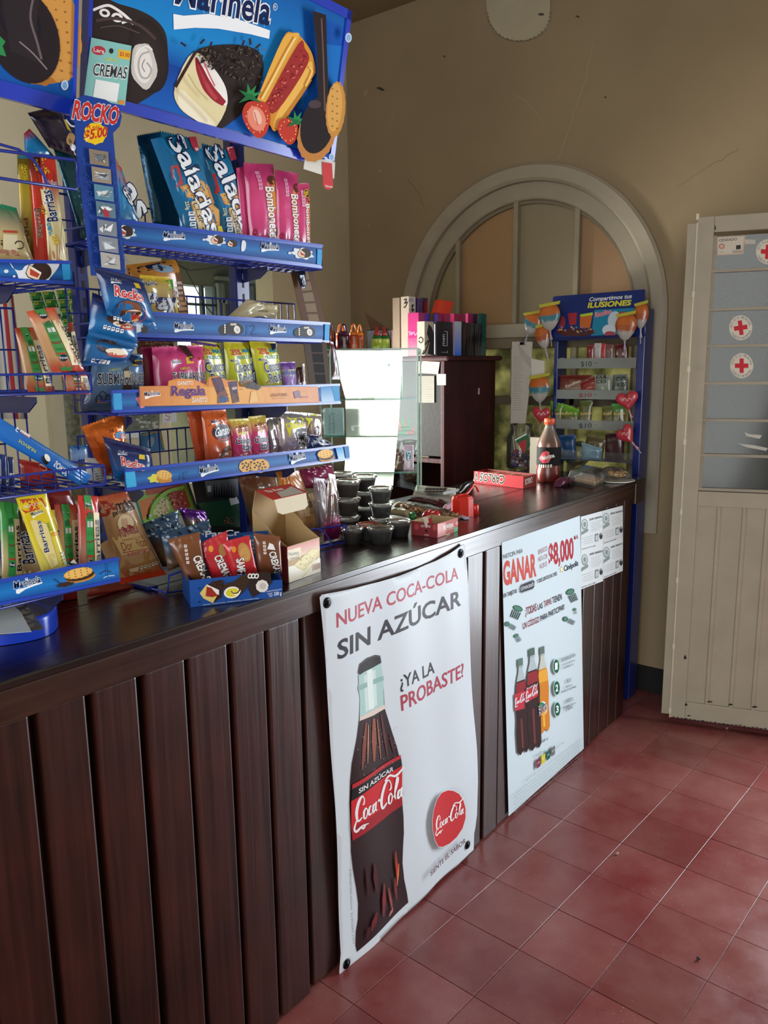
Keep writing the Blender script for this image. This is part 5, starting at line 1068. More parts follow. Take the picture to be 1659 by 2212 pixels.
def rockart(x, y, s, sx=1.0):
    """bag front: red name over a chocolate-covered cake"""
    def f(A):
        q = lambda a, b: (x + a * s, y + b * s + a * s * .22)
        A.E('1c7cb0', *q(.46, .66), s * .52, s * .4, 15, 24, c2='174a84'); marinela(A, *q(-.22, -.2), *q(.12, -.2), s * .1, True, '14224e', 'dfe4ee'); A.T('c83434', 'Rocko', q(-.08, .26), q(.88, .28), q(-.12, -.08), .09, 'f2f0f0', .09, 3)
        A.P('e0c030', q(.6, -.32), q(.82, -.34), q(.84, -.16), q(.6, -.14)); A.E('4a2a1c', *q(.42, .62), s * .42, s * .28, 12, 26); A.E('7a4a34', *q(.42, .56), s * .38, s * .2, 12, 24); A.E('f0e2c8', *q(.6, .74), s * .26, s * .13, 8, 20); A.E('b83a26', *q(.62, .86), s * .25, s * .1, 8, 20); A.E('d8a060', *q(.66, .92), s * .2, s * .06, 8, 18)
        nutri(A, *q(.05, 1.0), s * .115, s * .02, 5, s * .042, s * .06); A.C('c83448', s * .03, q(.88, .55), q(1.0, .68), q(.98, .85), q(.86, .95))
        for i in range(4): A.S('bcd4ec', s * .018, q(.7, .99 + .04 * i), q(1.0, .98 + .04 * i))
    return f
def small(n, lab, q, x, art, mm=c3, th=.028, col=('1a2450', '17346c', '1a6ca8', '155a94')):
    return bag(n, lab, 'bag', 'blue hanging cake bags', x, q, th, list(col), art, 'film', mm, 1.5, crimp=.09)
small('hanging_cake_bag', 'blue cake bag hanging on the card strip, third and lowest, its cake picture cut off', [(745, 640), (1165, 745), (1075, 880), (690, 918)], -.215, lambda A: (A.E('4a2a1c', 900, 745, 110, 60, 6, 24), A.E('7a4a34', 900, 735, 100, 46, 6, 24), A.E('f0e2c8', 960, 790, 95, 28, 6, 20), A.E('b83a26', 965, 818, 90, 20, 6, 20), nutri(A, 775, 865, 34, 4, 5, 13, 16)), col=('1a6ca8', '1a6098', '17508c'))
small('hanging_cake_bag', 'blue cake bag hanging on the card strip, tucked behind the topmost one', [(790, 280), (1150, 430), (1175, 755), (750, 650)], -.185, lambda A: (A.T('c83434', 'R', (860, 420), (905, 415), (862, 325), .1), A.E('4a2a1c', 960, 520, 90, 40, 8, 24), A.E('f0e2c8', 1010, 560, 90, 26, 8, 20), A.E('b83a26', 1050, 585, 70, 24, 8, 20), nutri(A, 860, 580, 34, 9, 5, 13, 16)))
small('hanging_cake_bag', 'blue cake bag with red-and-white name, topmost on the hanging card strip', [(805, 58), (1215, 165), (1342, 606), (915, 478)], -.155, rockart(960, 250, 250))
bag('orange_cake_bag', 'crumpled orange foil cake bag at the left end of the fourth shelf', 'bag', 'orange cake bags on the fourth shelf', -.30, [(690, 1425), (1050, 1300), (1085, 1780), (880, 1860)], .045, ['e07428', 'd05c20', 'b84c1c'], lambda A: (A.T('5a2810', '24', (905, 1478), (940, 1472), (905, 1450), .04), A.T('5a2810', '24', (980, 1448), (1015, 1446), (980, 1424), .04), A.E('3a88b8', 1010, 1500, 60, 34, 0, 20), A.E('c83440', 1015, 1510, 50, 26, 0, 18), A.T('f0f0f0', 'Go', (1010, 1528), (1060, 1526), (1010, 1490), .05)), 'foil', c3, 2.2)
small('hanging_cake_bag', 'blue cake bag with red-and-white name on the fourth shelf, front left', [(878, 1508), (1280, 1615), (1320, 1880), (985, 1900)], -.25, rockart(1020, 1700, 210), th=.03, col=('1a2250', '1a2a5c', '1a4c88', '1a5c98'))

# hanging strip of card with seven clear windows ---------------------
S_ = SX(-.205)
strip_pts = [(600, 150), (640, 60), (720, 20), (900, 60), (1010, 130), (1040, 200), (1020, 290), (965, 345), (1075, 1570), (780, 1560), (660, 560), (640, 260), (600, 230)]
o = sheet(S_, strip_pts, 'hanging_strip', 'card', '173c90', m=c2, th=.0015); tag(o, 'blue card strip with a price badge and seven clear windows hanging between the racks', 'display strip')
A = Art(S_, c2); A.T('c43030', 'ROCKO', (612, 215), (1000, 270), (640, 60), .09, 'f2f0f0', .07); A.E('ecc61c', 812, 350, 96, 92, 0, 28, wob=.06, wn=9); A.T('c8301c', 'A sólo', (735, 305), (870, 325), (740, 265), .05); A.T('c8301c', '$5.00', (715, 405), (912, 370), (722, 320), .09, 'f0d868', .03)
rr = random.Random(12)
for i in range(70):
    v = rr.random(); x = (690 + v * 120) + (20 if rr.random() < .5 else 260) + rr.uniform(-14, 14); y = 560 + v * 980; r = rr.uniform(8, 16); A.C('2c5cb8', 3, (x - r, y), (x, y - r), (x + r, y), (x, y + r))
for i, (x, y) in enumerate(((830, 560), (850, 710), (870, 860), (885, 1005), (895, 1160), (905, 1300), (920, 1440))):
    q = [(x - 85, y - 78), (x + 80, y - 50), (x + 88, y + 75), (x - 75, y + 52)]
    A.P(('8a7c6c', '9a8c78', '5a8ca0', '5c7c8c', '7c8490', '848a94', 'b0aca4')[i], *q); rr = random.Random(i)
    for k in range(7): A.P(rr.choice(('d8dce0', 'eef0f0', '50565e', '9aa4ac', '6a737c')), *[(x + rr.uniform(-70, 70), y + rr.uniform(-45, 45)) for _ in range(3)])
    if i == 3: A.P('b03040', (x - 25, y - 5), (x + 25, y + 5), (x + 30, y + 65), (x - 10, y + 55))
A.build('printed_design', 'film', o)

# brown card strip hanging from the right end (seen from behind) ------
S_ = SX(-.36)
def ladder(name, lab, L_, R_, mm, n, col='5a3e2a', win='a39480'):
    """L_, R_: side lines as (x, y) top and bottom"""
    mb = MB(); (lx0, ly0), (lx1, ly1) = L_; (rx0, ry0), (rx1, ry1) = R_
    p = lambda x, y, d=0: S_.S(*S_.L(mm[0] + x * mm[2], mm[1] + y * mm[2]), d)
    q = lambda u, v: ((lx0 * (1 - v) + lx1 * v) * (1 - u) + (rx0 * (1 - v) + rx1 * v) * u, (ly0 * (1 - v) + ly1 * v) * (1 - u) + (ry0 * (1 - v) + ry1 * v) * u)
    for u0, u1 in ((0, .3), (.78, 1)): mb.prism([p(*q(u0, 0)), p(*q(u1, 0)), p(*q(u1, 1)), p(*q(u0, 1))], (.0015, 0, 0), col)
    for i in range(n + 1):
        v0 = max(0, i / n - .018); v1 = min(1, i / n + .018); mb.prism([p(*q(.3, v0)), p(*q(.78, v0)), p(*q(.78, v1)), p(*q(.3, v1))], (.0015, 0, 0), col)
    o = mb.build(name, 'card'); tag(o, lab, 'display strip', 'brown card strips with windows')
    w = MB()
    for i in range(n): w.prism([p(*q(.3, i / n), .0002), p(*q(.78, i / n), .0002), p(*q(.78, (i + 1) / n), .0002), p(*q(.3, (i + 1) / n), .0002)], (.0006, 0, 0), win)
    w.build('clear_window', 'thin_paper', o)
ladder('hanging_strip', 'brown card strip with empty windows, upper one beside the second shelf', ((468, 60), (640, 820)), ((790, 0), (985, 830)), (560, 580, .1447), 5)
ladder('hanging_strip', 'brown card strip with dark windows, lower one beside the third shelf', ((655, 1100), (745, 1720)), ((1000, 1110), (1055, 1730)), (560, 580, .1447), 4, '4a382c', '2c2624')
bag('foil_sachet', 'black foil sachet pinched under the bracket of the top shelf', 'packet', 'odd sachets at the end of the rack', -.345, [(530, 30), (690, 20), (690, 290), (630, 300)], .012, ['1a2038', '141a30', '181e34'], None, 'foil', (560, 580, .1447), 2, 8, 12)
bag('foil_sachet', 'dark sachet hanging behind the third shelf end', 'packet', 'odd sachets at the end of the rack', -.268, [(1055, 1080), (1110, 1100), (1220, 1660), (1080, 1660)], .012, ['5c2430', '3c3434', '5a2c28'], None, 'film', (560, 580, .1447), 1.5, 8, 12)

# left rack: middle basket ------------------------------------------
cL = (0, 600, .1266)
def barr(q, flip=False, txt='Barritas', c_txt='1a1a22', green='3f8a44'):
    (x0, y0), (x1, y1), (x2, y2), (x3, y3) = q
    def f(A):
        P = lambda u, v: ((x0 * (1 - u) + x1 * u) * (1 - v) + (x3 * (1 - u) + x2 * u) * v, (y0 * (1 - u) + y1 * u) * (1 - v) + (y3 * (1 - u) + y2 * u) * v)
        W = math.dist(q[0], q[1]); A.P(green, P(.28, .0), P(.62, .0), P(.62, .98), P(.28, .98))
        A.P('2f7038', P(.28, .0), P(.62, .0), P(.62, .06), P(.28, .06))
        for v in (.1, .78): A.E('1a2440', *P(.45, v), W * .15, W * .13, 0, 16); A.T('e8ecf0', 'Final', P(.33, v + .012), P(.57, v + .012), P(.33, v - .018), .05)
        A.P('b84028', P(.3, .695), P(.6, .695), P(.6, .72), P(.3, .72)); A.P('1f6434', P(.36, .21), P(.54, .19), P(.56, .27), P(.36, .28)); A.P('b8c4b8', P(.33, .30), P(.45, .30), P(.45, .37), P(.33, .37)); A.P('d8dcd0', P(.48, .30), P(.59, .30), P(.59, .37), P(.48, .37))
        for v in (.42, .44, .46, .63, .65): A.S('28602c', W * .016, P(.33, v), P(.57, v))
        A.C('8a2c1c', W * .05, P(.31, .53), P(.45, .545), P(.59, .525)); A.P('e0cf9c', P(.64, .2), P(.96, .2), P(.96, .9), P(.64, .9))
        if flip: otext(A, txt, P(.88, .3), P(.88, .9), P(.66, .3) if False else P(1.06, .3), c_txt, 'e8dcc8', .05, .06)
        else: otext(A, txt, P(.92, .86), P(.90, .28), P(.68, .86), c_txt, 'e8dcc8', .05, .06)
    return f
BG = 'green-banded bar packets in the middle basket'
def gp(lab, q, x, mm, col, **k): return bag('bar_packet', lab, 'packet', BG if mm is cL else 'filled-bar packets in the bottom tray', x, q, .022, col, barr(q, **k), 'film', mm, 1.0, crimp=.05)
gp('bar packet with dark green band leaning at the back right of the middle basket', [(1000, 800), (1235, 750), (1400, 1560), (1120, 1600)], -.26, cL, ['b03428', '5a5c34', 'a88860', '8a6c4c'])
gp('bar packet with green band and mirrored lettering, left of the crossing pair', [(245, 850), (585, 838), (955, 1960), (480, 1960)], -.24, cL, ['a83c24', 'b08458', 'b89468', 'a88050', 'b03830'])
gp('bar packet with green band lying across the others in the middle basket', [(450, 570), (918, 490), (1445, 1590), (895, 1615)], -.205, cL, ['c83c24', 'c8a078', 'c09468', 'b88c60', 'c02c20'], flip=True)
gp('short bar packet with green band low behind the basket wires', [(1040, 1590), (1470, 1600), (1545, 1990), (1150, 1985)], -.225, cL, ['b83428', 'b08868', 'c02c24'])
ORD = ('first', 'second', 'third', 'fourth', 'fifth', 'sixth', 'seventh', 'eighth', 'ninth')
for ci, (xa, ya, xb, yb) in enumerate(((495, 250, 590, 560), (715, 240, 800, 520), (960, 215, 1140, 1180), (1140, 200, 1360, 1230), (1245, 190, 1430, 1230))):
    n = (2, 2, 6, 6, 6)[ci]; w = (205, 205, 175, 120, 120)[ci]
    for k in range(n):
        t0, t1 = k / n, (k + .97) / n; x0_, y0_ = xa + (xb - xa) * t0, ya + (yb - ya) * t0; x1_, y1_ = xa + (xb - xa) * t1, ya + (yb - ya) * t1
        def lime(A, x0_=x0_, y0_=y0_, x1_=x1_, y1_=y1_, w=w):
            h = y1_ - y0_; A.E('dcc824', x0_ + w * .3, y0_ + h * .22, w * .18, h * .16, 0, 12); A.P('8cc034', (x0_ + w * .05, y0_ + h * .42), (x0_ + w * .95, y0_ + h * .4), (x0_ + w * .97, y0_ + h * .62), (x0_ + w * .07, y0_ + h * .64)); A.P('e8ecd0', (x0_ + w * .08, y0_ + h * .68), (x0_ + w * .97, y0_ + h * .66), (x0_ + w * .98, y0_ + h * .88), (x0_ + w * .1, y0_ + h * .9)); A.T('20301c', 'Limón', (x0_ + w * .14, y0_ + h * .86), (x0_ + w * .9, y0_ + h * .84), (x0_ + w * .14, y0_ + h * .72), .03, res=1)
        bag('lime_sachet', f'green lime sachet, {ORD[k]} down in the {ORD[ci]} hanging strip from the left', 'sachet', 'green lime sachets', -.5, [(x0_, y0_), (x0_ + w, y0_ - 8), (x1_ + w, y1_ - 8), (x1_, y1_)], .006, ['3c9444', '2f8438'], lime, 'film', cL, .8, 6, 6, crimp=.04)
# red and white striped cloth hanging at far left
S_ = SX(-.75, lambda a, b: .006 * math.sin(a * 90))
mb = MB(); q = [S_.L(*p) for p in ((-60, 600), (28, 640), (62, 905), (-60, 905))]
P = lambda u, v: S_.S((q[3][0] * (1 - u) + q[2][0] * u) * (1 - v) + (q[0][0] * (1 - u) + q[1][0] * u) * v, (q[3][1] * (1 - u) + q[2][1] * u) * (1 - v) + (q[0][1] * (1 - u) + q[1][1] * u) * v)
def stripe(u, v): return lin('b03a40') if (.70 < u < .80 or .90 < u < .97) else lin('d4d0c0')
mb.grid(P, 60, 6, stripe); o = mb.build('striped_cloth', 'vinyl'); md = o.modifiers.new('t', 'SOLIDIFY'); md.thickness = .002; tag(o, 'white cloth with red vertical stripes hanging at the left edge behind the rack', 'cloth')

# left rack: lower basket ---------------------------------------------
cD = (0, 850, .1808)
def oreo(A):
    A.T('e4e8ec', 'SOROS', (650, 800), (810, 930), (615, 862), .06); A.P('e8e8e8', (165, 440), (205, 395), (225, 425), (190, 465)); A.P('f0ece8', (222, 452), (250, 432), (362, 500), (335, 530)); A.T('b83028', 'CHIPITOS', (345, 520), (240, 448), (332, 538), .02); A.T('c8d040', 'NUEVOS', (415, 680), (215, 545), (395, 708), .03)
    A.E('1a1c20', 520, 795, 30, 60, -30, 18); A.E('e8e8e0', 545, 765, 28, 50, -30, 18)
    for k in range(3): A.S('4c9ad4', 4, (360, 530 + 20 * k), (900, 850 + 18 * k))
bag('long_snack_bag', 'long bright blue snack bag lying diagonally across the lower basket', 'bag', None, -.185, [(-160, 190), (-160, 470), (1010, 1130), (1110, 985)], .045, ['1a6cc0', '1560b0', '1a6ab8'], oreo, 'film', cD, 1.3)
bag('red_bag', 'plain red bag standing behind the wires of the lower basket', 'bag', 'bags in the lower left basket', -.33, [(230, 780), (640, 860), (720, 1150), (250, 1150)], .03, ['b03028', '9c241f', '8a1c1a'], lambda A: (A.E('e8d8d0', 490, 880, 46, 40, 0, 20), A.E('c03028', 492, 880, 30, 26, 0, 18)), 'film', cD)
bag('checked_bag', 'white bag with blue checks behind the tip of the blue snack bag', 'bag', 'bags in the lower left basket', -.30, [(1010, 760), (1200, 780), (1250, 1100), (1060, 1120)], .02, ['d4d8d8', 'c8cccc', 'a8b4b8'], lambda A: [A.S('33404c', 8, (1090 + 10 * k, 900 + 30 * k), (1200 + 4 * k, 890 + 30 * k)) for k in range(6)] and None, 'film', cD)
bag('blue_box_bag', 'pale blue printed packet behind the basket, beside the orange foil bag', 'packet', 'bags in the lower left basket', -.42, [(830, 625), (1040, 612), (1060, 800), (850, 860)], .01, ['1f6ca8', '88a8d0', '6c8cc4'], None, 'film', cD, .6, 8, 8)
for i, (x0_, x1_, c_) in enumerate(((0, 70, '16306c'), (90, 160, '1a2c58'))):
    bag('dark_packet', ('dark blue packet at the very edge of the frame in the lower basket', 'dark blue and white packet second from the edge in the lower basket')[i], 'packet', 'bags in the lower left basket', -.30, [(x0_, 720 + 30 * i), (x1_, 730 + 30 * i), (x1_ + 20, 1150), (x0_ + 10, 1150)], .015, [c_, '101c3c'], (lambda A: A.P('c8ccd0', (108, 950), (165, 955), (170, 1120), (120, 1125))) if i else None, 'film', cD, 1, 8, 10)

# left rack: bottom tray ---------------------------------------------
def yel(q):
    def f(A):
        A.P('b8401c', (262, 240), (545, 215), (585, 330), (320, 420), (280, 380)); A.T('ecc028', '12%', (275, 310), (405, 275), (268, 255), .05); A.T('ecc028', 'MÁS', (400, 300), (500, 262), (395, 262), .05); A.T('f0e4c8', 'PRODUCTO', (305, 355), (525, 300), (298, 322), .03); A.T('ecc028', 'GRATIS', (322, 395), (548, 330), (312, 350), .05); marinela(A, 385, 450, 535, 402, 45, True, '1c1c28', 'f0f0e0')
        A.P('dccb86', (370, 520), (420, 500), (590, 560), (740, 1080), (650, 1140), (480, 820)); A.P('cdb872', (600, 960), (680, 940), (745, 1090), (660, 1150)); otext(A, 'Barritas', (620, 925), (500, 510), (560, 945) if False else (560, 940), '14224e', 'f0f0ea', .05, .06)
        A.T('5a9a2c', 'piña', (625, 640), (575, 520), (595, 650), .03) if False else A.T('5a9a2c', 'piña', (660, 640), (610, 535), (622, 652), .04); A.E('d89c28', 705, 690, 40, 30, -10, 16); nutri(A, 800, 945, 14, 44, 4, 24, 16, 'dcdcd0', '4a4a40'); A.P('e8e8e0', (920, 1080), (970, 1030), (1020, 1090))
    return f
gp('green-banded bar packet at the left end of the bottom tray', [(-10, 255), (240, 290), (300, 1330), (30, 1340)], -.19, cBt, ['3f9840', '3c9048', 'b8a878', '9a8a58'], green='349044')
bag('bar_packet', 'dark mulberry bar packet standing behind the yellow one', 'packet', 'filled-bar packets in the bottom tray', -.215, [(215, 380), (420, 380), (600, 1330), (290, 1330)], .022, ['20181c', '5a4030', 'b09a6c', '7a4a34'], lambda A: (A.P('d8c890', (290, 1060), (360, 1040), (400, 1210), (310, 1220)), otext(A, 'Barritas', (445, 1080), (340, 660), (290, 1095), '1a1a38', 'ece8e4', .05, .06), A.T('a84878', 'mora', (440, 830), (400, 700), (405, 840), .03)), 'film', cBt)
bag('bar_packet', 'yellow bar packet behind, only its dark lettering showing', 'packet', 'filled-bar packets in the bottom tray', -.20, [(620, 380), (720, 370), (1010, 1260), (850, 1300)], .02, ['d8c020', 'c8b858', 'd0c060', 'd0c840'], lambda A: otext(A, 'Barritas', (760, 640), (960, 1010), (820, 600) if False else (700, 670), '14224e', 'e8e4d8', .05, .05), 'film', cBt)
bag('bar_packet', 'bright yellow bar packet with orange top tilted over the tray', 'packet', 'filled-bar packets in the bottom tray', -.165, [(205, 210), (600, 100), (940, 1280), (600, 1330)], .026, ['dcc81c', 'd4bc18', 'd8c83c', 'd0c058', 'c8bc48'], yel(0), 'film', cBt, 1.0, crimp=.05)
gp('green-banded bar packet just right of the tilted yellow one', [(720, 300), (1020, 300), (1060, 1330), (800, 1340)], -.2, cBt, ['b83028', 'c89868', 'c8b080', 'b8a070'], green='349848')
gp('green-banded bar packet with red edges at the right end of the bottom tray', [(1030, 175), (1300, 190), (1345, 1300), (1050, 1330)], -.185, cBt, ['c42c24', 'b84038', 'b8806c', 'b03a34'], green='309448')
bag('red_bag', 'dark red bag slumped at the back of the bottom tray', 'bag', 'filled-bar packets in the bottom tray', -.29, [(560, 120), (910, 100), (1060, 420), (600, 440)], .03, ['8a2420', '701c1c', '601818'], None, 'film', cBt)

# ================================================================== things standing on the counter
def at_counter(px, py, wpx=None, z=1.0):
    p = gz(z, px, py); return p, ((p - CAMPOS).dot(FW) / FPX)
# blue plastic oval tray with a sheet
rim = [(-150, 1290), (-60, 1268), (40, 1275), (95, 1300), (122, 1325), (122, 1345), (98, 1362), (40, 1376), (-40, 1386), (-150, 1396)]
mb = MB(); pts = [gz(1.012, x, y) for x, y in rim]
def spl(pts, k=5):
    q = []
    for i in range(len(pts) - 1):
        p0, p1, p2, p3 = pts[max(i - 1, 0)], pts[i], pts[i + 1], pts[min(i + 2, len(pts) - 1)]
        for j in range(k):
            t = j / k; q.append(0.5 * (2 * p1 + (p2 - p0) * t + (2 * p0 - 5 * p1 + 4 * p2 - p3) * t * t + (3 * p1 - p0 - 3 * p2 + p3) * t ** 3))
    return q + [pts[-1]]
sp_ = spl(pts); ct = sum(sp_, Vector()) / len(sp_); rg = [(1, -.011), (1.0, .02), (.985, .027), (.96, .028), (.93, .02), (.92, -.009)]
mb.add([ct + (p - ct) * k + Vector((0, 0, z)) for p in sp_ for k, z in rg], [(i * 6 + j, i * 6 + j + 1, i * 6 + j + 7, i * 6 + j + 6) for i in range(len(sp_) - 1) for j in range(5)], '1440c8', True); tr = mb.build('oval_tray', 'plastic'); tag(tr, 'glossy bright blue oval plastic tray at the left edge of the counter', 'tray')
mb = MB(); n = len(sp_); mb.add([p + Vector((0, 0, -.010)) for p in sp_] + [p + Vector((0, 0, -.0085)) for p in sp_], [tuple(range(n)), tuple(range(2 * n - 1, n - 1, -1))], '0c1a4c'); mb.build('tray_bottom', 'plastic', tr)
o = sheet(SZ(1.046), [(-60, 1298), (15, 1296), (45, 1322), (68, 1364), (-60, 1374)], 'paper_sheet', 'paper', 'b8c4c8', th=.0006); tag(o, 'grey-white sheet of paper resting on the blue oval tray', 'paper')
o = sheet(SZ(1.0435), [(-60, 1292), (45, 1290), (95, 1358), (-60, 1380)], 'plastic_sleeve', 'clear', 'ffffff', th=.0006); tag(o, 'clear plastic sleeve over the paper on the blue tray', 'sleeve')
# red carton under the tray shelf
def cartonbox(name, lab, cat, FL, FR, depth, h, col, group=None, parent=None, zb=1.0, mat='card', bev=.001):
    FL = Vector((FL[0], FL[1], zb)); FR = Vector((FR[0], FR[1], zb)); u = (FR - FL); w = u.length; u.normalize(); n = Vector((-u.y, u.x, 0))
    M = Matrix(((u.x, n.x, 0, FL.x), (u.y, n.y, 0, FL.y), (0, 0, 1, zb), (0, 0, 0, 1)))
    mb = MB(); mb.box((0, 0, 0.0003), (w, depth, h), col, M, bev); o = mb.build(name, mat, parent)
    if parent is None: tag(o, lab, cat, group)
    return o, Surf(FL, u, (0, 0, 1)), Surf(FR, n, (0, 0, 1)), w
p, q = gz(1.0, 92, 1305), gz(1.0, 168, 1294)
cartonbox('red_carton', 'plain red carton under the bottom tray of the left rack', 'box', p, q, .1, .12, '9c2420')

# big flat-bread bag on the right of the tray
def dora(A):
    A.P('b89064', (505, 420), (690, 300), (800, 520), (600, 600)); A.T('98241c', '5', (503, 272), (548, 268), (505, 195), .08); A.T('98241c', '%', (540, 240), (575, 236), (538, 205), .04); A.T('241c18', 'más', (578, 240), (668, 218), (570, 195), .05); A.T('241c18', 'producto', (560, 268), (680, 232), (556, 242), .04)
    A.E('e4cfa4', 622, 305, 42, 46, -15, 26); A.P('8a2420', (590, 340), (605, 320), (640, 312), (665, 322), (675, 345), (630, 352)); A.E('caa078', 616, 300, 18, 30, -12, 16)
    A.T('98281c', 'Tía Rosa', (592, 382), (690, 350), (580, 340), .04, 'f2e4c8', .06); A.P('d8b67c', (560, 378), (690, 352), (745, 440), (605, 470)); A.T('a8642c', 'Divididas en Tres', (608, 398), (712, 378), (606, 386), .0); A.T('9c4420', 'Doraditas', (612, 448), (735, 418), (598, 405), -.005); A.S('a83c28', 4, (610, 456), (745, 432)); A.P('a83424', (632, 460), (752, 436), (755, 446), (636, 470)); A.T('f0dcc0', 'Por su rico sabor casero', (640, 467), (750, 446), (638, 459), .02)
    nutri(A, 705, 532, 20, -6, 6, 8, 9, 'd8c8a8', '6a5030'); A.P('d8bc90', (640, 540), (690, 525), (690, 550), (650, 555)); A.P('c83c1c', (600, 590), (830, 545), (850, 570), (615, 620))
bag('flatbread_bag', 'large upright tan bag of flatbreads with orange ends, between the racks', 'bag', None, -.27, [(496, 172), (648, 140), (846, 575), (612, 622)], .04, ['c8481c', 'c09468', 'b88a58', 'b0824c', 'a87848', 'c4441c'], dora, 'film', c6, .9, 16, 22, crimp=.04)
bag('flatbread_bag', 'crumpled clear-ended bread bag poking out under the bottom tray', 'bag', None, -.3, [(450, 600), (640, 600), (700, 640), (445, 690)], .03, ['8c6c54', 'a85038', 'a83430'], None, 'film', c6, 2.2)
# printed folders standing at the back
o = sheet(SX(-.49), [(262, 1055), (400, 1040), (452, 1200), (318, 1220)], 'menu_folder', 'card', 'd8dcd4', th=.003); tag(o, 'white folder with a green-edged food picture standing behind the flatbread bag', 'folder')
A = Art(SX(-.49), cG); A.P('16703c', (322, 400), (345, 398), (450, 740), (425, 745)); A.P('86b83c', (350, 390), (880, 320), (1010, 610), (450, 740)); A.P('d87c34', (390, 500), (560, 440), (560, 620), (430, 700)); A.P('b8442c', (440, 350), (870, 320), (880, 380), (470, 440)); A.P('b04038', (690, 400), (880, 390), (940, 560), (760, 600))
A.E('d8d49c', 610, 560, 105, 100, 0, 24, wob=.08); rr = random.Random(2)
for i in range(40): A.E(rr.choice(('e8e4b8', 'f0ecd0', 'b89c50', 'a8b850', 'c8884c')), 530 + rr.random() * 160, 480 + rr.random() * 180, 12, 8, rr.random() * 90, 7)
for i in range(26): A.E(rr.choice(('c8583c', 'd88850', 'a8342c', 'e0a070')), 700 + rr.random() * 180, 400 + rr.random() * 140, 14, 9, rr.random() * 90, 7)
A.C('8cc83c', 36, (500, 690), (530, 560), (600, 460), (700, 390), (860, 350)); A.build('printed_design', 'ink', o)
mb = MB(); mb.tube([gx(-.486, *p) for p in ((404, 1042), (456, 1190))], .004, 'b8bcc0', 8); o = mb.build('folder_spine', 'metal'); tag(o, 'pale grey plastic rod standing between the green menu and the dark picture', 'rod')
o = sheet(SX(-.48), [(416, 1040), (522, 1022), (560, 1190), (452, 1205)], 'picture_panel', 'card', '20282a', th=.004); tag(o, 'dark glossy picture of a night garden standing on the counter', 'picture')
A = Art(SX(-.48), cG); A.G('70787c', '252c2c', (960, 300), (1460, 260), (1500, 450), (1010, 460)); A.P('1c5038', (1010, 520), (1480, 470), (1560, 780), (1130, 760)); A.P('16181a', (960, 290), (1080, 270), (1110, 500), (1010, 500)); A.P('e0e4e4', (1340, 470), (1420, 455), (1450, 520), (1360, 545)); A.P('c8ccd0', (1110, 340), (1150, 335), (1150, 400), (1115, 405))
for i in range(9): A.P('121618', (1170 + i * 26, 470), (1182 + i * 26, 290 + 20 * (i % 3)), (1196 + i * 26, 466))
rr = random.Random(3)
for i in range(30): A.E(rr.choice(('a85c58', 'c88880', '704444')), 1280 + rr.random() * 100, 670 + rr.random() * 70, 8, 6, 0, 6)
A.build('printed_design', 'ink', o)
# checked bags and purple foil
def chkart(x0, y0, w, h, seed):
    def f(A):
        rr = random.Random(seed)
        for i in range(46): x, y = x0 + rr.random() * w, y0 + rr.random() * h; s_ = 26; A.P(rr.choice(('b8c8d8', '5c7c9c', '203448', '8aa4bc', '142434')), (x, y), (x + s_, y - 6), (x + s_ + 4, y + 16), (x + 5, y + 22))
    return f
bag('tostada_bag', 'blue-checked clear bag of brown tostadas, left of the open packet box', 'bag', 'blue-checked bags behind the packet box', -.30, [(420, 740), (800, 590), (900, 1150), (640, 1200)], .05, ['34506c', '3c5874', '5c4430', '6a4c30', '4a3828'], chkart(450, 640, 380, 230, 1), 'film', cG, 2.5, crimp=.03)
bag('tostada_bag', 'blue-checked bag of tostadas crumpled against the packet box', 'bag', 'blue-checked bags behind the packet box', -.25, [(625, 850), (1130, 690), (1180, 1050), (700, 1240)], .05, ['3c5c7c', '405c78', '5c4838', '6a4c34'], chkart(640, 740, 470, 170, 2), 'film', cG, 2.5, crimp=.03)
bag('purple_bag', 'crumpled purple foil bag on top of the checked bags', 'bag', None, -.33, [(810, 570), (1090, 600), (1150, 820), (900, 800)], .05, ['6c2890', '5c2880', 'a8987c', '8c7c68'], lambda A: [A.P('241c18', (960 + 30 * i, 710), (975 + 30 * i, 700), (985 + 30 * i, 740)) for i in range(5)] and None, 'foil', cG, 3.2, crimp=.02, ends=False)

# ---- open blue box with six packets
FLp, FRp = gz(1.0, 412, 1313), gz(1.0, 611, 1289); u = (FRp - FLp).normalized(); nb = Vector((-u.y, u.x, 0)); W = (FRp - FLp).length; DP = .105
bx = thing('display_box', tuple((FLp + FRp) / 2 + nb * DP / 2), 'open blue cardboard box of cream-filled biscuit packets at the counter edge', 'box')
Sf = Surf(FLp, u, (0, 0, 1)); hl = Sf.L(406, 1254)[1]; hr = Sf.L(605, 1237)[1]
P3 = lambda a, d, z: FLp + u * a + nb * d + Vector((0, 0, z))
def slab(pts, v, name, col, par, mat='card'): mb = MB(); mb.prism(pts, v, col); return mb.build(name, mat, par)
top = [(0, hl), (W * .5, hl * .98), (W * .55, hl * 1.0), (W * .84, hr * 1.0), (W * .88, hr * .72), (W, hr * .7)]
fp = slab([P3(0, 0, .0005), P3(W, 0, .0005)] + [P3(a, 0, z) for a, z in reversed(top)], nb * .0012, 'front_panel', '1a4c98', bx)
slab([P3(0, .0012, .0005), P3(0, DP, .0005), P3(0, DP, hl * 1.6), P3(0, DP * .5, hl * 1.2), P3(0, .0012, hl)], u * .0012, 'side_panel', '17407c', bx)
slab([P3(W - .0012, .0012, .0005), P3(W - .0012, DP, .0005), P3(W - .0012, DP, hl * 1.5), P3(W - .0012, .0012, hr * .7)], u * .0012, 'side_panel', '17407c', bx)
Sb_ = Surf(P3(0, DP, 0), u, (0, 0, 1)); zb_ = Sb_.L(520, 1148)[1]
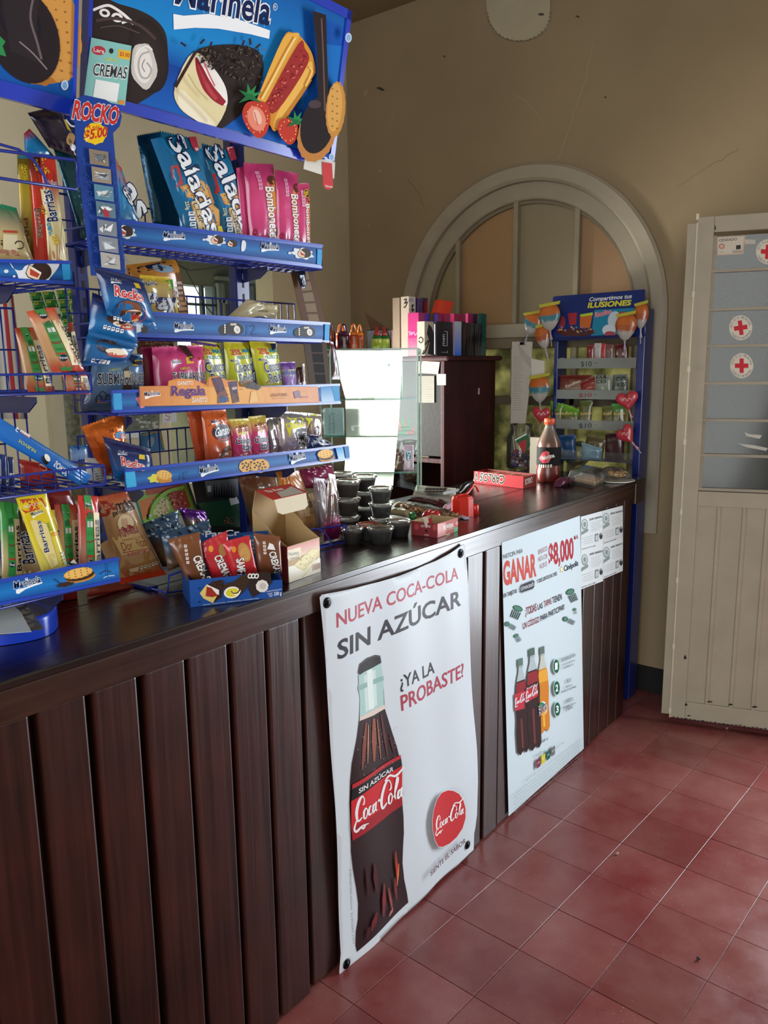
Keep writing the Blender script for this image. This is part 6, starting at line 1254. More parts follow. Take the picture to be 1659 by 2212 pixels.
slab([P3(0, DP, .0005), P3(W, DP, .0005), P3(W, DP, zb_ * .97), P3(0, DP, zb_)], nb * .0012, 'back_panel', '1c4684', bx); slab([P3(.001, .001, .0005), P3(W - .001, .001, .0005), P3(W - .001, DP, .0005), P3(.001, DP, .0005)], (0, 0, .001), 'bottom', '8a7a5c', bx)
A = Art(Surf(P3(0, DP - .0004, 0), u, (0, 0, 1)), cG); A.T('c8d4e8', 'PanCr', (1090, 880), (1450, 862), (1090, 815), .05); A.T('c8d4e8', 'la', (1060, 880), (1110, 876), (1060, 846), .04) if False else None; A.build('printed_design', 'ink', bx)
A = Art(Sf, cB); 
A.P('37241c', (240, 400), (330, 380), (350, 440), (330, 540), (260, 585), (150, 470)); rr = random.Random(5)
for i in range(60): x, y = 240 + rr.random() * 110, 385 + rr.random() * 60; t = rr.random() * PI; A.S(rr.choice(('2a1a14', '4a3428')), 5, (x, y), (x + 12 * math.cos(t), y + 8 * math.sin(t)))
A.P('d8c070', (128, 500), (185, 425), (295, 500), (245, 588), (160, 545)); A.P('e8e4e0', (185, 418), (300, 470), (300, 515), (270, 500), (200, 440)); A.P('9c2c20', (190, 440), (230, 450), (290, 520), (240, 535), (180, 525))
A.P('3a281e', (340, 420), (440, 390), (500, 340), (560, 330), (580, 370), (540, 460), (450, 550), (360, 540)); A.E('f0ece0', 415, 492, 72, 52, -10, 28); A.E('d8cc30', 418, 492, 58, 38, -10, 26); A.C('f4f0e4', [4, 12, 10, 4], (495, 470), (470, 510), (420, 500), (432, 480)); A.C('3a281e', 9, (410, 480), (430, 500), (470, 490), (485, 460))
A.P('2c2220', (560, 370), (600, 315), (680, 310), (760, 320), (770, 400), (700, 480), (600, 535), (560, 470)); A.E('e0dcd8', 685, 435, 56, 55, -20, 24, wob=.05); A.E('c4beb8', 690, 435, 30, 30, 0, 18); 
for x in (575, 605, 635): A.E('f0eeea', x, 345, 20, 24, 20, 14); A.E('2c2220', x, 345, 10, 13, 20, 12)
A.T('e0e8f2', 'PASTELITOS RELLENOS', (722, 490), (858, 468), (722, 478), .0); A.T('e0e8f2', 'CONT.', (735, 512), (780, 506), (735, 498), .02); A.T('e0e8f2', 'NET', (748, 530), (780, 526), (748, 516), .02); A.T('f0f4f8', '330 g', (790, 520), (858, 510), (790, 488), .04); A.T('c8d8ec', 'CONTIENE 1 GANSITO DE 50 g, 1 PASTELITO DE 70 g, 1 CHOCORROL DE 80 g', (155, 608), (655, 548), (155, 598), .0)
for x, y in ((120, 455), (120, 575)): A.P('14203c', (x - 12, y), (x, y - 8), (x + 12, y + 2), (x + 4, y + 10))
A.build('printed_design', 'ink', fp)
CG = 'cream-filled biscuit packets in the blue box'
def crem(x0, y0, x1, y1, w, red, inv=False):
    def f(A):
        if red: A.E('e08c24', x0 - 10 * w, y0 - 250 if False else y0 - 0, 1, 1)
        otext(A, 'CREMAS', (x0, y0), (x1, y1), (x0 + w, y0 - w * .3), 'eceae6', '281c1a', .08, .09)
    return f
def packet(lab, q, dz, col, art): 
    S_ = Surf(P3(0, dz, 0), u, (0, 0, 1)); return bag('cream_biscuit_packet', lab, 'packet', CG, S_, q, .018, col, art, 'film', cB, 1.4, 12, 16)
packet('brown biscuit packet leaning out of the left end of the blue box', [(-160, 20), (125, -50), (200, 420), (30, 430)], .030, ['7a4a2c', '6c3e24', '5c341e'], lambda A: (nutri(A, -2, 75, 5, 36, 5, 13, 12, 'e8e4dc', '5a3a24'), A.T('eceae6', 'CREMAS', (60, 175), (165, 395), (130, 150), .08, '281c1a', .09)))
packet('red biscuit packet with upside-down lettering, second in the blue box', [(105, 65), (370, -60), (440, 370), (245, 380)], .045, ['c03038', 'b42830', 'a02028'], lambda A: (A.E('e08c24', 225, 100, 22, 28, 0, 14), A.E('a87840', 330, 110, 36, 60, 0, 16), A.P('dc6a70', (165, 100), (178, 98), (185, 180), (172, 182)), A.T('eceae6', 'CREMAS', (250, 170), (350, 370), (315, 145), .08, '281c1a', .09)))
packet('red biscuit packet with a printed biscuit, middle of the blue box', [(330, 40), (575, -20), (650, 330), (430, 350)], .03, ['c43038', 'b82a30', 'a42228'], lambda A: (A.E('e08c24', 430, 105, 20, 28, 0, 14), A.E('b88448', 525, 130, 55, 88, -20, 20), A.E('c89858', 525, 130, 44, 74, -20, 20), A.T('eceae6', 'CREMAS', (500, 400), (490, 175), (440, 405) if False else (555, 400), .08, '281c1a', .09) if False else A.T('eceae6', 'SAMERC', (450, 190), (480, 400), (520, 175), .08, '281c1a', .09)))
packet('blue biscuit packet showing as a sliver between red and brown ones', [(520, -20), (640, -30), (660, 320), (600, 330)], .055, ['1c6ca0', '185c8c', '144c78'], lambda A: nutri(A, 600, 30, 3, 34, 4, 10, 11, 'e0ecf4', '1c5c8c'))
packet('brown biscuit packet at the right end of the blue box', [(610, -40), (850, -10), (870, 330), (650, 330)], .04, ['7c4c34', '70422a', '5c3620'], lambda A: (nutri(A, 700, 45, 2, 30, 4, 12, 11, 'e8e4dc', '5a3a24'), A.P('f0f0f0', (725, 100), (745, 45), (780, 60), (800, 110)), A.T('eceae6', 'CREMAS', (740, 130), (800, 330), (800, 115), .08, '281c1a', .09)))

# ---- tall open carton with cut-away sides
FLp, FRp = gz(1.0, 624, 1260), gz(1.0, 692, 1235); u = (FRp - FLp).normalized(); nb = Vector((-u.y, u.x, 0)); W = (FRp - FLp).length
Sf = Surf(FLp, u, (0, 0, 1)); hf = Sf.L(620, 1182)[1]
Sl = Surf(FLp, nb, (0, 0, 1)); dpt, hb = Sl.L(545, 1103)
cb = thing('bread_carton', tuple((FLp + FRp) / 2 + nb * dpt / 2), 'tall open cardboard carton with sloping cut sides and a folded-back lid', 'box')
P3 = lambda a, d, z: FLp + u * a + nb * d + Vector((0, 0, z))
fp = slab([P3(0, 0, .0005), P3(W, 0, .0005), P3(W, 0, hf), P3(0, 0, hf)], nb * .001, 'front_panel', 'd4b894', cb)
KR = 'b89a6c'
def side(a):
    mb = MB(); pts = [P3(a, .001, .0005), P3(a, dpt, .0005), P3(a, dpt, hb), P3(a, dpt * .85, hb * .93), P3(a, dpt * .5, hf + (hb - hf) * .45), P3(a, dpt * .46, hf + (hb - hf) * .36), P3(a, .001, hf)]
    mb.prism(pts, u * .0011, KR); n = len(pts)
    return mb.build('side_panel', 'card', cb)
side(0); side(W - .0011); slab([P3(0, dpt, .0005), P3(W, dpt, .0005), P3(W, dpt, hb), P3(0, dpt, hb)], nb * .001, 'back_panel', 'a8895c', cb); slab([P3(0.001, .001, .0004), P3(W - .001, .001, .0004), P3(W - .001, dpt, .0004), P3(.001, dpt, .0004)], (0, 0, .001), 'bottom', '8c7048', cb)
A = Art(Surf(FLp - u * .0003, -nb, (0, 0, 1))); 
s_ = lambda d, z: (-d, z)
A._put([s_(0.001, .001), s_(dpt * .9, .001), s_(dpt * .9, hb * .55), s_(dpt * .45, hb * .55), s_(.001, hf)], [(0, 1, 2, 3, 4)], ['8c2c24'] * 5); A.build('printed_side', 'card', cb)
A = Art(Sf, cK); A.G('c4503c', 'd8b894', (712, 1080), (1122, 975), (1130, 1120), (716, 1230)); A.P('e0d0ac', (720, 1120), (885, 1075), (888, 1200), (725, 1250)); A.T('2a2418', 'Nuevo', (730, 1195), (862, 1165), (730, 1145), .03); A.T('2a2418', 'TAMAÑO', (735, 1240), (862, 1212), (735, 1210), .02)
A.P('e4dcc8', (725, 1330), (1135, 1220), (1140, 1390), (736, 1535)); A.P('c8b468', (795, 1300), (1020, 1100), (1120, 1100), (1118, 1180), (930, 1380), (840, 1345)); A.P('d8c880', (805, 1300), (1025, 1110), (1110, 1115), (920, 1360)); A.P('d8cca4', (890, 1465), (1118, 1190), (1120, 1220), (915, 1470))
for i in range(7): A.P('9c5c50', (1030 + 15 * i, 1300 - 4 * i), (1037 + 15 * i, 1298 - 4 * i), (1039 + 15 * i, 1378 - 5 * i), (1032 + 15 * i, 1380 - 5 * i))
rr = random.Random(1)
for i in range(26): A.E('a0a050', 830 + rr.random() * 250, 1330 - rr.random() * 60 - (rr.random()) * 120, 6, 5, 0, 6)
A.build('printed_design', 'ink', fp)
# folded-back lid: hinged at the top of the back panel
zt_ = hb; L1 = [P3(0, dpt, zt_), P3(W, dpt, zt_)]; Slid = Surf(P3(0, dpt, zt_), u, (0, 0, 1))
lidd = Vector((0, 0, 1)) * .03 + nb * .012; e = -nb * .035 + Vector((0, 0, -.004))
mb = MB(); a0_, a1_ = P3(0, dpt, zt_), P3(W, dpt, zt_); b0_, b1_ = a0_ + Vector((0, 0, .045)) - nb * .015 - u * .004, a1_ + Vector((0, 0, .045)) - nb * .015
mb.prism([a0_, a1_, b1_, b0_], nb * .001, KR); c0_, c1_ = b0_ - nb * .05 + Vector((0, 0, -.016)), b1_ - nb * .05 + Vector((0, 0, -.016)); mb.prism([b0_, b1_, c1_, c0_], (0, 0, .001), 'b83c30')
lid = mb.build('lid', 'card', cb)
mb = MB(); tk = -nb * .008 + Vector((0, 0, -.034)); pts = [c0_ + u * .004, c1_ - u * .004]; pts += [c1_ - u * .006 + tk * .8, c1_ - u * .02 + tk, c0_ + u * .02 + tk, c0_ + u * .006 + tk * .8]; mb.prism(pts, nb * .001, 'd8ccb0'); mb.build('tuck_flap', 'card', lid)
A = Art(Surf(c0_ + Vector((0, 0, .0013)), u, (b0_ - c0_).normalized())); q = lambda a, b: (a * W, b * .052); A._put([q(.25, .02), q(.95, .02), q(.95, .75), q(.6, .55), q(.35, .5)], [(0, 1, 2, 3, 4)], ['b8b4a4'] * 5)
v_, f_ = textmesh('Tía Rosa', .03); xm = max(p[0] for p in v_); A._put([(W * (.15 + .5 * x / xm), .052 * (.62 + .3 * y)) for x, y in v_], f_, ['f0e8dc'] * len(v_)); A.build('printed_design', 'ink', lid)

# ---- loaf and cake bags behind and beside it
def poro(A): A.P('e0cca0', (860, 410), (1040, 380), (1120, 660), (905, 680)); A.T('2c241c', 'Panqué', (920, 575), (1095, 535), (905, 465), .0); A.T('4a3c28', 'Casero', (920, 640), (1000, 630), (918, 618), .0); A.S('b04030', 6, (935, 690), (1118, 668)); A.S('b04030', 5, (960, 705), (1122, 685)); [A.P('d88c3c' if k % 2 else 'c87428', (600 + (k % 4) * 40, 110 + (k // 4) * 45), (625 + (k % 4) * 40, 100 + (k // 4) * 45), (640 + (k % 4) * 40, 140 + (k // 4) * 45), (610 + (k % 4) * 40, 150 + (k // 4) * 45)) for k in range(16)]
bag('loaf_bag', 'brown patterned loaf bag standing behind the open carton', 'bag', 'bread bags behind the open carton', -.40, [(80, 180), (560, 90), (640, 800), (250, 820)], .06, ['7a4a2c', '6c4c34', '4c3c2c', '5c2c20'], lambda A: A.T('c8b48c', 'FRUTAS', (275, 300), (350, 268), (270, 270), .0), 'film', cK, 2.0)
bag('loaf_bag', 'clear cake bag with cream label and orange lattice, right of the open carton', 'bag', 'bread bags behind the open carton', -.30, [(560, 110), (860, 90), (1160, 900), (920, 950)], .06, ['c87c3c', 'b07848', '9c7c5c', 'b8905c', '8c6c54'], poro, 'film', cK, 1.6)
bag('tissue_bundle', 'crumpled magenta tissue tops behind the clear cake bags', 'bundle', None, -.36, [(850, 90), (1290, 10), (1330, 300), (950, 330)], .06, ['7c1c48', '8c2450', '6c1c40'], None, 'film', cK, 4.0, 18, 16, crimp=.02, ends=False)
bag('cake_bag', 'clear cellophane cake bag with pale paper tab, standing in the wire hoop', 'bag', 'clear cake bags in the wire hoop', -.29, [(1040, 180), (1200, 200), (1260, 900), (1100, 960)], .04, ['6c3c54', '9c9090', '6a5a58', '5c3c48'], lambda A: A.P('c0b4ac', (1060, 290), (1190, 270), (1150, 500), (1080, 490)), 'film', cK, 2.5)
bag('cake_bag', 'clear cellophane cake bag with magenta base in the wire hoop', 'bag', 'clear cake bags in the wire hoop', -.25, [(1240, 130), (1330, 150), (1410, 960), (1180, 1010)], .045, ['a8a09c', 'b0a098', '7a6c68', '6a5c5c', '9c2c68', '8c2460'], lambda A: (A.T('6a3040', 'm', (1235, 470), (1310, 440), (1230, 420), .0), A.S('a85058', 6, (1250, 560), (1370, 530)), A.S('a85058', 5, (1255, 585), (1372, 552))), 'foil', cK, 2.6)

# ---- lidded plastic cups
cupd = None
def cup(p, r, h, lab, grp='lidded plastic cups', fill=.72, z=0, dark='1a0f10', lidc='e8e8e4', dome=False):
    global cupd
    t = thing('lidded_cup', (p.x, p.y, 1.0 + z), lab, 'cup', grp)
    if cupd is None:
        mb = MB(); mb.lathe([(.66, 0), (.70, .01), (.93, .86), (.95, .88)], 'ffffff', 24, cap=False); mb.lathe([(.0, .005), (.66, .005)], 'ffffff', 24, cap=False); a = mb.build('cup_wall', 'clear', t, origin=(0, 0, 0))
        mb = MB(); mb.lathe([(.0, .02), (.66, .02), (.70, .04), (.87, .72), (.0, .72)], 'ffffff', 24, cap=False); b = mb.build('contents', 'food', t, origin=(0, 0, 0))
        mb = MB(); pr = [(0, .93), (.72, .93), (.76, .985), (.95, .985), (1.0, .96), (1.0, .86), (.96, .85)]; mb.lathe(pr, 'ffffff', 24, cap=False)
        for k in range(36):
            t_ = 2 * PI * k / 36; c_, s2 = math.cos(t_), math.sin(t_); mb.tube([(1.005 * c_, 1.005 * s2, .86), (1.005 * c_, 1.005 * s2, .95)], .012, 'ffffff', 4)
        c = mb.build('lid', 'clear', t, origin=(0, 0, 0)); cupd = (a.data, b.data, c.data)
        for q_ in (a, b, c): bpy.data.objects.remove(q_)
    for nm, me in zip(('cup_wall', 'contents', 'lid'), cupd):
        if nm == 'contents':
            me = me.copy(); me.color_attributes['Col'].data.foreach_set('color', [x for _ in me.vertices for x in lin(dark)])
        if nm == 'lid' and lidc != 'e8e8e4':
            me = me.copy(); me.materials.clear(); me.materials.append(MATS['plastic']); me.color_attributes['Col'].data.foreach_set('color', [x for _ in me.vertices for x in lin(lidc)])
        o = bpy.data.objects.new(nm, me); COL.objects.link(o); o.parent = t; o.scale = (r, r, h); o.location = (0, 0, 0)
def stack(cx, ybase, wpx, hs, labs, **k):
    p, s = at_counter(cx, ybase); r = wpx / 2 * s; d = (Vector((p.x, p.y)) - Vector((CAMPOS.x, CAMPOS.y))).normalized(); p = p + Vector((d.x, d.y, 0)) * r * .68; z = 0
    for i, (h, lab) in enumerate(zip(hs, labs)):
        kk = {a: (b[i] if isinstance(b, (list, tuple)) else b) for a, b in k.items()}
        cup(p + Vector((random.uniform(-.002, .002), random.uniform(-.002, .002), 0)), r, h * s * .98, lab, z=z, **kk); z += h * s * .98 * .985 + .0006
    return p
stack(823, 1177, 59, [38], ['lidded cup of dark jelly standing alone nearest the counter edge'])
stack(862, 1161, 56, [37], ['lidded cup of dark jelly right of the nearest one, before the small carton'])
stack(822, 1152, 54, [33, 33, 35], ['bottom cup of the three-high stack of dark jellies', 'middle cup of the three-high stack of dark jellies', 'top cup of the three-high stack of dark jellies'])
stack(762, 1178, 50, [38], ['lidded cup of brown jelly low beside the wire hoop'], dark='30201c')
stack(752, 1152, 58, [37, 42, 38], ['bottom cup of the left stack, under the frosted lid', 'middle cup of the left stack of brown jellies', 'top cup of the left stack of brown jellies'], dark='3a2622')
stack(797, 1168, 54, [36], ['lidded cup with an orange lid between the two stacks'], lidc='8a4426')
stack(790, 1128, 54, [34, 34, 35], ['bottom cup of the rear stack behind the dark jellies', 'middle cup of the rear stack behind the dark jellies', 'top cup of the rear stack, its lid catching the light'], dark='2c1c1a')
stack(741, 1115, 50, [32, 32, 32], ['bottom cup of the farthest stack by the white sheet', 'middle cup of the farthest stack by the white sheet', 'top cup of the farthest stack by the white sheet'], dark='4c3c34')

# ---- candy bags lying right of the cups
def lump(name, lab, cat, grp, cpts, w, h, col, mat='film', seed=1, n=12, twist=0.0, art=None):
    """soft bag lying along a line of counter points"""
    pts = [Vector(p) for p in cpts]; mb = MB()
    def P(u, v):
        k = v * (len(pts) - 1); i = min(int(k), len(pts) - 2); c = pts[i].lerp(pts[i + 1], k - i); d = (pts[i + 1] - pts[i]).normalized(); s_ = Vector((-d.y, d.x, 0)).normalized()
        e = min(1, min(v, 1 - v) / .18) ** .5; t = 2 * PI * u; nn = 1 + .18 * noise.noise(Vector((math.cos(t) * 1.5 + seed, v * 7, math.sin(t) * 1.5))); ww = w * (.75 + .25 * e) * nn; hh_ = h * e * nn + .0015
        return c + s_ * ww * .5 * math.cos(t) + Vector((0, 0, hh_ * .5 + hh_ * .5 * math.sin(t) * (1 if math.sin(t) > 0 else .92)))
    mb.grid(P, n, 16, col); return tag(mb.build(name, mat), lab, cat, grp)
zc = 1.0008; Z = lambda x, y: gz(zc, cS[0] + x * cS[2], cS[1] + y * cS[2])
CB = 'sweets lying loose on the counter'
lump('sweets_bag', 'dark red printed sweets bag lying at the back of the loose sweets', 'bag', CB, [Z(540, 330), Z(800, 370), Z(1040, 420)], .045, .02, '4a1c20', seed=1)
lump('peanut_bag', 'long clear bag of round coated peanuts lying across the loose sweets', 'bag', CB, [Z(420, 450), Z(800, 500), Z(1180, 600)], .045, .026, 'a07c58', 'clear', seed=2)
rr = random.Random(4); mb = MB()
for i in range(110):
    t = rr.random(); p = Z(440, 460).lerp(Z(1180, 595), t); p = p + Vector((rr.uniform(-.014, .014), rr.uniform(-.014, .014), rr.uniform(.005, .018))); mb.sphere(p, .0048, rr.choice(('a8825c', 'b89068', '98724c')), 6, 4)
tag(mb.build('coated_peanuts', 'food', kind='stuff'), 'brown coated peanuts filling the long clear bag', 'peanuts', kind='stuff')
lump('candy_roll', 'clear roll of pale peanut sweets with green cap lying next to the cups', 'sweet roll', CB, [Z(270, 530), Z(420, 545), Z(560, 565)], .03, .024, 'b0a484', seed=3)
A_ = Z(590, 575); mb = MB(); mb.lathe([(0, 0), (.011, 0), (.012, .004), (.011, .018), (0, .018)], '1c7838', 14, Matrix.Translation(A_) @ Matrix.Rotation(.3, 4, 'X')); tag(mb.build('green_cap', 'plastic'), 'green ridged cap beside the pale sweet roll', 'cap', CB)
lump('sweets_bag', 'bag of light brown puffed sweets in front of the dark red one', 'bag', CB, [Z(330, 410), Z(560, 430), Z(700, 480)], .035, .018, '8a7458', seed=5)
lump('red_wrapper', 'crumpled bright red wrapper behind the small carton', 'wrapper', CB, [Z(730, 560), Z(850, 570), Z(960, 590)], .035, .024, 'b8242c', seed=6)
lump('sachet', 'white and violet sachet leaning at the end of the peanut bag', 'packet', CB, [Z(1010, 500), Z(1110, 440), Z(1120, 400)], .02, .022, 'c0a8b8', seed=7)
lump('sachet', 'pale lilac sachet flat on the counter in front of the red dispenser', 'packet', CB, [Z(1165, 530), Z(1250, 560), Z(1335, 590)], .022, .006, 'b8b4d0', seed=8)
# small open printed carton
def opencarton(name, lab, FL, FR, dp, h, colf, cols, col_in='b09a70'):
    FL = Vector((FL[0], FL[1], 1.0)); FR = Vector((FR[0], FR[1], 1.0)); u = (FR - FL).normalized(); nb = Vector((-u.y, u.x, 0)); W = (FR - FL).length
    P3 = lambda a, d, z: FL + u * a + nb * d + Vector((0, 0, z)); t = thing(name, tuple((FL + FR) / 2 + nb * dp / 2), lab, 'box')
    f = slab([P3(0, 0, .0005), P3(W, 0, .0005), P3(W, 0, h), P3(0, 0, h)], nb * .001, 'front_panel', colf, t); slab([P3(0, dp, .0005), P3(W, dp, .0005), P3(W, dp, h), P3(0, dp, h)], nb * .001, 'back_panel', col_in, t)
    s1 = slab([P3(0, .001, .0005), P3(0, dp, .0005), P3(0, dp, h), P3(0, .001, h)], u * .001, 'side_panel', cols, t); slab([P3(W - .001, .001, .0005), P3(W - .001, dp, .0005), P3(W - .001, dp, h), P3(W - .001, .001, h)], u * .001, 'side_panel', col_in, t)
    slab([P3(.001, .001, .0005), P3(W - .001, .001, .0005), P3(W - .001, dp, .0005), P3(.001, dp, .0005)], (0, 0, .001), 'bottom', col_in, t)
    return t, f, s1, Surf(FL, u, (0, 0, 1)), Surf(P3(0, 0, 0), -nb, (0, 0, 1)), P3, W
FL = gz(1.0, 945, 1163); FR = gz(1.0, 989, 1148); hS = Surf(FL, (FR - FL), (0, 0, 1)).L(944, 1132)[1]
bx2, f_, s_1, SF_, SS_, P3, W = opencarton('sweets_carton', 'small open carton with pink and green fruit print, holding sweet rolls', FL, FR, .085, hS, 'b0605a', '7c2c30')
A = Art(SF_, cS); A.P('c07068', (925, 650), (1040, 630), (1040, 800), (930, 838)); A.P('2c9450', (1150, 700), (1205, 690), (1205, 750), (1150, 770)); A.E('c8504c', 1190, 640, 18, 26, 0, 14); A.T('f0ece0', 'SALVAVIDAS', (1002, 725), (1142, 690), (1000, 670), .04); A.S('f0ece0', 3, (1002, 742), (1142, 706)); A.P('d8c8a0', (1035, 795), (1095, 780), (1095, 790), (1035, 806)); A.build('printed_design', 'ink', f_)
A = Art(SS_, cS); A.T('d8c0b8', 'LIFE SAVERS', (697, 690), (830, 700), (697, 662), .03); A.E('381c1c', 772, 745, 18, 20, 0, 14); A.E('a84044', 640, 690, 30, 40, 0, 16); A.E('a84c48', 890, 700, 30, 44, 0, 16); A.P('b89090', (745, 790), (810, 796), (810, 812), (745, 806)); A.build('printed_design', 'ink', s_1)
mb = MB(); a_ = P3(.012, .03, .004); mb.tube([a_, a_ + Vector((-.01, -.012, .05))], .007, 'c8b8a8', 10); o = mb.build('sweet_roll', 'film'); tag(o, 'roll of sweets in red-and-silver wrapper standing up in the small open carton', 'sweet roll')
mb = MB(); a2 = a_ + Vector((.004, .012, 0)); mb.tube([a2, a2 + Vector((-.008, -.01, .046))], .0062, 'a03034', 10); o = mb.build('sweet_roll', 'film'); tag(o, 'red sweet roll half hidden behind the silver one in the small open carton', 'sweet roll')

# ---- red toothpick dispenser with a black bird
p0 = gz(1.0, 1008, 1116); s0 = (p0 - CAMPOS).dot(FW) / FPX; Cn = Vector((p0.x - .022, p0.y + .01, 1.0)); RD = 'c8281c'
dp = thing('toothpick_dispenser', tuple(Cn), 'red plastic toothpick dispenser topped by a black bird', 'dispenser')
Hh = 43 * s0; mb = MB(); n = 8; rb = 24 * s0
base = [Cn + Vector((rb * math.cos(2 * PI * k / n + .4), rb * 1.15 * math.sin(2 * PI * k / n + .4), 0)) for k in range(n)]; Cm = lambda P, f, z: Cn + (P - Cn) * f + Vector((0, 0, z))
vs = [Cm(b, 1, 0) for b in base] + [Cm(b, .97, Hh * .86) for b in base] + [Cm(b, .85, Hh) for b in base]; mb.add(vs, [tuple(reversed(range(n)))] + [(i * n + j, i * n + (j + 1) % n, (i + 1) * n + (j + 1) % n, (i + 1) * n + j) for i in range(2) for j in range(n)] + [tuple(range(2 * n, 3 * n))], RD)
mb.build('body', 'plastic', dp)
q_ = gz(1.0, 1030, 1112); mb = MB(); mb.lathe([(.0, 0), (8 * s0, 0), (8 * s0, 21 * s0), (7 * s0, 22 * s0), (5.5 * s0, 22 * s0), (5.5 * s0, 12 * s0), (0, 12 * s0)], RD, 16, Matrix.Translation(q_ + Vector((-.006, 0, 0)))); mb.build('pick_tray', 'plastic', dp)
Sd = SX(Cn.x); D_ = lambda x, y, dx=0: Sd.S(*Sd.L(cS[0] + x * cS[2], cS[1] + y * cS[2]), dx)
mb = MB(); mb.tube([D_(1318, 300), D_(1312, 245), D_(1350, 215), D_(1400, 150), D_(1420, 100), D_(1455, 130), D_(1490, 205)], [.0035, .003, .004, .0035, .0035, .003, .0022], RD, 8); mb.tube([D_(1180, 270), D_(1240, 248), D_(1320, 240)], .0035, RD, 8); mb.build('bird_stand', 'plastic', dp)
mb = MB(); mb.tube([D_(1195, 245), D_(1240, 200), D_(1290, 130), D_(1350, 95), D_(1405, 70), D_(1430, 88)], [.002, .006, .009, .0085, .006, .002], '141216', 10); mb.build('bird', 'plastic', dp)

# ---- tray, pen, keyboard-like tray left of it
FL = gz(1.0, 905, 1100); 
mb = MB(); pts = [gz(1.001, *p) for p in ((892, 1075), (985, 1090), (985, 1062), (900, 1055))]; c_ = sum(pts, Vector()) / 4
mb.prism(pts, (0, 0, .003), 'c8c4bc')
for i in range(4): a, b = pts[i], pts[(i + 1) % 4]; mb.prism([a, b, b + (c_ - b) * .03, a + (c_ - a) * .03], (0, 0, .013), 'd4d0c8')
tag(mb.build('cardboard_tray', 'card'), 'shallow off-white card tray on the counter behind the loose sweets', 'tray')
mb = MB(); rr = random.Random(8)
mb.prism([gz(1.016, *p) for p in ((915, 1064), (962, 1068), (968, 1056), (922, 1053))], (0, 0, .006), '8a8878')
for i in range(12): p = gz(1.0225, 922 + (i % 6) * 7.5, 1057 + (i // 6) * 6); mb.box((p.x - .004, p.y - .004, p.z), (p.x + .004, p.y + .004, p.z + .004), '1c1c1a')
tag(mb.build('calculator', 'plastic'), 'old calculator with black keys lying in the card tray', 'calculator')
mb = MB(); a, b = gz(1.028, 958, 1066), gz(1.042, 992, 1058); mb.tube([a, b], .0055, 'c8d0d4', 10); mb.tube([b, b + (b - a) * .35], .0055, '18181a', 10); tag(mb.build('marker_pen', 'plastic'), 'silver marker pen with black end lying on the card tray', 'pen')

# ---- red chocolate box
A1, A2, A3 = gz(1.0, 989, 1040), gz(1.0, 1130, 1056), gz(1.0, 1153, 1048); A1 = Vector((-.50, A1.y, 1.0)) if A1.x < -.5 else A1
u = (A2 - A1).normalized(); Sx_ = Surf(A1, u, (0, 0, 1)); hh = Sx_.L(1130, 1029)[1] * 1.0
t, f_, s_1, SF_, SS_, P3, W = opencarton('chocolate_box', 'long open red cardboard box of chocolate bars with upside-down lettering', A1, A2, .085, hh, 'b41c28', '8c1420', '7c2c28')
A = Art(SF_); A.T('1c1214', 'CARLOS V', (1091, 1028), (1025, 1020), (1089, 1046), .06, 'e8dcd0', .1)
A.E('c83c44', 1057, 1040, 5, 3, 0, 10); A.build('printed_design', 'ink', f_)
A = Art(Surf(A2 + u * .0003, Vector((-u.y, u.x, 0)), (0, 0, 1))); A.T('e8dcd0', 'CARLOS', (1150, 1030), (1134, 1036), (1150, 1042), .04); A.build('printed_design', 'ink', f_)
for i in range(9):
    mb = MB(); w_ = W / 9.4; mb.box((.002, 0, 0), (w_ - .002, .07, hh - .008), ('8c2820', 'a05030', 'b89878')[i % 3], Matrix(((u.x, -u.y, 0, 0), (u.y, u.x, 0, 0), (0, 0, 1, 0), (0, 0, 0, 1))), .002)
    o = mb.build('chocolate_bar', 'film', None); o.location = P3(.003 + w_ * (i + .5), .042, .0025) ; tag(o, f'small wrapped chocolate bar, {ORD[i]} from the left in the open red box', 'chocolate bar', 'chocolate bars in the red box')

# ================================================================== cabinet, boxes on it, glass case
E0 = gy(2.8, 960, 790); CX1 = E0.x; CYB = min(3.36, gx(CX1, 1069, 900).y); CX0 = CX1 - .42; ZT = 1.497
cab = thing('cabinet', ((CX0 + CX1) / 2, (2.8 + CYB) / 2, 0), 'tall dark red wooden cabinet behind the counter, notes taped to its front', 'cabinet')
mb = MB(); mb.box((CX1 - .018, 2.8, 0), (CX1, CYB, ZT - .018), 'ffffff', bev=.002); mb.build('side_panel', 'wood_cabinet', cab)
mb = MB(); mb.box((CX0, 2.8, 0), (CX0 + .018, CYB, ZT - .018), 'ffffff', bev=.002); mb.build('side_panel', 'wood_cabinet', cab)
mb = MB(); mb.box((CX0 + .018, CYB - .012, 0), (CX1 - .018, CYB, ZT - .018), 'ffffff'); mb.build('back_panel', 'wood_cabinet', cab)
mb = MB(); mb.box((CX0 - .01, 2.785, ZT - .018), (CX1 + .03, CYB + .012, ZT + .003), 'ffffff', bev=.009); mb.build('top', 'wood_cabinet', cab)
mb = MB(); mb.box((CX0 + .018, 2.802, 1.08), (CX1 - .018, 2.818, ZT - .018), '120b0b', bev=.002); mb.build('door', 'card', cab)  # near-black puts the shade of the cabinet front into the door's colour
for z in (.2, .64, 1.05): mb = MB(); mb.box((CX0 + .018, 2.81, z), (CX1 - .018, CYB - .013, z + .018), 'ffffff'); mb.build('shelf', 'wood_cabinet', cab)
Sc = Surf((0, 2.7995, 0), (1, 0, 0), (0, 0, 1))
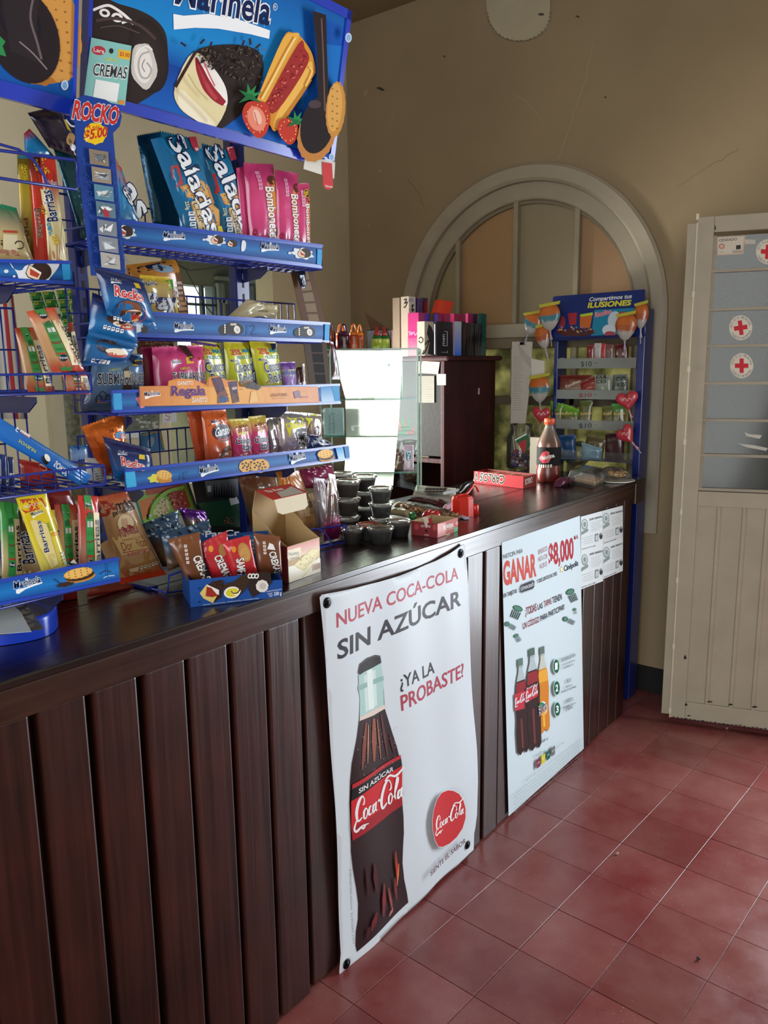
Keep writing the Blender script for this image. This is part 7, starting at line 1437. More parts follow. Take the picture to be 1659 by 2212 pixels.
for q, lab in (([(912, 780), (950, 782), (946, 808), (908, 806)], 'pale handwritten note taped high on the cabinet front'), ([(943, 808), (963, 808), (963, 832), (944, 832)], 'small pale square note taped at the cabinet corner'), ([(905, 812), (938, 812), (938, 870), (905, 870)], 'grey ruled sheet with shade put into its colour on the cabinet front, below the notes')):
    S_ = Surf((0, 2.7995 - (.001 if q[0][0] != 905 else .0003), 0), (1, 0, 0), (0, 0, 1)); o = sheet(S_, q, 'paper_note', 'paper', 'c8bfae' if q[0][0] != 905 else '8a8880', th=.0005); tag(o, lab, 'note')  # the ruled sheet's shade is painted in as a darker paper colour
    A = Art(S_); x0_, y0_ = q[0]; w_ = q[1][0] - x0_; h_ = q[3][1] - y0_
    for k in range(int(h_ / 5)): A.S('7c7468', .8, (x0_ + 2, y0_ + 4 + 5 * k), (x0_ + w_ * (.6 + .3 * ((k * 7) % 3) / 2), y0_ + 4.5 + 5 * k))
    A.build('printed_design', 'ink', o)
A = Art(Surf((CX1 + .0004, 0, 0), (0, 1, 0), (0, 0, 1))); A.P('b8aca0', (1033, 838), (1036, 838), (1036, 852), (1032, 852)); A.build('scratch', 'paper', cab)
for i, (px, py, w_, h_, c) in enumerate(((935, 1052, 14, 50, '8a7450'), (922, 1050, 10, 30, '6c6454'), (948, 1030, 12, 22, '7c7060'))):
    mb = MB(); p = Vector((CX0 + .12 + i * .09, 2.85, 1.0685)); mb.box((p.x - .02, p.y - .02, p.z), (p.x + .02, p.y + .02, p.z + (.07, .05, .09)[i]), c, bev=.002); tag(mb.build('small_box', 'card'), ('small tan carton in the dark cabinet niche', 'low grey carton in the dark cabinet niche', 'narrow grey-brown carton in the dark cabinet niche')[i], 'box', 'cartons in the cabinet niche')
# perfume cartons on the cabinet: corner px, left px, right px, top py
def pbox(lab, cx, lx, rx, ty, xf, col, cs=None, art=None, gap=0, zbase=None):
    zb = ZT + .0035 if zbase is None else zbase
    p = gx(xf, cx, ty); r = gx(xf, rx, ty); l = gy(p.y, lx, ty); mb = MB(); z1 = p.z
    lo, hi = (l.x, p.y, zb), (xf, max(r.y, p.y + .02) - .001, z1)
    vs = [Vector((x, y, z)) for z in (lo[2], hi[2]) for y in (lo[1], hi[1]) for x in (lo[0], hi[0])]
    for f, c in (((0, 2, 3, 1), col), ((4, 5, 7, 6), col), ((0, 1, 5, 4), col), ((2, 6, 7, 3), col), ((0, 4, 6, 2), col), ((1, 3, 7, 5), cs or col)): mb.add([vs[i] for i in f], [(0, 1, 2, 3)], c if not isinstance(c, list) else [c[0], c[0], c[1], c[1]] if f[0] == 0 else [c[0], c[0], c[1], c[1]])
    o = mb.build('perfume_box', 'film'); tag(o, lab, 'box', 'perfume cartons on the cabinet')
    if art:
        A1 = Art(Surf((xf + .0001, 0, 0), (0, 1, 0), (0, 0, 1))); A2 = Art(Surf((0, p.y - .0001, 0), (1, 0, 0), (0, 0, 1))); art(A1, A2); mb = A1.mesh(); A2.mesh(mb)
        if mb.v: mb.build('printed_design', 'ink', o)
    return o
XF = CX1 + .012
pbox('tall plain greyish-brown perfume carton, leftmost on the cabinet', 863, 848, 866, 643, XF - .26, '8c7c6c', '7c6c5c')
pbox('tall white perfume carton with black script at the top', 883, 866, 898, 640, XF - .16, 'a89c8c', 'c8c0b4', lambda a, b: (b.C('16141a', 2.2, (872, 648), (878, 646), (874, 656), (880, 652), (875, 664), (872, 662)), a.C('16141a', 2.2, (888, 662), (893, 658), (889, 670), (894, 668), (890, 674)), a.E('a098b0', 888, 648, 6, 5, 0, 10)))
pbox('dark violet perfume carton behind the pink one', 912, 898, 924, 643, XF - .13, '3c1c5c', '241430')
pbox('magenta perfume carton with violet side and faint script', 904, 881, 928, 675, XF - .10, 'a82c6c', '8c2458', lambda a, b: (a.P('5c34a8', (917, 678), (928, 678), (928, 700), (917, 700)), b.C('c88cb0', 1.6, (882, 718), (886, 716), (885, 724), (890, 717), (889, 724), (894, 717), (897, 724), (902, 718)), b.G('a82c6c', '8c7078', (881, 730), (903, 730), (903, 768), (881, 768))))
pbox('cream perfume carton with black ink splash', 917, 901, 937, 694, XF - .004, 'c8bcac', 'a89c8c', lambda a, b: (a.P('1a1818', (926, 700), (932, 706), (937, 720), (937, 768), (924, 764), (928, 740), (922, 720)), b.C('1a1818', 1.8, (905, 732), (909, 728), (914, 734), (909, 741), (904, 736)), a.C('1a1818', 2.5, (918, 745), (926, 735), (922, 752), (914, 766)), b.C('1a1818', 2.5, (912, 766), (916, 756))))
pbox('black perfume carton with small vertical white lettering', 943, 938, 978, 694, XF, '16161c', '101218', lambda a, b: (a.T('9ca0a8', 'men', (961, 747), (961, 722), (965.5, 747) if False else (956, 747), .03), a.S('d8dce0', .9, (961, 747), (966, 747), (966, 716), (960, 716)), b.S('e4e4e8', 1.6, (939, 700), (939, 765)), a.S('8c9098', 1, (953, 761), (966, 761)), a.S('8c9098', 1.3, (966, 757), (966, 763))))
pbox('narrow mirror-silver perfume carton fading to bright blue', 982, 979, 997, 694, XF, '8c98a8', ['2c68d8', 'a8b0b8'])
pbox('slim black perfume carton between the silver one and the pair', 1000, 997, 1006, 694, XF, '0c0c12', '08080c')
pbox('matt black perfume carton, left of a matching pair with thin outlines', 1008, 1006, 1024, 697, XF, '0c0c12', '0a0a0e', lambda a, b: a.S('4c5058', 1, (1016, 758), (1015, 755), (1019, 712), (1021, 710)))
pbox('matt black perfume carton, right of a matching pair with thin outlines', 1026, 1024, 1041, 699, XF, '0c0c12', '0a0a0e', lambda a, b: a.S('4c5058', 1, (1034, 758), (1033, 755), (1037, 714), (1038, 712)))
pbox('violet-edged perfume carton, first of the magenta back row', 946, 937, 955, 677, XF - .06, '5a34a0', '8c1c5c'); pbox('magenta perfume carton, second of the back row', 960, 955, 972, 677, XF - .06, 'b42c64', 'a02458')
pbox('magenta perfume carton, third of the back row', 981, 973, 1005, 677, XF - .06, 'a8285c', '9c2454'); pbox('magenta perfume carton fading to navy, fourth of the back row', 1011, 1006, 1032, 677, XF - .06, 'b43c70', '2c1c50', lambda a, b: a.P('a02860', (1011, 678), (1022, 678), (1022, 700), (1011, 700)))
pbox('teal-green perfume carton at the right end of the cabinet', 1038, 1033, 1051, 677, XF - .02, '0c4c4c', '0f5450')
ztop = gx(XF - .06, 960, 677).z; pa = gx(XF - .075, 942, 676); pb2 = gx(XF - .075, 972, 676); h_ = .055
mb = MB(); V0 = Vector((pa.x, pa.y, ztop + .0008)); dY = Vector((0, pb2.y - pa.y, 0)); up_ = Vector((0, .03, h_)); mb.prism([V0, V0 + dY, V0 + dY + up_ * .95, V0 + up_], (-.025, 0, 0), 'd8442c'); o = mb.build('perfume_box', 'card'); tag(o, 'orange-red carton tilted on top of the magenta cartons', 'box', 'perfume cartons on the cabinet')

# glass show-case, turned a little towards the room
ph = math.radians(33); CU = Vector((math.cos(ph), math.sin(ph), 0)); CB_ = Vector((-math.sin(ph), math.cos(ph), 0)); CP0 = Vector((-.543, 2.375, 0)); CD = .26
def FS(d=0.0): return Surf(CP0 + CB_ * d, CU, (0, 0, 1))
CW = -FS().L(690, 800)[0]; ZC1 = FS().L(800, 756)[1]; MC = Matrix(((CU.x, CB_.x, 0, CP0.x), (CU.y, CB_.y, 0, CP0.y), (0, 0, 1, 0), (0, 0, 0, 1)))
case = thing('glass_showcase', tuple(MC @ Vector((-CW / 2, CD / 2, 0))), 'glass showcase with green-edged shelves behind the counter', 'showcase')
def cbx(nm, mat, col, *bx, bev=0):
    mb = MB()
    for lo, hi in bx: mb.box(lo, hi, col, MC, bev)
    return mb.build(nm, mat, case)
cbx('base', 'enamel', '3a2a24', ((-CW, 0, 0), (0, CD, .93)), bev=.004); g_ = .005
cbx('glass_pane', 'glass', 'ffffff', ((-CW, 0, .931), (0, g_, ZC1))); cbx('glass_pane', 'glass', 'ffffff', ((-g_, g_ + .001, .931), (0, CD - g_, ZC1))); cbx('glass_top', 'glass', 'ffffff', ((-CW, 0, ZC1 + .0005), (0, CD, ZC1 + .005)))
cbx('glass_edge', 'plastic', 'a8c4b8', *[((a - .003, d - .003, .93), (a + .003, d + .003, ZC1 + .003)) for a in (0, -CW) for d in (0, CD)], ((-CW, -.002, ZC1), (0, .001, ZC1 + .0055)), ((-.001, 0, ZC1), (.002, CD, ZC1 + .0055)))
shz = [FS(.02).L(880, y)[1] for y in (1020, 942, 862)]
for z in shz: cbx('glass_shelf', 'glass', 'ffffff', ((-CW + .006, .01, z - .003), (-.006, CD - .006, z + .003))); cbx('shelf_edge', 'plastic', '5c8c7c', ((-CW + .006, .0072, z - .003), (-.006, .0095, z + .003)))
# bright sheet taped inside the front pane, daylight from the yard shining through it
SHT = o = sheet(FS(.0066), [(719, 757), (870, 757), (862, 900), (849, 1049), (742, 1049), (748, 960), (746, 860)], 'paper_sheet', 'thin_paper', 'fdfdf6', th=.0004); SHT.modifiers.clear(); tag(o, 'large bright white sheet taped inside the showcase, daylight shining through it', 'paper')
A = Art(FS(.0064), cT, base=0)
A.T('5c6860', 'Aceite', (805, 668), (585, 668), (805, 610), .0); A.T('7c8880', 'ENVASADO', (820, 755), (530, 755), (820, 705), .0)
for i in range(11): t = PI * (.6 + 1.1 * i / 10); A.P('a8b0a8', *[(560 + r * math.cos(t + d), 850 + r * math.sin(t + d)) for r, d in ((70, -.09), (110, -.09), (110, .09), (70, .09))])
A.C('98a098', 8, (500, 900), (560, 920), (600, 890), (660, 880)); A.P('b8c4bc', (270, 705), (330, 740), (380, 850), (340, 900), (300, 840)); A.S('8c9494', 5, (900, 795), (1290, 795)); A.P('b4bccc', (910, 830), (1285, 835), (1285, 880), (910, 870)); A.P('8c98a0', (1170, 830), (1205, 832), (1205, 882), (1170, 880)); A.P('c4ccc8', (385, 945), (640, 945), (645, 995), (400, 1000))
A.build('printed_design', 'thin_paper', o)
def inb(lab, px0, px1, py0, py1, d, col, art=None, z=None):
    F = FS(d); a0, z0 = F.L(px0, py1); a1, z1 = F.L(px1, py0); z0 = z or z0; mb = MB(); mb.box((a0, d, z0), (a1, d + .04, z1), col, MC, .001); o = mb.build('gum_box', 'card'); tag(o, lab, 'box', 'cartons in the showcase')
    if art: A = Art(F); art(A); A.build('printed_design', 'ink', o)
inb('upright pink chewing-gum carton with vertical lettering in the showcase', 873, 892, 963, 1019, .06, 'c098b4', lambda A: (A.E('d4b0c8', 882, 990, 8.5, 20, 0, 20), A.E('2c6c84', 882, 984, 5.5, 12, 0, 18), A.T('f0f0f0', 'Dentic', (880, 975), (881, 1012), (886.5, 975), .05)), z=shz[0] + .0035)
inb('dark brown chocolate carton beside the pink gum carton', 852, 869, 972, 1019, .06, '4a2c28', lambda A: A.T('c8b8a8', 'Sugus', (857, 1012), (863, 985), (852, 1010), .03), z=shz[0] + .0035)
inb('pale green display carton with vertical lettering high in the showcase', 853, 868, 783, 860, .06, '7c9484', lambda A: A.T('4c5c54', 'CLORETS', (862, 856), (862, 800), (856, 856), .04), z=shz[2] + .0035)
inb('whitish chewing-gum carton with vertical grey lettering at the left of the white sheet', 700, 740, 882, 940, .03, 'a8b8c0', lambda A: (A.T('7c8c98', 'XtraCare', (714, 895), (714, 937), (709, 895), .04), A.T('7c8c98', 'Trident', (723, 890), (723, 937), (717, 890), .04)), z=shz[1] + .0035)
rr = random.Random(7); zsh = shz[1] + .0035; a0_, a1_ = FS(.05).L(850, 940)[0], FS(.05).L(893, 940)[0]
for i in range(22):
    k = i // 8; c = rr.choice(('3c8c58', 'c4504c', 'd8d0c4', 'b43c40', '2c7c48', 'c8806c')); mb = MB(); M = MC @ Matrix.Translation((a0_ + (a1_ - a0_) * ((i % 8) + .5) / 8, .045 + .002 * i, zsh + .013 * k)) @ Matrix.Rotation(rr.uniform(-.5, .5) * (1 if k == 2 else 0), 4, 'Y'); mb.box((-.006, -.012, 0), (.006, .012, .0125 if k < 2 else .03), c, M, .001)
    tag(mb.build('gum_packet', 'film'), 'tiny chewing-gum packet in the pile on the middle showcase shelf', 'gum packet', 'gum packets piled in the showcase')
# on top of the case
zt_ = ZC1 + .0057
def ontop(px, d): a = FS(d).L(px, 757)[0]; v = MC @ Vector((a, d, zt_)); return v, (v - CAMPOS).dot(FW) / FPX
def shaker(lab, px, wpx, d, col, ctop, htop=52):
    p, s = ontop(px, d); r = wpx / 2 * s; h = htop * s; t = thing('seasoning_shaker', tuple(p), lab, 'bottle', 'seasoning bottles with looped caps on the showcase')
    mb = MB(); M = Matrix.Translation(p); mb.lathe([(0, 0), (r, 0), (r, h * .50), (r * .95, h * .56), (0, h * .56)], col, 18, M)
    mb.box((r * .1, -r * 1.03, h * .05), (r * .5, -r * .8, h * .45), 'a8a098', M @ Matrix.Rotation(.5, 4, 'Z')); mb.build('bottle', 'plastic', t)
    mb = MB(); mb.lathe([(0, h * .565), (r * .98, h * .565), (r * .9, h * .64), (r * .6, h * .70), (0, h * .70)], ctop, 18, M)
    mb.tube([p + CU * (r * .47 * math.cos(a)) + Vector((0, 0, h * .66 + h * .33 * math.sin(a))) for a in [PI * k / 10 for k in range(11)]], r * .17, ctop, 8); mb.build('looped_cap', 'plastic', t)
shaker('dark purple seasoning bottle with looped cap, leftmost on the showcase', 719, 15, .04, '3c1428', '4c1c44')
shaker('orange seasoning bottle with looped cap tucked behind the purple one', 737, 22, .12, 'c8501c', 'e8801c', 54); shaker('purple seasoning bottle with looped cap in front of the orange one', 743, 26, .03, '48142c', '54184c')
shaker('orange seasoning bottle with looped cap, wide one in the middle', 765, 20, .05, 'c4481c', 'f08420', 53); shaker('orange seasoning bottle with looped cap, rightmost of the shakers', 778, 16, .12, 'c4501c', 'f08420', 52)
for i, (px, d) in enumerate(((814, .03), (830, .08))):
    p, s = ontop(px, d); r = 12 * s; h = 46 * s; M = Matrix.Translation(p); t = thing('sauce_bottle', tuple(p), ('small green-shouldered bottle with red spout, left of two on the showcase', 'small green-shouldered bottle with red spout, right of two on the showcase')[i], 'bottle', 'red-spouted bottles on the showcase')
    mb = MB(); mb.lathe([(0, 0), (r, 0), (r, h * .42), (r * .95, h * .46), (r * .6, h * .6), (0, h * .6)], ['8c9c30', '8c9c30', 'b0bc3c', '1c6c34', '1c6c34', '1c6c34'], 18, M); mb.build('bottle', 'plastic', t)
    mb = MB(); mb.lathe([(0, h * .6), (r * .62, h * .6), (r * .55, h * .74), (r * .36, h * .76), (r * .26, h), (0, h)], 'b03c34', 14, M); mb.build('spout', 'plastic', t)
F = FS(.15); a0_, a1_, z1 = F.L(792, 756)[0], F.L(846, 756)[0], F.L(820, 712)[1]; mb = MB(); mb.box((a0_, .15, zt_), (a1_, .22, z1), '181c1a', MC, .003); tag(mb.build('black_box', 'plastic'), 'black box standing behind the red-spouted bottles', 'box')
F = FS(.18); q = [F.L(787, 673), F.L(840, 708), F.L(800, 709)]; mb = MB(); mb.prism([F.S(q[0][0], q[0][1]), F.S(q[1][0], z1 + .0008), F.S(q[2][0], z1 + .0008)], CB_ * .002, '5c4630'); tag(mb.build('card_scrap', 'card'), 'triangular brown card propped on the black box', 'card')
# jar seen in the third shelf gap
p, s = ontop(632, .1) if CW > .6 else ontop(704, .03); M = Matrix.Translation(p)
t = thing('sauce_jar', tuple(p), 'squat jar with orange-brown label and green foot on the showcase, seen behind the rack', 'jar')
mb = MB(); mb.lathe([(0, 0), (.034, 0), (.034, .012)], '2c7c44', 18, M, cap=False); mb.build('foot', 'plastic', t); mb = MB(); mb.lathe([(0, .012), (.032, .0125), (.032, .06), (.02, .07), (0, .07)], 'a4522c', 18, M); mb.build('bottle', 'plastic', t)

# ================================================================== things at the far end of the counter
p, s = at_counter(1125, 1015); r = 33 * s * .95; h = 96 * s; p = gz(1.0, 1125, 1010)
jar = thing('lollipop_jar', (p.x, p.y, 1.0), 'clear plastic jar full of wrapped purple sweets and white lollipop sticks', 'jar'); M = Matrix.Translation((p.x, p.y, 1.0))
mb = MB(); mb.lathe([(0, .001), (r, .001), (r * 1.02, h * .1), (r, h * .7), (r * .78, h * .85), (r * .74, h * .88), (r * .76, h), (r * .73, h)], 'ffffff', 26, M, cap=False); mb.build('jar_wall', 'clear', jar)
rr = random.Random(14)
for i in range(60):
    a = rr.random() * 2 * PI; q = rr.random() ** .5 * r * .8; v = Vector((p.x + q * math.cos(a), p.y + q * math.sin(a), 1.012 + (i // 15) * .0165)); mb = MB(); mb.sphere(v, (.009, .009, .008), rr.choice(('5c3c84', '3c2858', '7c6c9c', '8c2c40', '2c1c40', 'b8b0c8')), 7, 5)
    o = mb.build('wrapped_sweet', 'foil'); tag(o, 'small foil-wrapped sweet in the clear jar', 'sweet', 'wrapped sweets in the jar')
for i in range(9):
    a = rr.random() * 2 * PI; q = r * .45; b = Vector((p.x + q * math.cos(a), p.y + q * math.sin(a), 1.07)); e = Vector((p.x + r * .62 * math.cos(a + .6), p.y + r * .62 * math.sin(a + .6), 1.0 + h * rr.uniform(.7, .98))); mb = MB(); mb.tube([b, e], .0018, 'd8d4cc' if i != 4 else 'c8b040', 6); mb.sphere(b, .011, rr.choice(('8c2c38', '2c6c48', '5c3478')), 8, 6)
    tag(mb.build('lollipop', 'film'), 'lollipop standing stick-up in the clear jar', 'lollipop', 'lollipops in the jar')
S_ = Surf((0, p.y - r * 1.03, 0), (1, 0, 0), (0, 0, 1)); o = sheet(S_, [(1113, 947), (1139, 934), (1146, 962), (1132, 982)], 'sweet_wrapper', 'film', '2c6440', th=.001); tag(o, 'green and red triangular sweet wrapper stuck on the front of the clear jar', 'wrapper')
A = Art(S_); A.P('b43840', (1119, 958), (1138, 948), (1136, 972), (1131, 978)); A.S('e4e4dc', 3, (1112, 951), (1138, 937)); A.build('printed_design', 'ink', o)
# sauce bottle
p = gz(1.0, 1184, 1040); s = (p - CAMPOS).dot(FW) / FPX; r = 26 * s; h = 136 * s; M = Matrix.Translation((p.x, p.y, 1.0))
sb_ = thing('sauce_bottle', (p.x, p.y, 1.0), 'large bottle of red sauce with orange cap and black label', 'bottle')
mb = MB(); mb.lathe([(0, .001), (r * .9, .001), (r, .01), (r, h * .18), (r * .93, h * .22), (r * .96, h * .26), (r * .96, h * .56), (r * .9, h * .64), (r * .5, h * .8), (r * .36, h * .87), (r * .36, h * .92), (0, h * .92)], ['5c2018', '5c2018', '5c2018', '602018', '6c2c20', '6c382a', '6c4030', '604438', '70645a', '787068', '787068', '787068'], 24, M, cap=False); mb.build('bottle', 'plastic', sb_)
mb = MB(); mb.lathe([(0, h * .905), (r * .44, h * .905), (r * .45, h * .99), (r * .4, h), (0, h)], 'd85c3c', 18, M); mb.build('cap', 'plastic', sb_)
mb = MB(); mb.lathe([(r * .985, h * .27), (r * .985, h * .56)], '141414', 24, M, cap=False); lb = mb.build('bottle_label', 'paper', sb_)
S_ = Surf((0, p.y, 0), (1, 0, 0), (0, 0, 1), lambda a, b, p=p, r=r: 0.0); S_ = Surf((0, p.y, 0), (1, 0, 0), (0, 0, 1), lambda a, b, p=p, r=r: math.sqrt(max(1e-6, (r * .985) ** 2 - min((a - p.x) ** 2, (r * .97) ** 2))))
A = Art(S_, cR, cut=.008, base=.0003); A.P('c83c48', (480, 1610), (510, 1560), (545, 1540), (585, 1600), (560, 1650), (515, 1650)); A.E('c83c48', 548, 1560, 22, 16, 0, 12); A.T('e8e4dc', 'Valentina', (505, 1625), (602, 1600), (500, 1590), .05, '2c5c34', .05)
for i in range(6): A.P('d8d4c4', (478 + i * 19, 1664), (490 + i * 19, 1663), (490 + i * 19, 1690), (478 + i * 19, 1692))
A.build('printed_design', 'ink', lb)
mb = MB(); q = [gy(p.y + .05, 1149, 1000), gy(p.y + .05, 1174, 1000)]; mb.box((q[0].x, p.y + .03, 1.0), (q[1].x, p.y + .07, gy(p.y + .05, 1160, 944).z), 'b8b0a0', bev=.002); tag(mb.build('white_carton', 'card'), 'narrow off-white carton between the sweet jar and the sauce bottle', 'box')
# round glass jar on its side and sweet bag
p = gz(1.0, 1232, 1010) + Vector((0, .05, 0)); s = (p - CAMPOS).dot(FW) / FPX; r = 27 * s; M = Matrix.Translation((p.x, p.y, 1.0 + r * 1.0)) @ Matrix.Rotation(math.radians(80), 4, 'Y')
mb = MB(); mb.lathe([(r * .5, -r * .95), (r * .6, -r * .8), (r * .98, -r * .3), (r * .98, r * .6), (r * .7, r * .98), (0, r * 1.0)], 'ffffff', 22, M, cap=False); gj = mb.build('glass_jar', 'cello'); tag(gj, 'round clear jar tipped on its side behind the biscuit clamshell', 'jar')
lump('sweets_bag', 'small maroon and lilac sweets bag in front of the sauce bottle', 'bag', 'sweets lying loose on the counter', [gz(1.0008, 1203, 1052), gz(1.0008, 1222, 1048), gz(1.0008, 1236, 1042)], .04, .03, '5c2440', seed=11)
# clamshell with rolled wafers
def clamP(lo, hi, z0, z1, ins): pass
q = [gz(1.0, *v) for v in ((1222, 1048), (1286, 1060), (1318, 1043), (1258, 1030))]; c = sum(q, Vector()) / 4
cl = thing('clamshell', tuple(c), 'clear plastic clamshell holding rolled wafer biscuits at the counter end', 'container')
mb = MB(); f = lambda k, z: [c + (v - c) * k + Vector((0, 0, z)) for v in q]; L_ = [f(.8, .001), f(.95, .022), f(1.06, .024), f(1.06, .026), f(.95, .028), f(.82, .055), f(.5, .062)]
vs = [v for l in L_ for v in l]; mb.add(vs, [(0, 1, 2, 3)] + [(i * 4 + j, i * 4 + (j + 1) % 4, (i + 1) * 4 + (j + 1) % 4, (i + 1) * 4 + j) for i in range(6) for j in range(4)] + [(24, 25, 26, 27)], 'ffffff')
for e in range(4):
    a, b = f(.955, .028)[e], f(.955, .028)[(e + 1) % 4]; a2, b2 = f(.83, .054)[e], f(.83, .054)[(e + 1) % 4]
    for k in range(1, 12): t = k / 12; mb.tube([a.lerp(b, t), a2.lerp(b2, t)], .0008, 'ffffff', 4)
mb.build('shell', 'clear', cl)
for i in range(3):
    a = c + (q[0] - c) * .7 + (q[3] - q[0]) * (.15 + .22 * i); b = c + (q[1] - c) * .62 + (q[2] - q[1]) * (.1 + .22 * i); a.z = b.z = 1.0135; mb = MB(); mb.tube([a, b], .010, 'b88c5c', 12); tag(mb.build('wafer_roll', 'food'), ('brown rolled wafer nearest the viewer in the clear clamshell', 'brown rolled wafer in the middle of the clear clamshell', 'brown rolled wafer at the back of the clear clamshell')[i], 'biscuit', 'wafers in the clamshell')
# plate of pork scratchings
p = gz(1.0, 1328, 1040); M = Matrix.Translation((p.x, p.y, 1.0003)); mb = MB(); mb.lathe([(0, 0), (.06, 0), (.078, .006), (.076, .008), (.058, .002), (0, .002)], 'd8d4c8', 28, M); tag(mb.build('plate', 'plastic'), 'white plate under the bag of snacks at the counter end', 'plate')
rr = random.Random(5); lump('snack_bag', 'clear bag of golden fried snacks resting on the white plate', 'bag', None, [Vector((p.x - .06, p.y + .02, 1.009)), Vector((p.x, p.y, 1.009)), Vector((p.x + .05, p.y + .035, 1.009))], .085, .042, 'c8b488', 'clear', 13)
mb = MB()
for i in range(40):
    v = Vector((p.x - .045 + rr.random() * .08, p.y - .02 + rr.random() * .05, 1.018 + rr.random() * .02)); M = Matrix.Translation(v) @ Matrix.Rotation(rr.random() * 6, 4, 'Z') @ Matrix.Rotation(rr.random() * 3, 4, 'X'); mb.tube([M @ Vector((-.010, 0, 0)), M @ Vector((0, .004, 0)), M @ Vector((.010, 0, .002))], .004, rr.choice(('c8a068', 'b88c54', 'd8b880')), 6)
tag(mb.build('fried_snacks', 'food', kind='stuff'), 'golden fried snacks in the clear bag', 'snacks', kind='stuff')

# ------------------------------------------------------------------ blue candy rack against the arched window, shade darkened into its colours
YR = 3.27; rack = thing('candy_rack', (-.26, YR + .04, 0), 'tall blue candy rack with sloping header in front of the arched window', 'display rack')
R = lambda px, py, y=YR: gy(y, px, py)
xl, xr = R(1195, 850).x, R(1388, 850).x; zh0, zh1 = R(1290, 732).z, R(1197, 645).z
mb = MB(); mb.box((xr - .03, YR, 0), (xr, YR + .09, zh1 - .06), '0e1f66', bev=.003); mb.build('side_panel', 'enamel', rack); mb = MB(); mb.box((xl, YR, 0), (xl + .018, YR + .09, zh1 - .06), '0e1f66', bev=.003); mb.build('side_panel', 'enamel', rack)
mb = MB(); mb.box((xl + .02, YR + .03, .05), (xr - .03, YR + .04, .98), '101c58'); mb.build('back_panel', 'enamel', rack)
Sh = Surf((0, YR - .012, zh0), (1, 0, 0), Vector((0, .045, .185)).normalized())
hq = [(1199, 640), (1392, 625), (1392, 725), (1182, 738)]; l = [Sh.L(*v) for v in hq]; mb = MB(); mb.prism([Sh.S(l[3][0], l[3][1]), Sh.S(l[2][0], l[2][1]), Sh.S(l[1][0], l[1][1]), Sh.S(l[0][0], l[0][1])], -Sh.N * .012, '102264'); hd2 = mb.build('header_sign', 'enamel', rack)
A = Art(Sh, cR); A.P('182a68', (560, 170), (1370, 115), (1370, 520), (520, 560)); A.P('1c7c9c', (930, 290), (1290, 270), (1290, 500), (900, 520)); A.P('182a68', (600, 240), (930, 225), (900, 420), (600, 430))
A.T('d8dce0', 'Compartimos tus', (880, 212), (1262, 182), (888, 175), .05); A.T('d4cc34', 'ILUSIONES', (868, 270), (1255, 245), (878, 222), .1); A.T('d88c98', 'Ricolino', (938, 355), (1085, 318), (934, 312), .08, 'b83c4c', .06)
A.P('9c2c38', (690, 320), (775, 312), (765, 420), (705, 425)); A.P('b8602c', (800, 330), (915, 320), (890, 450), (800, 450)); A.P('a8c43c', (800, 330), (915, 310), (915, 335), (810, 350)); A.E('b8c4cc', 1110, 380, 60, 80, 10, 20); A.E('c4ccd4', 1060, 470, 60, 50, 0, 18); A.E('a83c44', 1190, 330, 50, 26, 0, 16); A.E('a04450', 1070, 505, 50, 26, 0, 16)
A.E('4c2424', 760, 490, 170, 34, 0, 20, wob=.08); A.E('8c3440', 640, 400, 30, 60, 0, 16); rr = random.Random(6)
for i in range(26): A.E(rr.choice(('8c3c34', 'b8543c', '5c8cb0', 'c8a048', '3c2c50')), 600 + rr.random() * 380, 440 + rr.random() * 60, 10, 8, rr.random() * 90, 7)
A.P('101c50', (520, 540), (1370, 505), (1370, 530), (520, 570)); A.build('printed_design', 'ink', hd2)
lv = ((720, 812, '$10'), (1005, 1088, '$10'), (1275, 1362, '$10'), (1555, 1640, None))
for i, (ya_, yb2, tx) in enumerate(lv):
    zt2, zl2 = R(1280, 600 + ya_ * .2411).z, R(1280, 600 + yb2 * .2411).z; xa, xb = xl + .019, xr - .031
    mb = MB(); mb.box((xa, YR - .006, zl2), (xb, YR - .003, zt2), 'ffffff'); s1_ = mb.build('shelf_front', 'frost' if i < 3 else 'clear', rack); mb = MB(); mb.box((xa, YR - .0025, zl2), (xb, YR + .085, zl2 + .004), '24345c'); mb.build('shelf', 'enamel', rack)
    if tx:
        A = Art(Surf((0, YR - .0065, 0), (1, 0, 0), (0, 0, 1)), cR); A.T('1c1c24' if i != 1 else '8c2c2c', tx, (790 if i else 808, yb2 - 18), (905, yb2 - 20), (790 if i else 808, ya_ + 30), .0); A.S('1c1c24', 3, (925, (ya_ + yb2) / 2), (955, (ya_ + yb2) / 2 - 2)); A.build('price_note', 'ink', s1_)
def rbag(lab, pts, col, art=None, th=.014, y=None, grp='sweets bags on the blue candy rack'):
    S_ = Surf((0, (YR + .03) if y is None else y, 0), (1, 0, 0), (0, 0, 1)); return bag('candy_bag', lab, 'bag', grp, S_, pts, th, col, art, 'film', cR, 1.6, 8, 10)
rbag('white-labelled red packet on the top shelf of the candy rack', [(928, 585), (992, 583), (985, 790), (930, 790)], ['b8b4b0', 'a8a4a0', '8c2c2c'], lambda A: A.P('8c3034', (930, 690), (985, 688), (985, 700), (930, 702)))
rbag('deep red packet left of the white-labelled one', [(862, 605), (928, 595), (928, 790), (865, 790)], ['7c2428', '6c1c20']); rbag('bright red packet right of the white-labelled one', [(990, 588), (1030, 586), (1030, 790), (988, 790)], ['b02c30', 'a02428'])
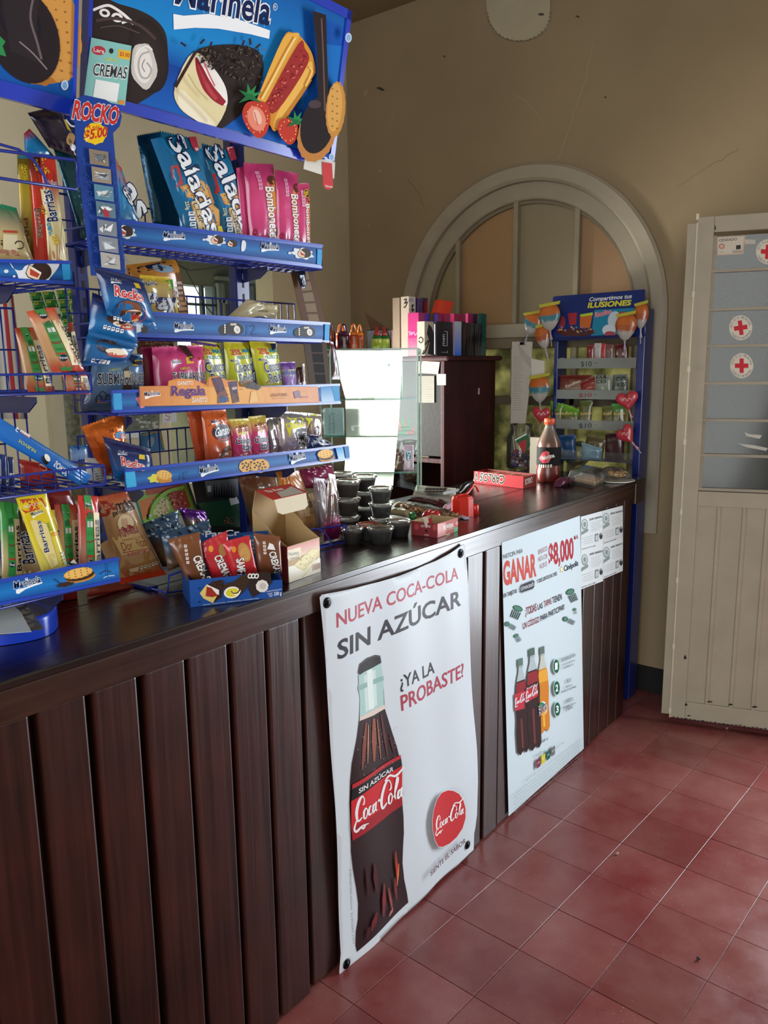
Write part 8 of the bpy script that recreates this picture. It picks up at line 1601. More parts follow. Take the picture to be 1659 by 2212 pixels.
rbag('grey-fronted red packet on the top candy shelf', [(1032, 596), (1100, 592), (1100, 790), (1034, 790)], ['7c3c3c', '6c5c5c', '6c2428']); rbag('dark maroon packet at the right of the top candy shelf', [(1112, 592), (1235, 588), (1235, 790), (1115, 790)], ['5c2028', '4c1c20'], lambda A: (A.P('b8a8a8', (1140, 650), (1150, 690), (1130, 690)), A.P('b8a8a8', (1190, 660), (1205, 695), (1180, 695))))
for i, cx_ in enumerate((612, 712)):
    p = R(1060 + cx_ * .2411, 600 + 790 * .2411); z0 = R(1280, 600 + 812 * .2411).z + .0045; mb = MB(); mb.lathe([(0, 0), (.017, 0), (.018, .03), (.014, .042), (0, .043)], '8c9098', 14, Matrix.Translation((p.x, YR + .03, z0))); tag(mb.build('small_jar', 'plastic'), ('small grey-lidded tub at the left end of the top candy shelf', 'small grey-lidded tub second from the left on the top candy shelf')[i], 'jar', 'tubs on the candy rack')
rbag('brown-red bag lying on the second candy shelf', [(620, 872), (905, 868), (880, 1070), (600, 1070)], ['6c2420', '6a3c2c', '8c7c60'], lambda A: A.T('c8b8a0', 'Panditas', (690, 985), (820, 930), (680, 965), .03)); rbag('dark red bag leaning in the middle of the second candy shelf', [(800, 950), (960, 862), (1000, 1060), (830, 1070)], ['7c2824', '8c342c', '6c3c34'], y=YR + .015)
rbag('clear bag with black lettering and green sweets', [(930, 868), (1085, 872), (1090, 1070), (920, 1070)], ['8c9088', '7c8478', '5c7440'], lambda A: (A.T('14181c', 'DUL', (950, 905), (1050, 900), (950, 875), .06), A.T('14181c', 'CES', (955, 945), (1045, 940), (955, 915), .06)), y=YR + .012); rbag('clear bag with black lettering at the right of the second candy shelf', [(1095, 865), (1230, 862), (1228, 1070), (1090, 1070)], ['6c7470', '5c6458', '3c4438'], lambda A: (A.T('14181c', 'CHO', (1130, 925), (1215, 920), (1130, 890), .06), A.T('14181c', 'KIS', (1140, 975), (1215, 970), (1140, 940), .06)))
for i, (pts, lab) in enumerate((([(535, 1098), (650, 1130), (640, 1350), (535, 1350)], 'green-topped snack bag at the left of the third candy shelf'), ([(640, 1120), (795, 1180), (790, 1350), (630, 1350)], 'bright green snack bag second on the third candy shelf'), ([(795, 1100), (915, 1095), (900, 1350), (790, 1350)], 'dark olive snack bag in the middle of the third candy shelf'), ([(1000, 1150), (1120, 1140), (1130, 1350), (995, 1350)], 'olive snack bag right of the gap on the third candy shelf'), ([(1080, 1125), (1200, 1130), (1210, 1350), (1090, 1350)], 'green snack bag at the right of the third candy shelf'))):
    rbag(lab, pts, [('5c9c2c', '6cb02c', '4c5c28', '5c6430', '3c8c3c')[i], '5c5430', '7c745c'], lambda A, pts=pts: A.T('c8b060', 'Botana', (pts[3][0] + 20, 1230), (pts[3][0] + 115, 1222), (pts[3][0] + 20, 1205), .04), y=YR + .01 + .01 * (i % 2))
for i, (pts, c, lab) in enumerate((([(600, 1410), (760, 1400), (770, 1640), (600, 1640)], '1c4c84', 'blue bag at the left of the bottom candy shelf'), ([(870, 1400), (1030, 1450), (1000, 1640), (800, 1640)], '5c5034', 'dark gold bag in the middle of the bottom candy shelf'), ([(815, 1470), (1000, 1530), (990, 1640), (810, 1640)], '7c9cac', 'pale blue bag crumpled low on the bottom candy shelf'), ([(1030, 1390), (1200, 1380), (1190, 1640), (1020, 1640)], '3c1c20', 'dark maroon bag at the right of the bottom candy shelf'))):
    rbag(lab, pts, [c, c], None, y=YR + (.01 if i == 2 else .03))
# papers clipped at the left of the rack
S_ = Surf((0, YR - .02, 0), (1, 0, 0), (0, 0, 1)); hang = [(1106, 738), (1150, 738), (1148, 800), (1135, 915), (1103, 915)]
o = sheet(S_, hang, 'paper_pad', 'paper', 'b4aca0', th=.004); tag(o, 'sheaf of pale papers hanging from a black binder clip left of the candy rack', 'papers')
A = Art(S_); rr = random.Random(3); [A.S('8c867c', .8, (1108, 770 + 5 * k), (1132 - rr.random() * 8, 770 + 5 * k)) for k in range(24)]; A.P('a49c90', (1118, 742), (1148, 775), (1150, 800), (1125, 770)); A.build('printed_design', 'ink', o)
mb = MB(); c = R(1128, 742, YR - .024); mb.prism([c + Vector((-.014, 0, -.006)), c + Vector((.014, 0, -.006)), c + Vector((.010, 0, .006)), c + Vector((-.010, 0, .006))], (0, .014, 0), '121212'); mb.tube([c + Vector((-.006, .004, .006)), c + Vector((0, .004, .022)), c + Vector((.006, .004, .006))], .001, '202020'); tag(mb.build('binder_clip', 'metal'), 'black binder clip holding the hanging papers', 'clip')
o = sheet(Surf((0, YR - .03, 0), (1, 0, 0), (0, 0, 1)), [(1147, 774), (1176, 780), (1177, 816), (1148, 812)], 'receipt', 'paper', 'c8c0b4', th=.0008); tag(o, 'small white receipt overlapping the hanging papers', 'receipt')
# lollipops fixed to the rack corners, shade darkened into their colours too
def lolli(lab, cx, cy, w, h, rot, y, heart=False, plain=False):
    w *= 1.28; h *= 1.22
    S_ = Surf((0, y, 0), (1, 0, 0), (0, 0, 1)); a0 = Vector((*S_.L(cx, cy), 0)); s = (S_.S(*S_.L(cx, cy)) - CAMPOS).dot(FW) / FPX; rw, rh = w / 2 * s, h / 2 * s; cr, sr = math.cos(math.radians(rot)), math.sin(math.radians(rot))
    def outl(t):
        if heart: X = math.sin(t) ** 3; Y = (13 * math.cos(t) - 5 * math.cos(2 * t) - 2 * math.cos(3 * t) - math.cos(4 * t)) / 15
        else: X = math.cos(t) * (1 if math.sin(t) > 0 else (1 + math.sin(t) * .3)); Y = math.sin(t) * (1 if math.sin(t) > 0 else 1.1)
        return X, Y
    t_ = thing('lollipop', tuple(S_.S(a0.x, a0.y)), lab, 'lollipop', 'heart lollipops on the candy rack' if heart else 'wrapped lollipops on the candy rack'); mb = MB()
    def P(u, v, sg=1):
        X, Y = outl(2 * PI * u); k = v; x, z = X * k * rw, Y * k * rh; return S_.S(a0.x + x * cr - z * sr, a0.y + x * sr + z * cr, sg * (1 - v * v) ** .5 * .011)
    def colr(u, v):
        X, Y = outl(2 * PI * u); Y *= v
        if heart: return lin('b03440')
        if Y > .05: return lin('b05c22')
        if Y > -.38: return lin('35707c') if not plain else lin('9c4c28')
        return lin('a09a92')
    mb.grid(P, 22, 7, colr); mb.grid(lambda u, v: P(u, v, -1), 22, 4, '8c2c34' if heart else '2c2454', flip=True)
    mb.build('wrapped_head', 'film', t_)
    q = lambda x, z, d=0: S_.S(a0.x + x * cr - z * sr, a0.y + x * sr + z * cr, d); mb = MB(); mb.tube([q(0, -rh * 1.1), q(rw * .1, -rh * 2.3)], .0016, 'd0ccc4', 6); mb.tube([q(0, -rh * 1.0), q(rw * .05, -rh * 1.35), q(rw * .12, -rh * 1.8)], [.006, .0025, .007], 'a8a4b0' if not heart else 'c89098', 6); mb.build('stick', 'film', t_)
    if not heart:
        A = Art(Surf(S_.O - Vector((0, .012, 0)), S_.U, S_.V)); A.P('a8a034', (cx - w * .46, cy - h * .44), (cx + w * .46, cy - h * .6), (cx + w * .42, cy - h * .47), (cx - w * .4, cy - h * .32)); A.build('wrapper_seal', 'ink', t_)
    if heart:
        A = Art(Surf(S_.O - Vector((0, .0125, 0)), S_.U, S_.V)); A.C('e0c8c8', 1.1, (cx - w * .2, cy + 2), (cx - w * .1, cy - 4), (cx, cy + 2), (cx + w * .1, cy - 4), (cx + w * .2, cy + 1)); A.build('printed_design', 'ink', t_)
yf_ = YR - .045
lolli('wrapped orange and teal lollipop, uppermost at the left corner of the rack header', 1187, 683, 40, 46, 4, yf_); lolli('wrapped orange lollipop tilted left beside the uppermost one', 1150, 697, 34, 38, -25, yf_ + .02); lolli('wrapped orange lollipop hanging lower left under the header corner', 1172, 726, 28, 42, 15, yf_ + .015, plain=True)
lolli('wrapped orange and teal lollipop by itself beside the hanging papers', 1165, 838, 40, 46, 3, yf_); lolli('wrapped orange lollipop at the right edge of the rack header', 1352, 704, 38, 46, -3, yf_, plain=True); lolli('wrapped orange lollipop high on the right corner of the rack', 1385, 680, 26, 44, 0, yf_ + .02, plain=True)
lolli('red heart lollipop on the right side of the rack, upper one', 1355, 864, 40, 36, 12, yf_, True); lolli('red heart lollipop on the right side of the rack, lower one', 1352, 938, 32, 38, 40, yf_, True); lolli('red heart lollipop on the left side of the rack by the sauce bottle', 1169, 895, 34, 32, -6, yf_, True)

# ================================================================== vinyl banner and posters on the counter front
def rip(a, b): 
    t = (a - 1.23) / .65; s_ = (b) / .98
    return .0035 * math.sin(a * 28 + b * 3) * (1 - abs(2 * s_ - 1) * .4) + .005 * math.sin(t * PI) * math.sin(s_ * PI) + .0025 * math.sin(a * 9 - b * 12 + 1) + .003
Sn = SX(.0035, rip)
out = [(688, 1290), (692, 1284), (705, 1281), (760, 1270), (815, 1257), (860, 1243), (900, 1229), (940, 1212), (975, 1192), (1000, 1175), (1005, 1180), (1008, 1240), (1012, 1330), (1018, 1440), (1023, 1540), (1029, 1620), (1032, 1690), (1031, 1760), (1027, 1788), (1024, 1800), (1022, 1836), (1012, 1844), (985, 1872), (940, 1910), (880, 1968), (820, 2025), (735, 2110), (733, 2100), (737, 2060), (730, 1900), (722, 1740), (711, 1560), (700, 1420)]
o = sheet(Sn, out, 'vinyl_banner', 'vinyl', 'ccd4da', cut=.018, th=.0009); tag(o, 'white vinyl soft-drink banner with a giant bottle, pinned to the counter by four washers', 'banner')
cV = (660, 1160, .4339)
A = Art(Sn, cV, cut=.018, base=.0004, step=.00012)
A.T('b0384c', 'NUEVA COCA-COLA', (142, 448), (752, 205), (140, 375), .03); A.T('26262c', 'SIN AZÚCAR', (148, 608), (762, 335), (146, 490), .05)
A.T('26262c', '¿YA LA', (455, 752), (633, 672), (452, 690), .03); A.T('a83448', 'PROBASTE?', (460, 860), (782, 690), (455, 785), .03)
body = [(255, 690), (256, 760), (262, 800), (256, 900), (240, 1000), (215, 1120), (206, 1210), (203, 1320), (210, 1450), (215, 1560), (228, 1650), (245, 1740), (256, 1820), (255, 1900), (246, 1960), (243, 2030), (250, 2062), (503, 1815), (496, 1770), (482, 1700), (475, 1620), (478, 1540), (482, 1470), (480, 1390), (472, 1300), (466, 1190), (455, 1100), (440, 1040), (415, 960), (385, 850), (382, 760), (378, 700), (372, 625), (262, 660)]
A.P('2c1a1c', *body)
A.P('a8c8c4', (256, 680), (372, 625), (380, 720), (382, 835), (330, 860), (258, 895), (262, 800), (256, 750)); A.P('c8dcd8', (285, 690), (345, 660), (350, 835), (290, 870)); A.P('8cb0ac', (252, 740), (380, 690), (384, 712), (254, 765)); A.P('dce8e4', (300, 665), (330, 655), (334, 850), (305, 860)); A.P('d8c8bc', (258, 893), (330, 858), (383, 832), (388, 850), (330, 885), (256, 912))
A.P('1c1c1e', (253, 672), (262, 630), (300, 602), (345, 586), (368, 590), (373, 625), (330, 650), (290, 668), (262, 684)); A.C('48484c', 5, (262, 634), (300, 608), (345, 592), (366, 596))
for x0_, y0_, x1_, y1_, w_, c in ((290, 920, 262, 1150, 20, '7c4438'), (330, 900, 325, 1110, 26, '8c5040'), (365, 880, 395, 1090, 14, '5c3434'), (300, 930, 290, 1120, 8, 'b8806c'), (345, 905, 360, 1100, 8, 'a06858'), (405, 980, 425, 1070, 12, '4c2c30')): A.S(c, [w_ * .5, w_, w_ * .4], (x0_, y0_), ((x0_ + x1_) / 2, (y0_ + y1_) / 2), (x1_, y1_))
A.P('b02c34', (214, 1225), (455, 1078), (458, 1096), (213, 1248)); A.P('17161a', (213, 1248), (458, 1096), (464, 1132), (208, 1310)); A.T('e0e0e0', 'SIN AZÚCAR', (243, 1268), (424, 1158), (243, 1238), .05)
A.P('c42a30', (208, 1308), (464, 1132), (470, 1330), (380, 1400), (218, 1505), (210, 1440)); A.P('9c2028', (212, 1440), (468, 1290), (470, 1332), (380, 1400), (218, 1505))
def coke(A, ox, oy, ux, uy, vx, vy, c, k=1.0):
    """flowing script wordmark; u along the baseline, v upward, in letter units"""
    q = lambda x, y: (ox + ux * x + vx * y, oy + uy * x + vy * y); w = math.hypot(vx, vy) * .1 * k
    def st(ws, *p): A.C(c, [w * t for t in ws], *[q(*v) for v in p])
    st((1, 1.6, 2.6, 2.8, 2, 1), (1.75, 2.2), (1.3, 2.6), (.7, 2.2), (.35, 1.2), (.7, .25), (1.5, .45)); st((1, 1.4, 1), (1.75, 2.2), (1.7, 1.75), (1.45, 1.7))
    st((1, 1.8, 2.4, 1.6, .8), (.5, .5), (.1, -.3), (.5, -.75), (1.6, -.45), (2.9, -.55)); st((.8, 2.2, .8), (1.3, -.5), (1.8, -.75), (2.3, -.5))
    for x in (1.75,): st((1, 2.2, 2, 1, 1.4, 1), (x + .35, 1.25), (x, .9), (x + .1, .3), (x + .5, .2), (x + .75, .8), (x + .35, 1.25)); 
    st((1, 2, 2, 1), (3.25, 1.15), (2.85, 1.0), (2.8, .35), (3.4, .35)); st((1, 2.2, 2, 1), (4.2, 1.1), (3.7, 1.0), (3.65, .3), (4.15, .5)); st((1.6, 2.2, 1), (4.3, 1.25), (4.2, .5), (4.6, .3)); A.S(c, w * 2.2, q(4.75, 1.1), q(5.1, 1.25))
    st((1, 1.4, 2.6, 3, 2.4, 1.2), (7.3, 2.2), (6.7, 2.7), (6.0, 2.3), (5.45, 1.1), (5.8, .1), (6.7, .45)); st((1.2, 2, 2.4, 1.2), (6.0, 2.75), (6.9, 3.1), (8.2, 2.75), (9.6, 3.3)); st((1, 1.6, 1), (7.3, 2.2), (7.35, 1.7), (7.0, 1.6))
    st((1, 2.2, 2, 1, 1.4, 1), (7.35, 1.25), (7.0, .9), (7.1, .3), (7.5, .2), (7.7, .8), (7.35, 1.25)); st((1, 1.4, 2.2, 1.6, 1), (8.0, .6), (8.6, 2.0), (8.45, 2.5), (8.15, 1.2), (8.35, .35)); st((1, 2.2, 2, 1), (9.35, 1.15), (8.85, 1.0), (8.8, .3), (9.3, .5)); st((1.6, 2.2, 1.2), (9.45, 1.3), (9.35, .5), (9.8, .35))
coke(A, 222, 1428, 25.5, -13.2, 1.5, -50, 'e8e4e4')
rr = random.Random(10)
for x0_, y0_, x1_, y1_, w_, c in ((330, 1620, 340, 1760, 26, '4c2024'), (290, 1640, 300, 1780, 16, '3c1c20'), (380, 1720, 372, 1880, 20, '7c2c30'), (400, 1740, 420, 1860, 12, 'a04848'), (438, 1560, 445, 1700, 12, 'a83c24'), (452, 1620, 442, 1730, 9, 'd86c3c'), (340, 1860, 310, 1950, 22, '6c2428'), (430, 1690, 440, 1800, 10, '8c3034'), (300, 1930, 290, 1990, 14, '4c1c20'), (420, 1840, 400, 1880, 10, 'c07070')): A.S(c, [w_ * .3, w_, w_ * .3], (x0_, y0_), ((x0_ + x1_) / 2, (y0_ + y1_) / 2), (x1_, y1_))
for i in range(46): A.E(rr.choice(('8c7470', '5c4444', 'a89088')), 230 + rr.random() * 200, 930 + rr.random() * 250, 2.2, 3, 0, 6)
cc = [(685, 1252), (710, 1254), (735, 1268), (756, 1300), (768, 1340), (770, 1390), (757, 1440), (730, 1485), (695, 1518), (660, 1532), (635, 1530), (615, 1495), (604, 1445), (603, 1395), (612, 1345), (632, 1295), (655, 1265)]; A.P('e8dcdc', *[(687 + (x - 687) * 1.02, 1392 + (y - 1392) * 1.02) for x, y in cc]); A.P('c02c30', *cc); coke(A, 618, 1458, 14.2, -9.0, .5, -27, 'f0e8e8')
A.T('5c3440', 'SIENTE EL SABOR', (590, 1675), (772, 1510), (588, 1650), .04); A.T('8c9094', 'HAZ DEPORTE. WWW.SALUDABLE', (222, 2010), (200, 1640), (212, 2012), .02); A.S('a8acb0', 1.5, (188, 1450), (198, 1760)); A.S('a8acb0', 1.5, (194, 1580), (203, 1800))
A.build('printed_design', 'vinyl', o)
for (x, y) in ((701, 1301), (993, 1195), (1007, 1824), (747, 2081)):
    a, b = Sn.L(x, y); c = Sn.S(a, b, .0008); M = Matrix.Translation(c) @ Matrix.Rotation(PI / 2, 4, 'Y'); mb = MB(); mb.lathe([(0, 0), (.0125, 0), (.0125, .002), (.0105, .004), (.007, .0025), (.0055, .005), (.003, .0065), (0, .0065)], '1c1e20', 18, M); mb.build('washer', 'metal', o)

Sp = SX(-.0015)
o = sheet(Sp, [(1084, 1172), (1253, 1114), (1261, 1617), (1099, 1763)], 'poster', 'paper', 'c4d2d8', th=.0007); tag(o, 'tall pale blue-white prize promotion poster with three bottles, right of the banner', 'poster')
cP = (1060, 1080, .3165); A = Art(Sp, cP)
A.T('4c4c50', 'PARTICIPA PARA', (84, 405), (218, 358), (82, 375), .04); A.T('c05048', 'GANAR', (86, 582), (312, 512), (82, 420), .1)
for i, (t, x1_) in enumerate((('BENEFICIOS', 386), ('HASTA CON', 386), ('VALOR DE', 384))): A.T('a87c80', t, (324 + 8 * (i == 2), 372 + 50 * i + 2), (x1_, 345 + 52 * i), (323 + 8 * (i == 2), 340 + 50 * i), .0)
A.T('a82c38', '$8,000', (396, 448), (566, 392), (392, 300), .08); A.T('a82c38', 'M.N.', (568, 272), (597, 262), (567, 245), .04)
A.P('c8b860', *[(482 + (16 if k % 2 == 0 else 7) * math.cos(-PI / 2 + k * PI / 5), 474 + (28 if k % 2 == 0 else 12) * math.sin(-PI / 2 + k * PI / 5)) for k in range(10)]); A.P('e8e8dc', *[(482 + (9 if k % 2 == 0 else 4) * math.cos(-PI / 2 + k * PI / 5), 474 + (16 if k % 2 == 0 else 7) * math.sin(-PI / 2 + k * PI / 5)) for k in range(10)])
A.T('2c3440', 'Cinépolis', (500, 488), (597, 445), (498, 450), .05); A.T('3c3c40', 'EN TARJETAS', (87, 668), (178, 632), (86, 640), .04); A.T('3c3c40', 'Y DESCUENTOS EN CINES', (314, 570), (452, 512), (312, 545), .04)
pl_ = [(192, 600), (205, 575), (285, 543), (300, 552), (299, 590), (285, 610), (208, 637), (193, 628)]; A.P('3c4048', *pl_); A.C('c8ccd0', 2.5, *[(245 + (x - 245) * .94, 590 + (y - 590) * .88) for x, y in pl_ + pl_[:1]]); A.T('c8ccd0', 'cinecash', (203, 618), (292, 585), (203, 588), .02)
A.T('8c3c48', '¡TODAS', (237, 788), (312, 755), (235, 735), .03); A.T('34343c', 'LAS', (320, 750), (354, 736), (318, 712), .03); A.T('8c3c48', 'TAPAS', (362, 732), (414, 708), (360, 690), .03); A.T('34343c', 'TIENEN', (420, 706), (484, 678), (418, 664), .03)
A.T('8c3c48', 'UN CÓDIGO', (218, 882), (330, 832), (215, 830), .03); A.T('34343c', 'PARA PARTICIPAR!', (338, 828), (502, 745), (336, 790), .03)
def capn(cx, cy, w, h, rot, n=5):
    c, s_ = math.cos(math.radians(rot)), math.sin(math.radians(rot)); q = lambda x, y: (cx + x * c - y * s_, cy + x * s_ + y * c)
    A.E('245040', *q(0, -h * .3), w * .5, h * .22, rot, 18); A.E('4c7c68', *q(0, -h * .3), w * .42, h * .15, rot, 16)
    for k in range(n): x = (k - (n - 1) / 2) * w / n; A.S('1c3c30', w * .09, q(x, -h * .05 + abs(x) * -.1), q(x * .9, h * .5))
capn(172, 765, 70, 90, 22); capn(130, 858, 34, 80, -60); capn(178, 940, 36, 56, -30, 5); capn(550, 650, 60, 90, -25); capn(528, 822, 34, 84, -65); capn(570, 757, 22, 40, -10, 4)
def pet(x0_, x1_, yn, yb_, cap, liq, lab_, tilt, label=None):
    w = x1_ - x0_; m_ = (x0_ + x1_) / 2; q = lambda x, y: (m_ + x * w * .5 + (y - yn) * tilt, y - x * w * .18)
    A.P('34201f' if liq == 'cola' else 'c87c24', q(-.3, yn + 20), q(.3, yn + 20), q(.36, yn + 60), q(.8, yn + 150), q(1, yn + 260), q(.88, yn + 380), q(1, yn + 470), q(.96, yb_ - 30), q(.6, yb_), q(.1, yb_ - 22), q(-.4, yb_ + 4), q(-.9, yb_ - 24), q(-1, yn + 470), q(-.88, yn + 380), q(-1, yn + 260), q(-.8, yn + 150), q(-.36, yn + 60))
    A.P('a8b4b8' if liq == 'cola' else 'b8bcb0', q(-.3, yn + 20), q(.3, yn + 20), q(.36, yn + 60), q(.7, yn + 120), q(-.7, yn + 120), q(-.36, yn + 60)); A.P('8c2830' if liq == 'cola' else 'dc9c34', q(-.7, yn + 130), q(.7, yn + 130), q(.84, yn + 210), q(-.84, yn + 210))
    A.S('6c3434' if liq == 'cola' else 'e8b048', w * .16, q(-.1, yn + 380), q(0, yb_ - 40)); A.P(cap, q(-.4, yn - 30), q(.4, yn - 30), q(.42, yn + 20), q(-.42, yn + 20)); A.S('6c8478', 3, q(-.5, yn + 28), q(.5, yn + 28))
pet(305, 382, 1030, 1585, '5c6c64', 'orange', None, .03); pet(152, 236, 1110, 1730, '5c7468', 'cola', None, .03); pet(226, 318, 1040, 1700, '4c6458', 'cola', None, .035)
A.P('b83040', (153, 1325), (218, 1300), (222, 1420), (158, 1438)); A.P('b83040', (220, 1280), (310, 1235), (313, 1335), (225, 1385)); A.P('2c1c20', (222, 1282), (308, 1232), (309, 1252), (222, 1302)); A.T('e0d8d8', 'SIN AZÚCAR', (234, 1294), (298, 1262), (234, 1280), .04)
coke(A, 156, 1400, 6.6, -3.0, .2, -19, 'ecd8dc', 1.1); coke(A, 228, 1362, 8.2, -4.2, .2, -22, 'ecd8dc', 1.1); A.E('e8e4dc', 343, 1420, 30, 50, 0, 20); A.E('2c7c4c', 336, 1400, 20, 24, 0, 16); A.E('e8a030', 343, 1440, 22, 30, 0, 16); A.T('1c2c5c', 'FANTA', (316, 1468), (370, 1430), (314, 1412), .09, 'e8e8e8', .06); A.T('4c4c54', '600 ml', (338, 1652), (378, 1630), (337, 1636), .04)
for i, (y, tt) in enumerate(((1132, ('BUSCA EN LA TAPA', 'TU CÓDIGO PARA PARTICIPAR', 'POR EL PREMIO INDICADO')), (1280, ('SIGUE', 'LA MECÁNICA EN', 'PROMOCIONES.COM.MX')), (1424, ('CONTESTA', 'CORRECTAMENTE LA PREGUNTA', '¡Y GANA!')))):
    A.E('b0ccc4', 434 + 3 * i, y, 24, 54, 0, 24); A.E('1c5440', 434 + 3 * i, y, 20, 46, 0, 24); A.T('e4ece8', str(i + 1), (425 + 3 * i, y + 24), (443 + 3 * i, y + 18), (425 + 3 * i, y - 22), .08)
    for j, t in enumerate(tt):
        w_ = (94, 88, 72)[j] if i == 0 else ((30, 46, 100)[j] if i == 1 else (52, 88, 46)[j]); x = 518 + 2 * i - w_ / 2; yy = y - 48 + j * 24 + (10 if i == 1 else 0) + (0 if j == 0 else 4); A.T('4c4c54', t, (x, yy + w_ * .2), (x + w_, yy - w_ * .2), (x, yy + w_ * .2 - (26 if j == 0 or (i == 2 and j == 2) else 12)), .02, res=1)
A.T('8c9498', 'PARTICIPAN', (295, 1750), (355, 1712), (295, 1735), .0)
for i, c in enumerate(('7c3040', 'c8c030', '285c50', '706c70')): x, y = 297 + 33 * i, 1770 - 27 * i; A.P(c, (x, y), (x + 26, y - 20), (x + 27, y + 40), (x + 2, y + 60)); A.S('d8dcdc', 3, (x + 6, y + 24), (x + 22, y + 10))
for i in range(2): A.S('8c9498', 3, (425 + 40 * i, 1690 - 28 * i), (447 + 40 * i, 1676 - 28 * i))
for k in range(7): A.T('8c989c', 'El canje de beneficios y cupones sujeto a terminos y condiciones. Consulte las bases en el establecimiento' if k % 2 else 'Vigencia limitada a cuatro semanas. Promocion valida para mayores de edad en toda la Republica Mexicana', (140 + (80 if k == 0 else 0), 1985 + 24 * k - (70 if k == 0 else 0)), (612, 1625 + 20 * k), (140 + (80 if k == 0 else 0), 1975 + 24 * k - (70 if k == 0 else 0)), .0, res=1)
A.build('printed_design', 'paper', o)
cF = (960, 1000, .2893)
for i, (q, lab) in enumerate((([(1019, 402), (1180, 358), (1185, 612), (1019, 658)], 'small photocopied flyer, top left of the four taped together'), ([(1180, 358), (1332, 318), (1333, 560), (1185, 612)], 'small photocopied flyer, top right of the four taped together'), ([(1019, 658), (1185, 612), (1185, 882), (1016, 946)], 'small photocopied flyer, bottom left of the four taped together'), ([(1185, 612), (1333, 560), (1332, 806), (1185, 868)], 'small photocopied flyer, bottom right of the four taped together'))):
    S_ = SX(-.0018 + .0009 * (i % 2)); o = sheet(S_, q, 'flyer', 'paper', 'cdd4d6' if i != 1 else 'c4c8c8', m=cF, th=.0005); tag(o, lab, 'flyer', 'photocopied flyers on the counter')
    A = Art(S_, cF); (x0_, y0_), (x1_, y1_), (x2, y2), (x3, y3) = q; P = lambda u, v: ((x0_ * (1 - u) + x1_ * u) * (1 - v) + (x3 * (1 - u) + x2 * u) * v, (y0_ * (1 - u) + y1_ * u) * (1 - v) + (y3 * (1 - u) + y2 * u) * v)
    A.E('8c9898', *P(.17, .26), 25, 44, 0, 22); A.E('c0caca', *P(.17, .24), 17, 30, 0, 20); A.E('7c8c8c', *P(.17, .25), 11, 20, 0, 16); A.P('7c8888', P(.02, .44), P(.33, .40), P(.33, .48), P(.02, .54)); A.T('34383c', 'CENTRO TERAPÉUTICO', P(.38, .18), P(.98, .19), P(.38, .11), .05)
    for k in range(6): a_ = .42 + .05 * (k % 2); A.S('7c8488', 1.6, P(a_, .26 + .05 * k), P(.97 - .04 * ((k * 3) % 4), .26 + .05 * k))
    for k in range(4): A.S('7c8488', 1.6, P(.04 + .06 * (k % 2), .64 + .06 * k), P(.56, .64 + .06 * k))
    A.P('6c7478', P(.63, .62), P(.78, .62), P(.78, .84), P(.63, .84)); A.P('b4bcbc', P(.65, .66), P(.76, .66), P(.76, .82), P(.65, .82)); A.E('30343c', *P(.9, .72), 11, 24, 0, 14); A.E('8c9498', *P(.9, .66), 6, 10, 0, 12); A.T('5c6468', 'VISÍTANOS EN LLAMA', P(.02, .97), P(.66, .97), P(.02, .93), .02, res=1)
    A.build('printed_design', 'paper', o)

# bits seen behind the racks: a price slip and a photo on the left wall
for q, c, lab, nm in (([(352, 886), (381, 884), (382, 912), (350, 914)], 'c8ccd0', 'white slip with a handwritten number behind the fourth shelf', 'price_slip'), ([(255, 890), (345, 888), (343, 942), (262, 948)], '6c7068', 'framed grey landscape photograph behind the fourth shelf', 'photograph')):
    S_ = SX(XL + .0045); o = sheet(S_, q, nm, 'paper', c, th=.002); tag(o, lab, 'paper' if nm == 'price_slip' else 'picture'); A = Art(S_)
    if nm == 'price_slip': A.C('a83c4c', 1.4, (370, 893), (359, 893), (359, 898), (366, 900), (364, 907), (357, 906))
    else:
        rr = random.Random(2)
        for i in range(40): A.E(rr.choice(('4c5048', '8c9088', 'a8aca0', '5c6450')), 262 + rr.random() * 76, 892 + rr.random() * 44, 5, 3, 0, 7)
        A.P('d0d4cc', (258, 934), (344, 928), (344, 942), (260, 948))
    A.build('printed_design', 'ink', o)
S_ = SX(-.45); o = sheet(S_, [(306, 935), (348, 930), (356, 972), (300, 980)], 'juice_sachet', 'film', '4c9cd0', th=.004); tag(o, 'small blue and yellow juice sachet behind the fourth shelf wires', 'packet'); A = Art(S_); A.S('d8c830', 3, (306, 940), (345, 932), (353, 968)); A.E('a8d0e8', 326, 955, 8, 12, 20, 12); A.build('printed_design', 'ink', o)

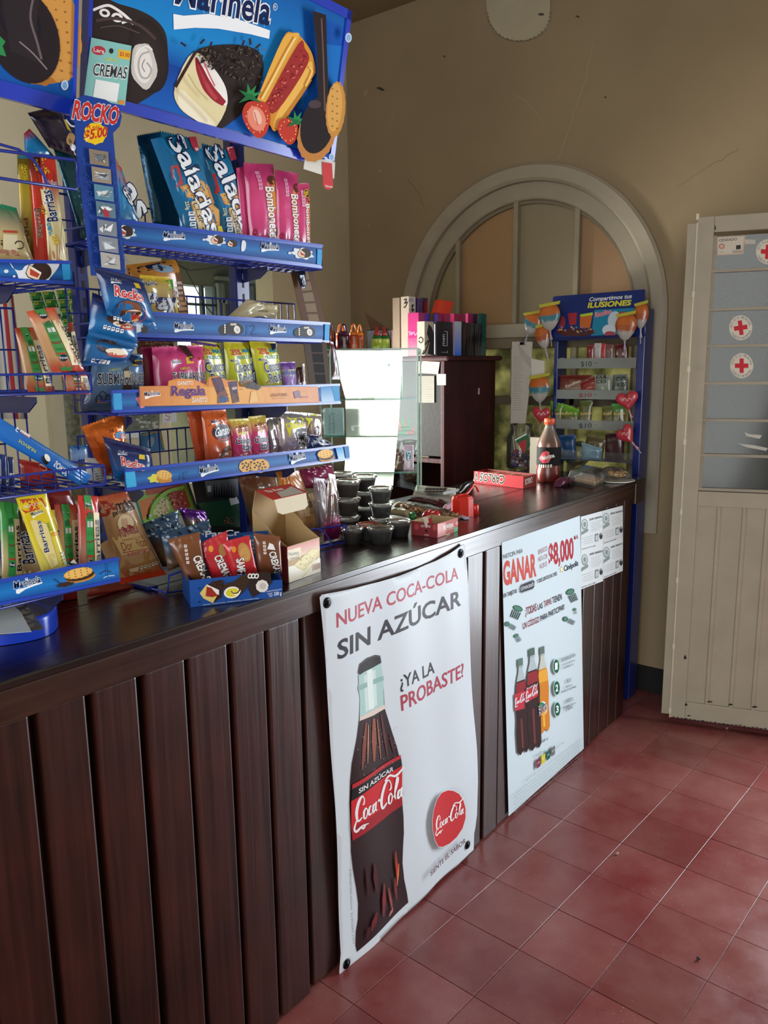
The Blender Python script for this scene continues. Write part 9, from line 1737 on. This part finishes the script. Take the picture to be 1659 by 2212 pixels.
S_ = SX(-.2505); q = [(335, 648), (505, 645), (510, 615), (560, 602), (660, 605), (735, 640), (745, 595), (800, 585), (860, 612), (915, 610), (935, 650), (965, 660), (960, 625), (1000, 612), (1060, 650), (1400, 650), (1410, 745), (800, 758), (340, 768)]
o = sheet(S_, q, 'promo_card', 'card', 'd08848', m=c5, th=.0012); tag(o, 'orange promotional card clipped along the third price strip', 'card')
A = Art(S_, c5); A.H('d07c3c', 'e8a848', (338, 650), (860, 652), (860, 754), (343, 765)); A.H('e8a848', 'c87838', (860, 652), (1400, 652), (1408, 743), (860, 754)); A.P('e08c34', (510, 618), (560, 605), (660, 608), (732, 643), (735, 652), (508, 652)); A.P('d8842c', (748, 600), (800, 588), (858, 615), (913, 612), (930, 652), (745, 652))
marinela(A, 362, 705, 456, 698, 24); A.T('f4ece0', 'GANSITO', (560, 640), (655, 638), (561, 618), .05); A.T('5c2470', 'Regala', (520, 704), (728, 700), (522, 645), .1, 'e8a050', .05); A.T('f4ece0', 'GANSITO', (645, 745), (738, 740), (646, 718), .05)
A.P('4c2044', (762, 600), (820, 592), (850, 680), (800, 700)); A.P('3c2050', (862, 622), (915, 615), (920, 690), (880, 700)); A.P('7c4430', (800, 690), (850, 670), (870, 740), (800, 752)); A.P('2c4c7c', (820, 700), (870, 720), (840, 748), (800, 740)); A.P('5c3428', (880, 700), (920, 680), (930, 740), (890, 750)); A.P('c8a8a0', (885, 655), (915, 650), (915, 665), (888, 670))
A.P('2c1c18', (958, 632), (985, 622), (1008, 616), (1040, 640), (1062, 652), (1040, 672), (1000, 664), (972, 660)); A.P('e4b468', (1000, 680), (1030, 676), (1040, 740), (990, 748)); A.T('8c4c28', 'LOS 6 STICKERS', (1118, 710), (1215, 706), (1118, 692), .04); A.S('b87c48', 3, (1130, 722), (1205, 719)); A.P('6c4468', (1252, 682), (1285, 672), (1298, 710), (1262, 722)); A.P('c8882c', (1290, 680), (1338, 678), (1340, 708), (1295, 712)); A.P('a84430', (1295, 708), (1340, 706), (1340, 716), (1296, 718))
for k in range(9): A.E('5c2c18', 780 + 20 * k, 640 + (k * 37) % 90, 4, 3, 0, 6)
A.build('printed_design', 'ink', o)
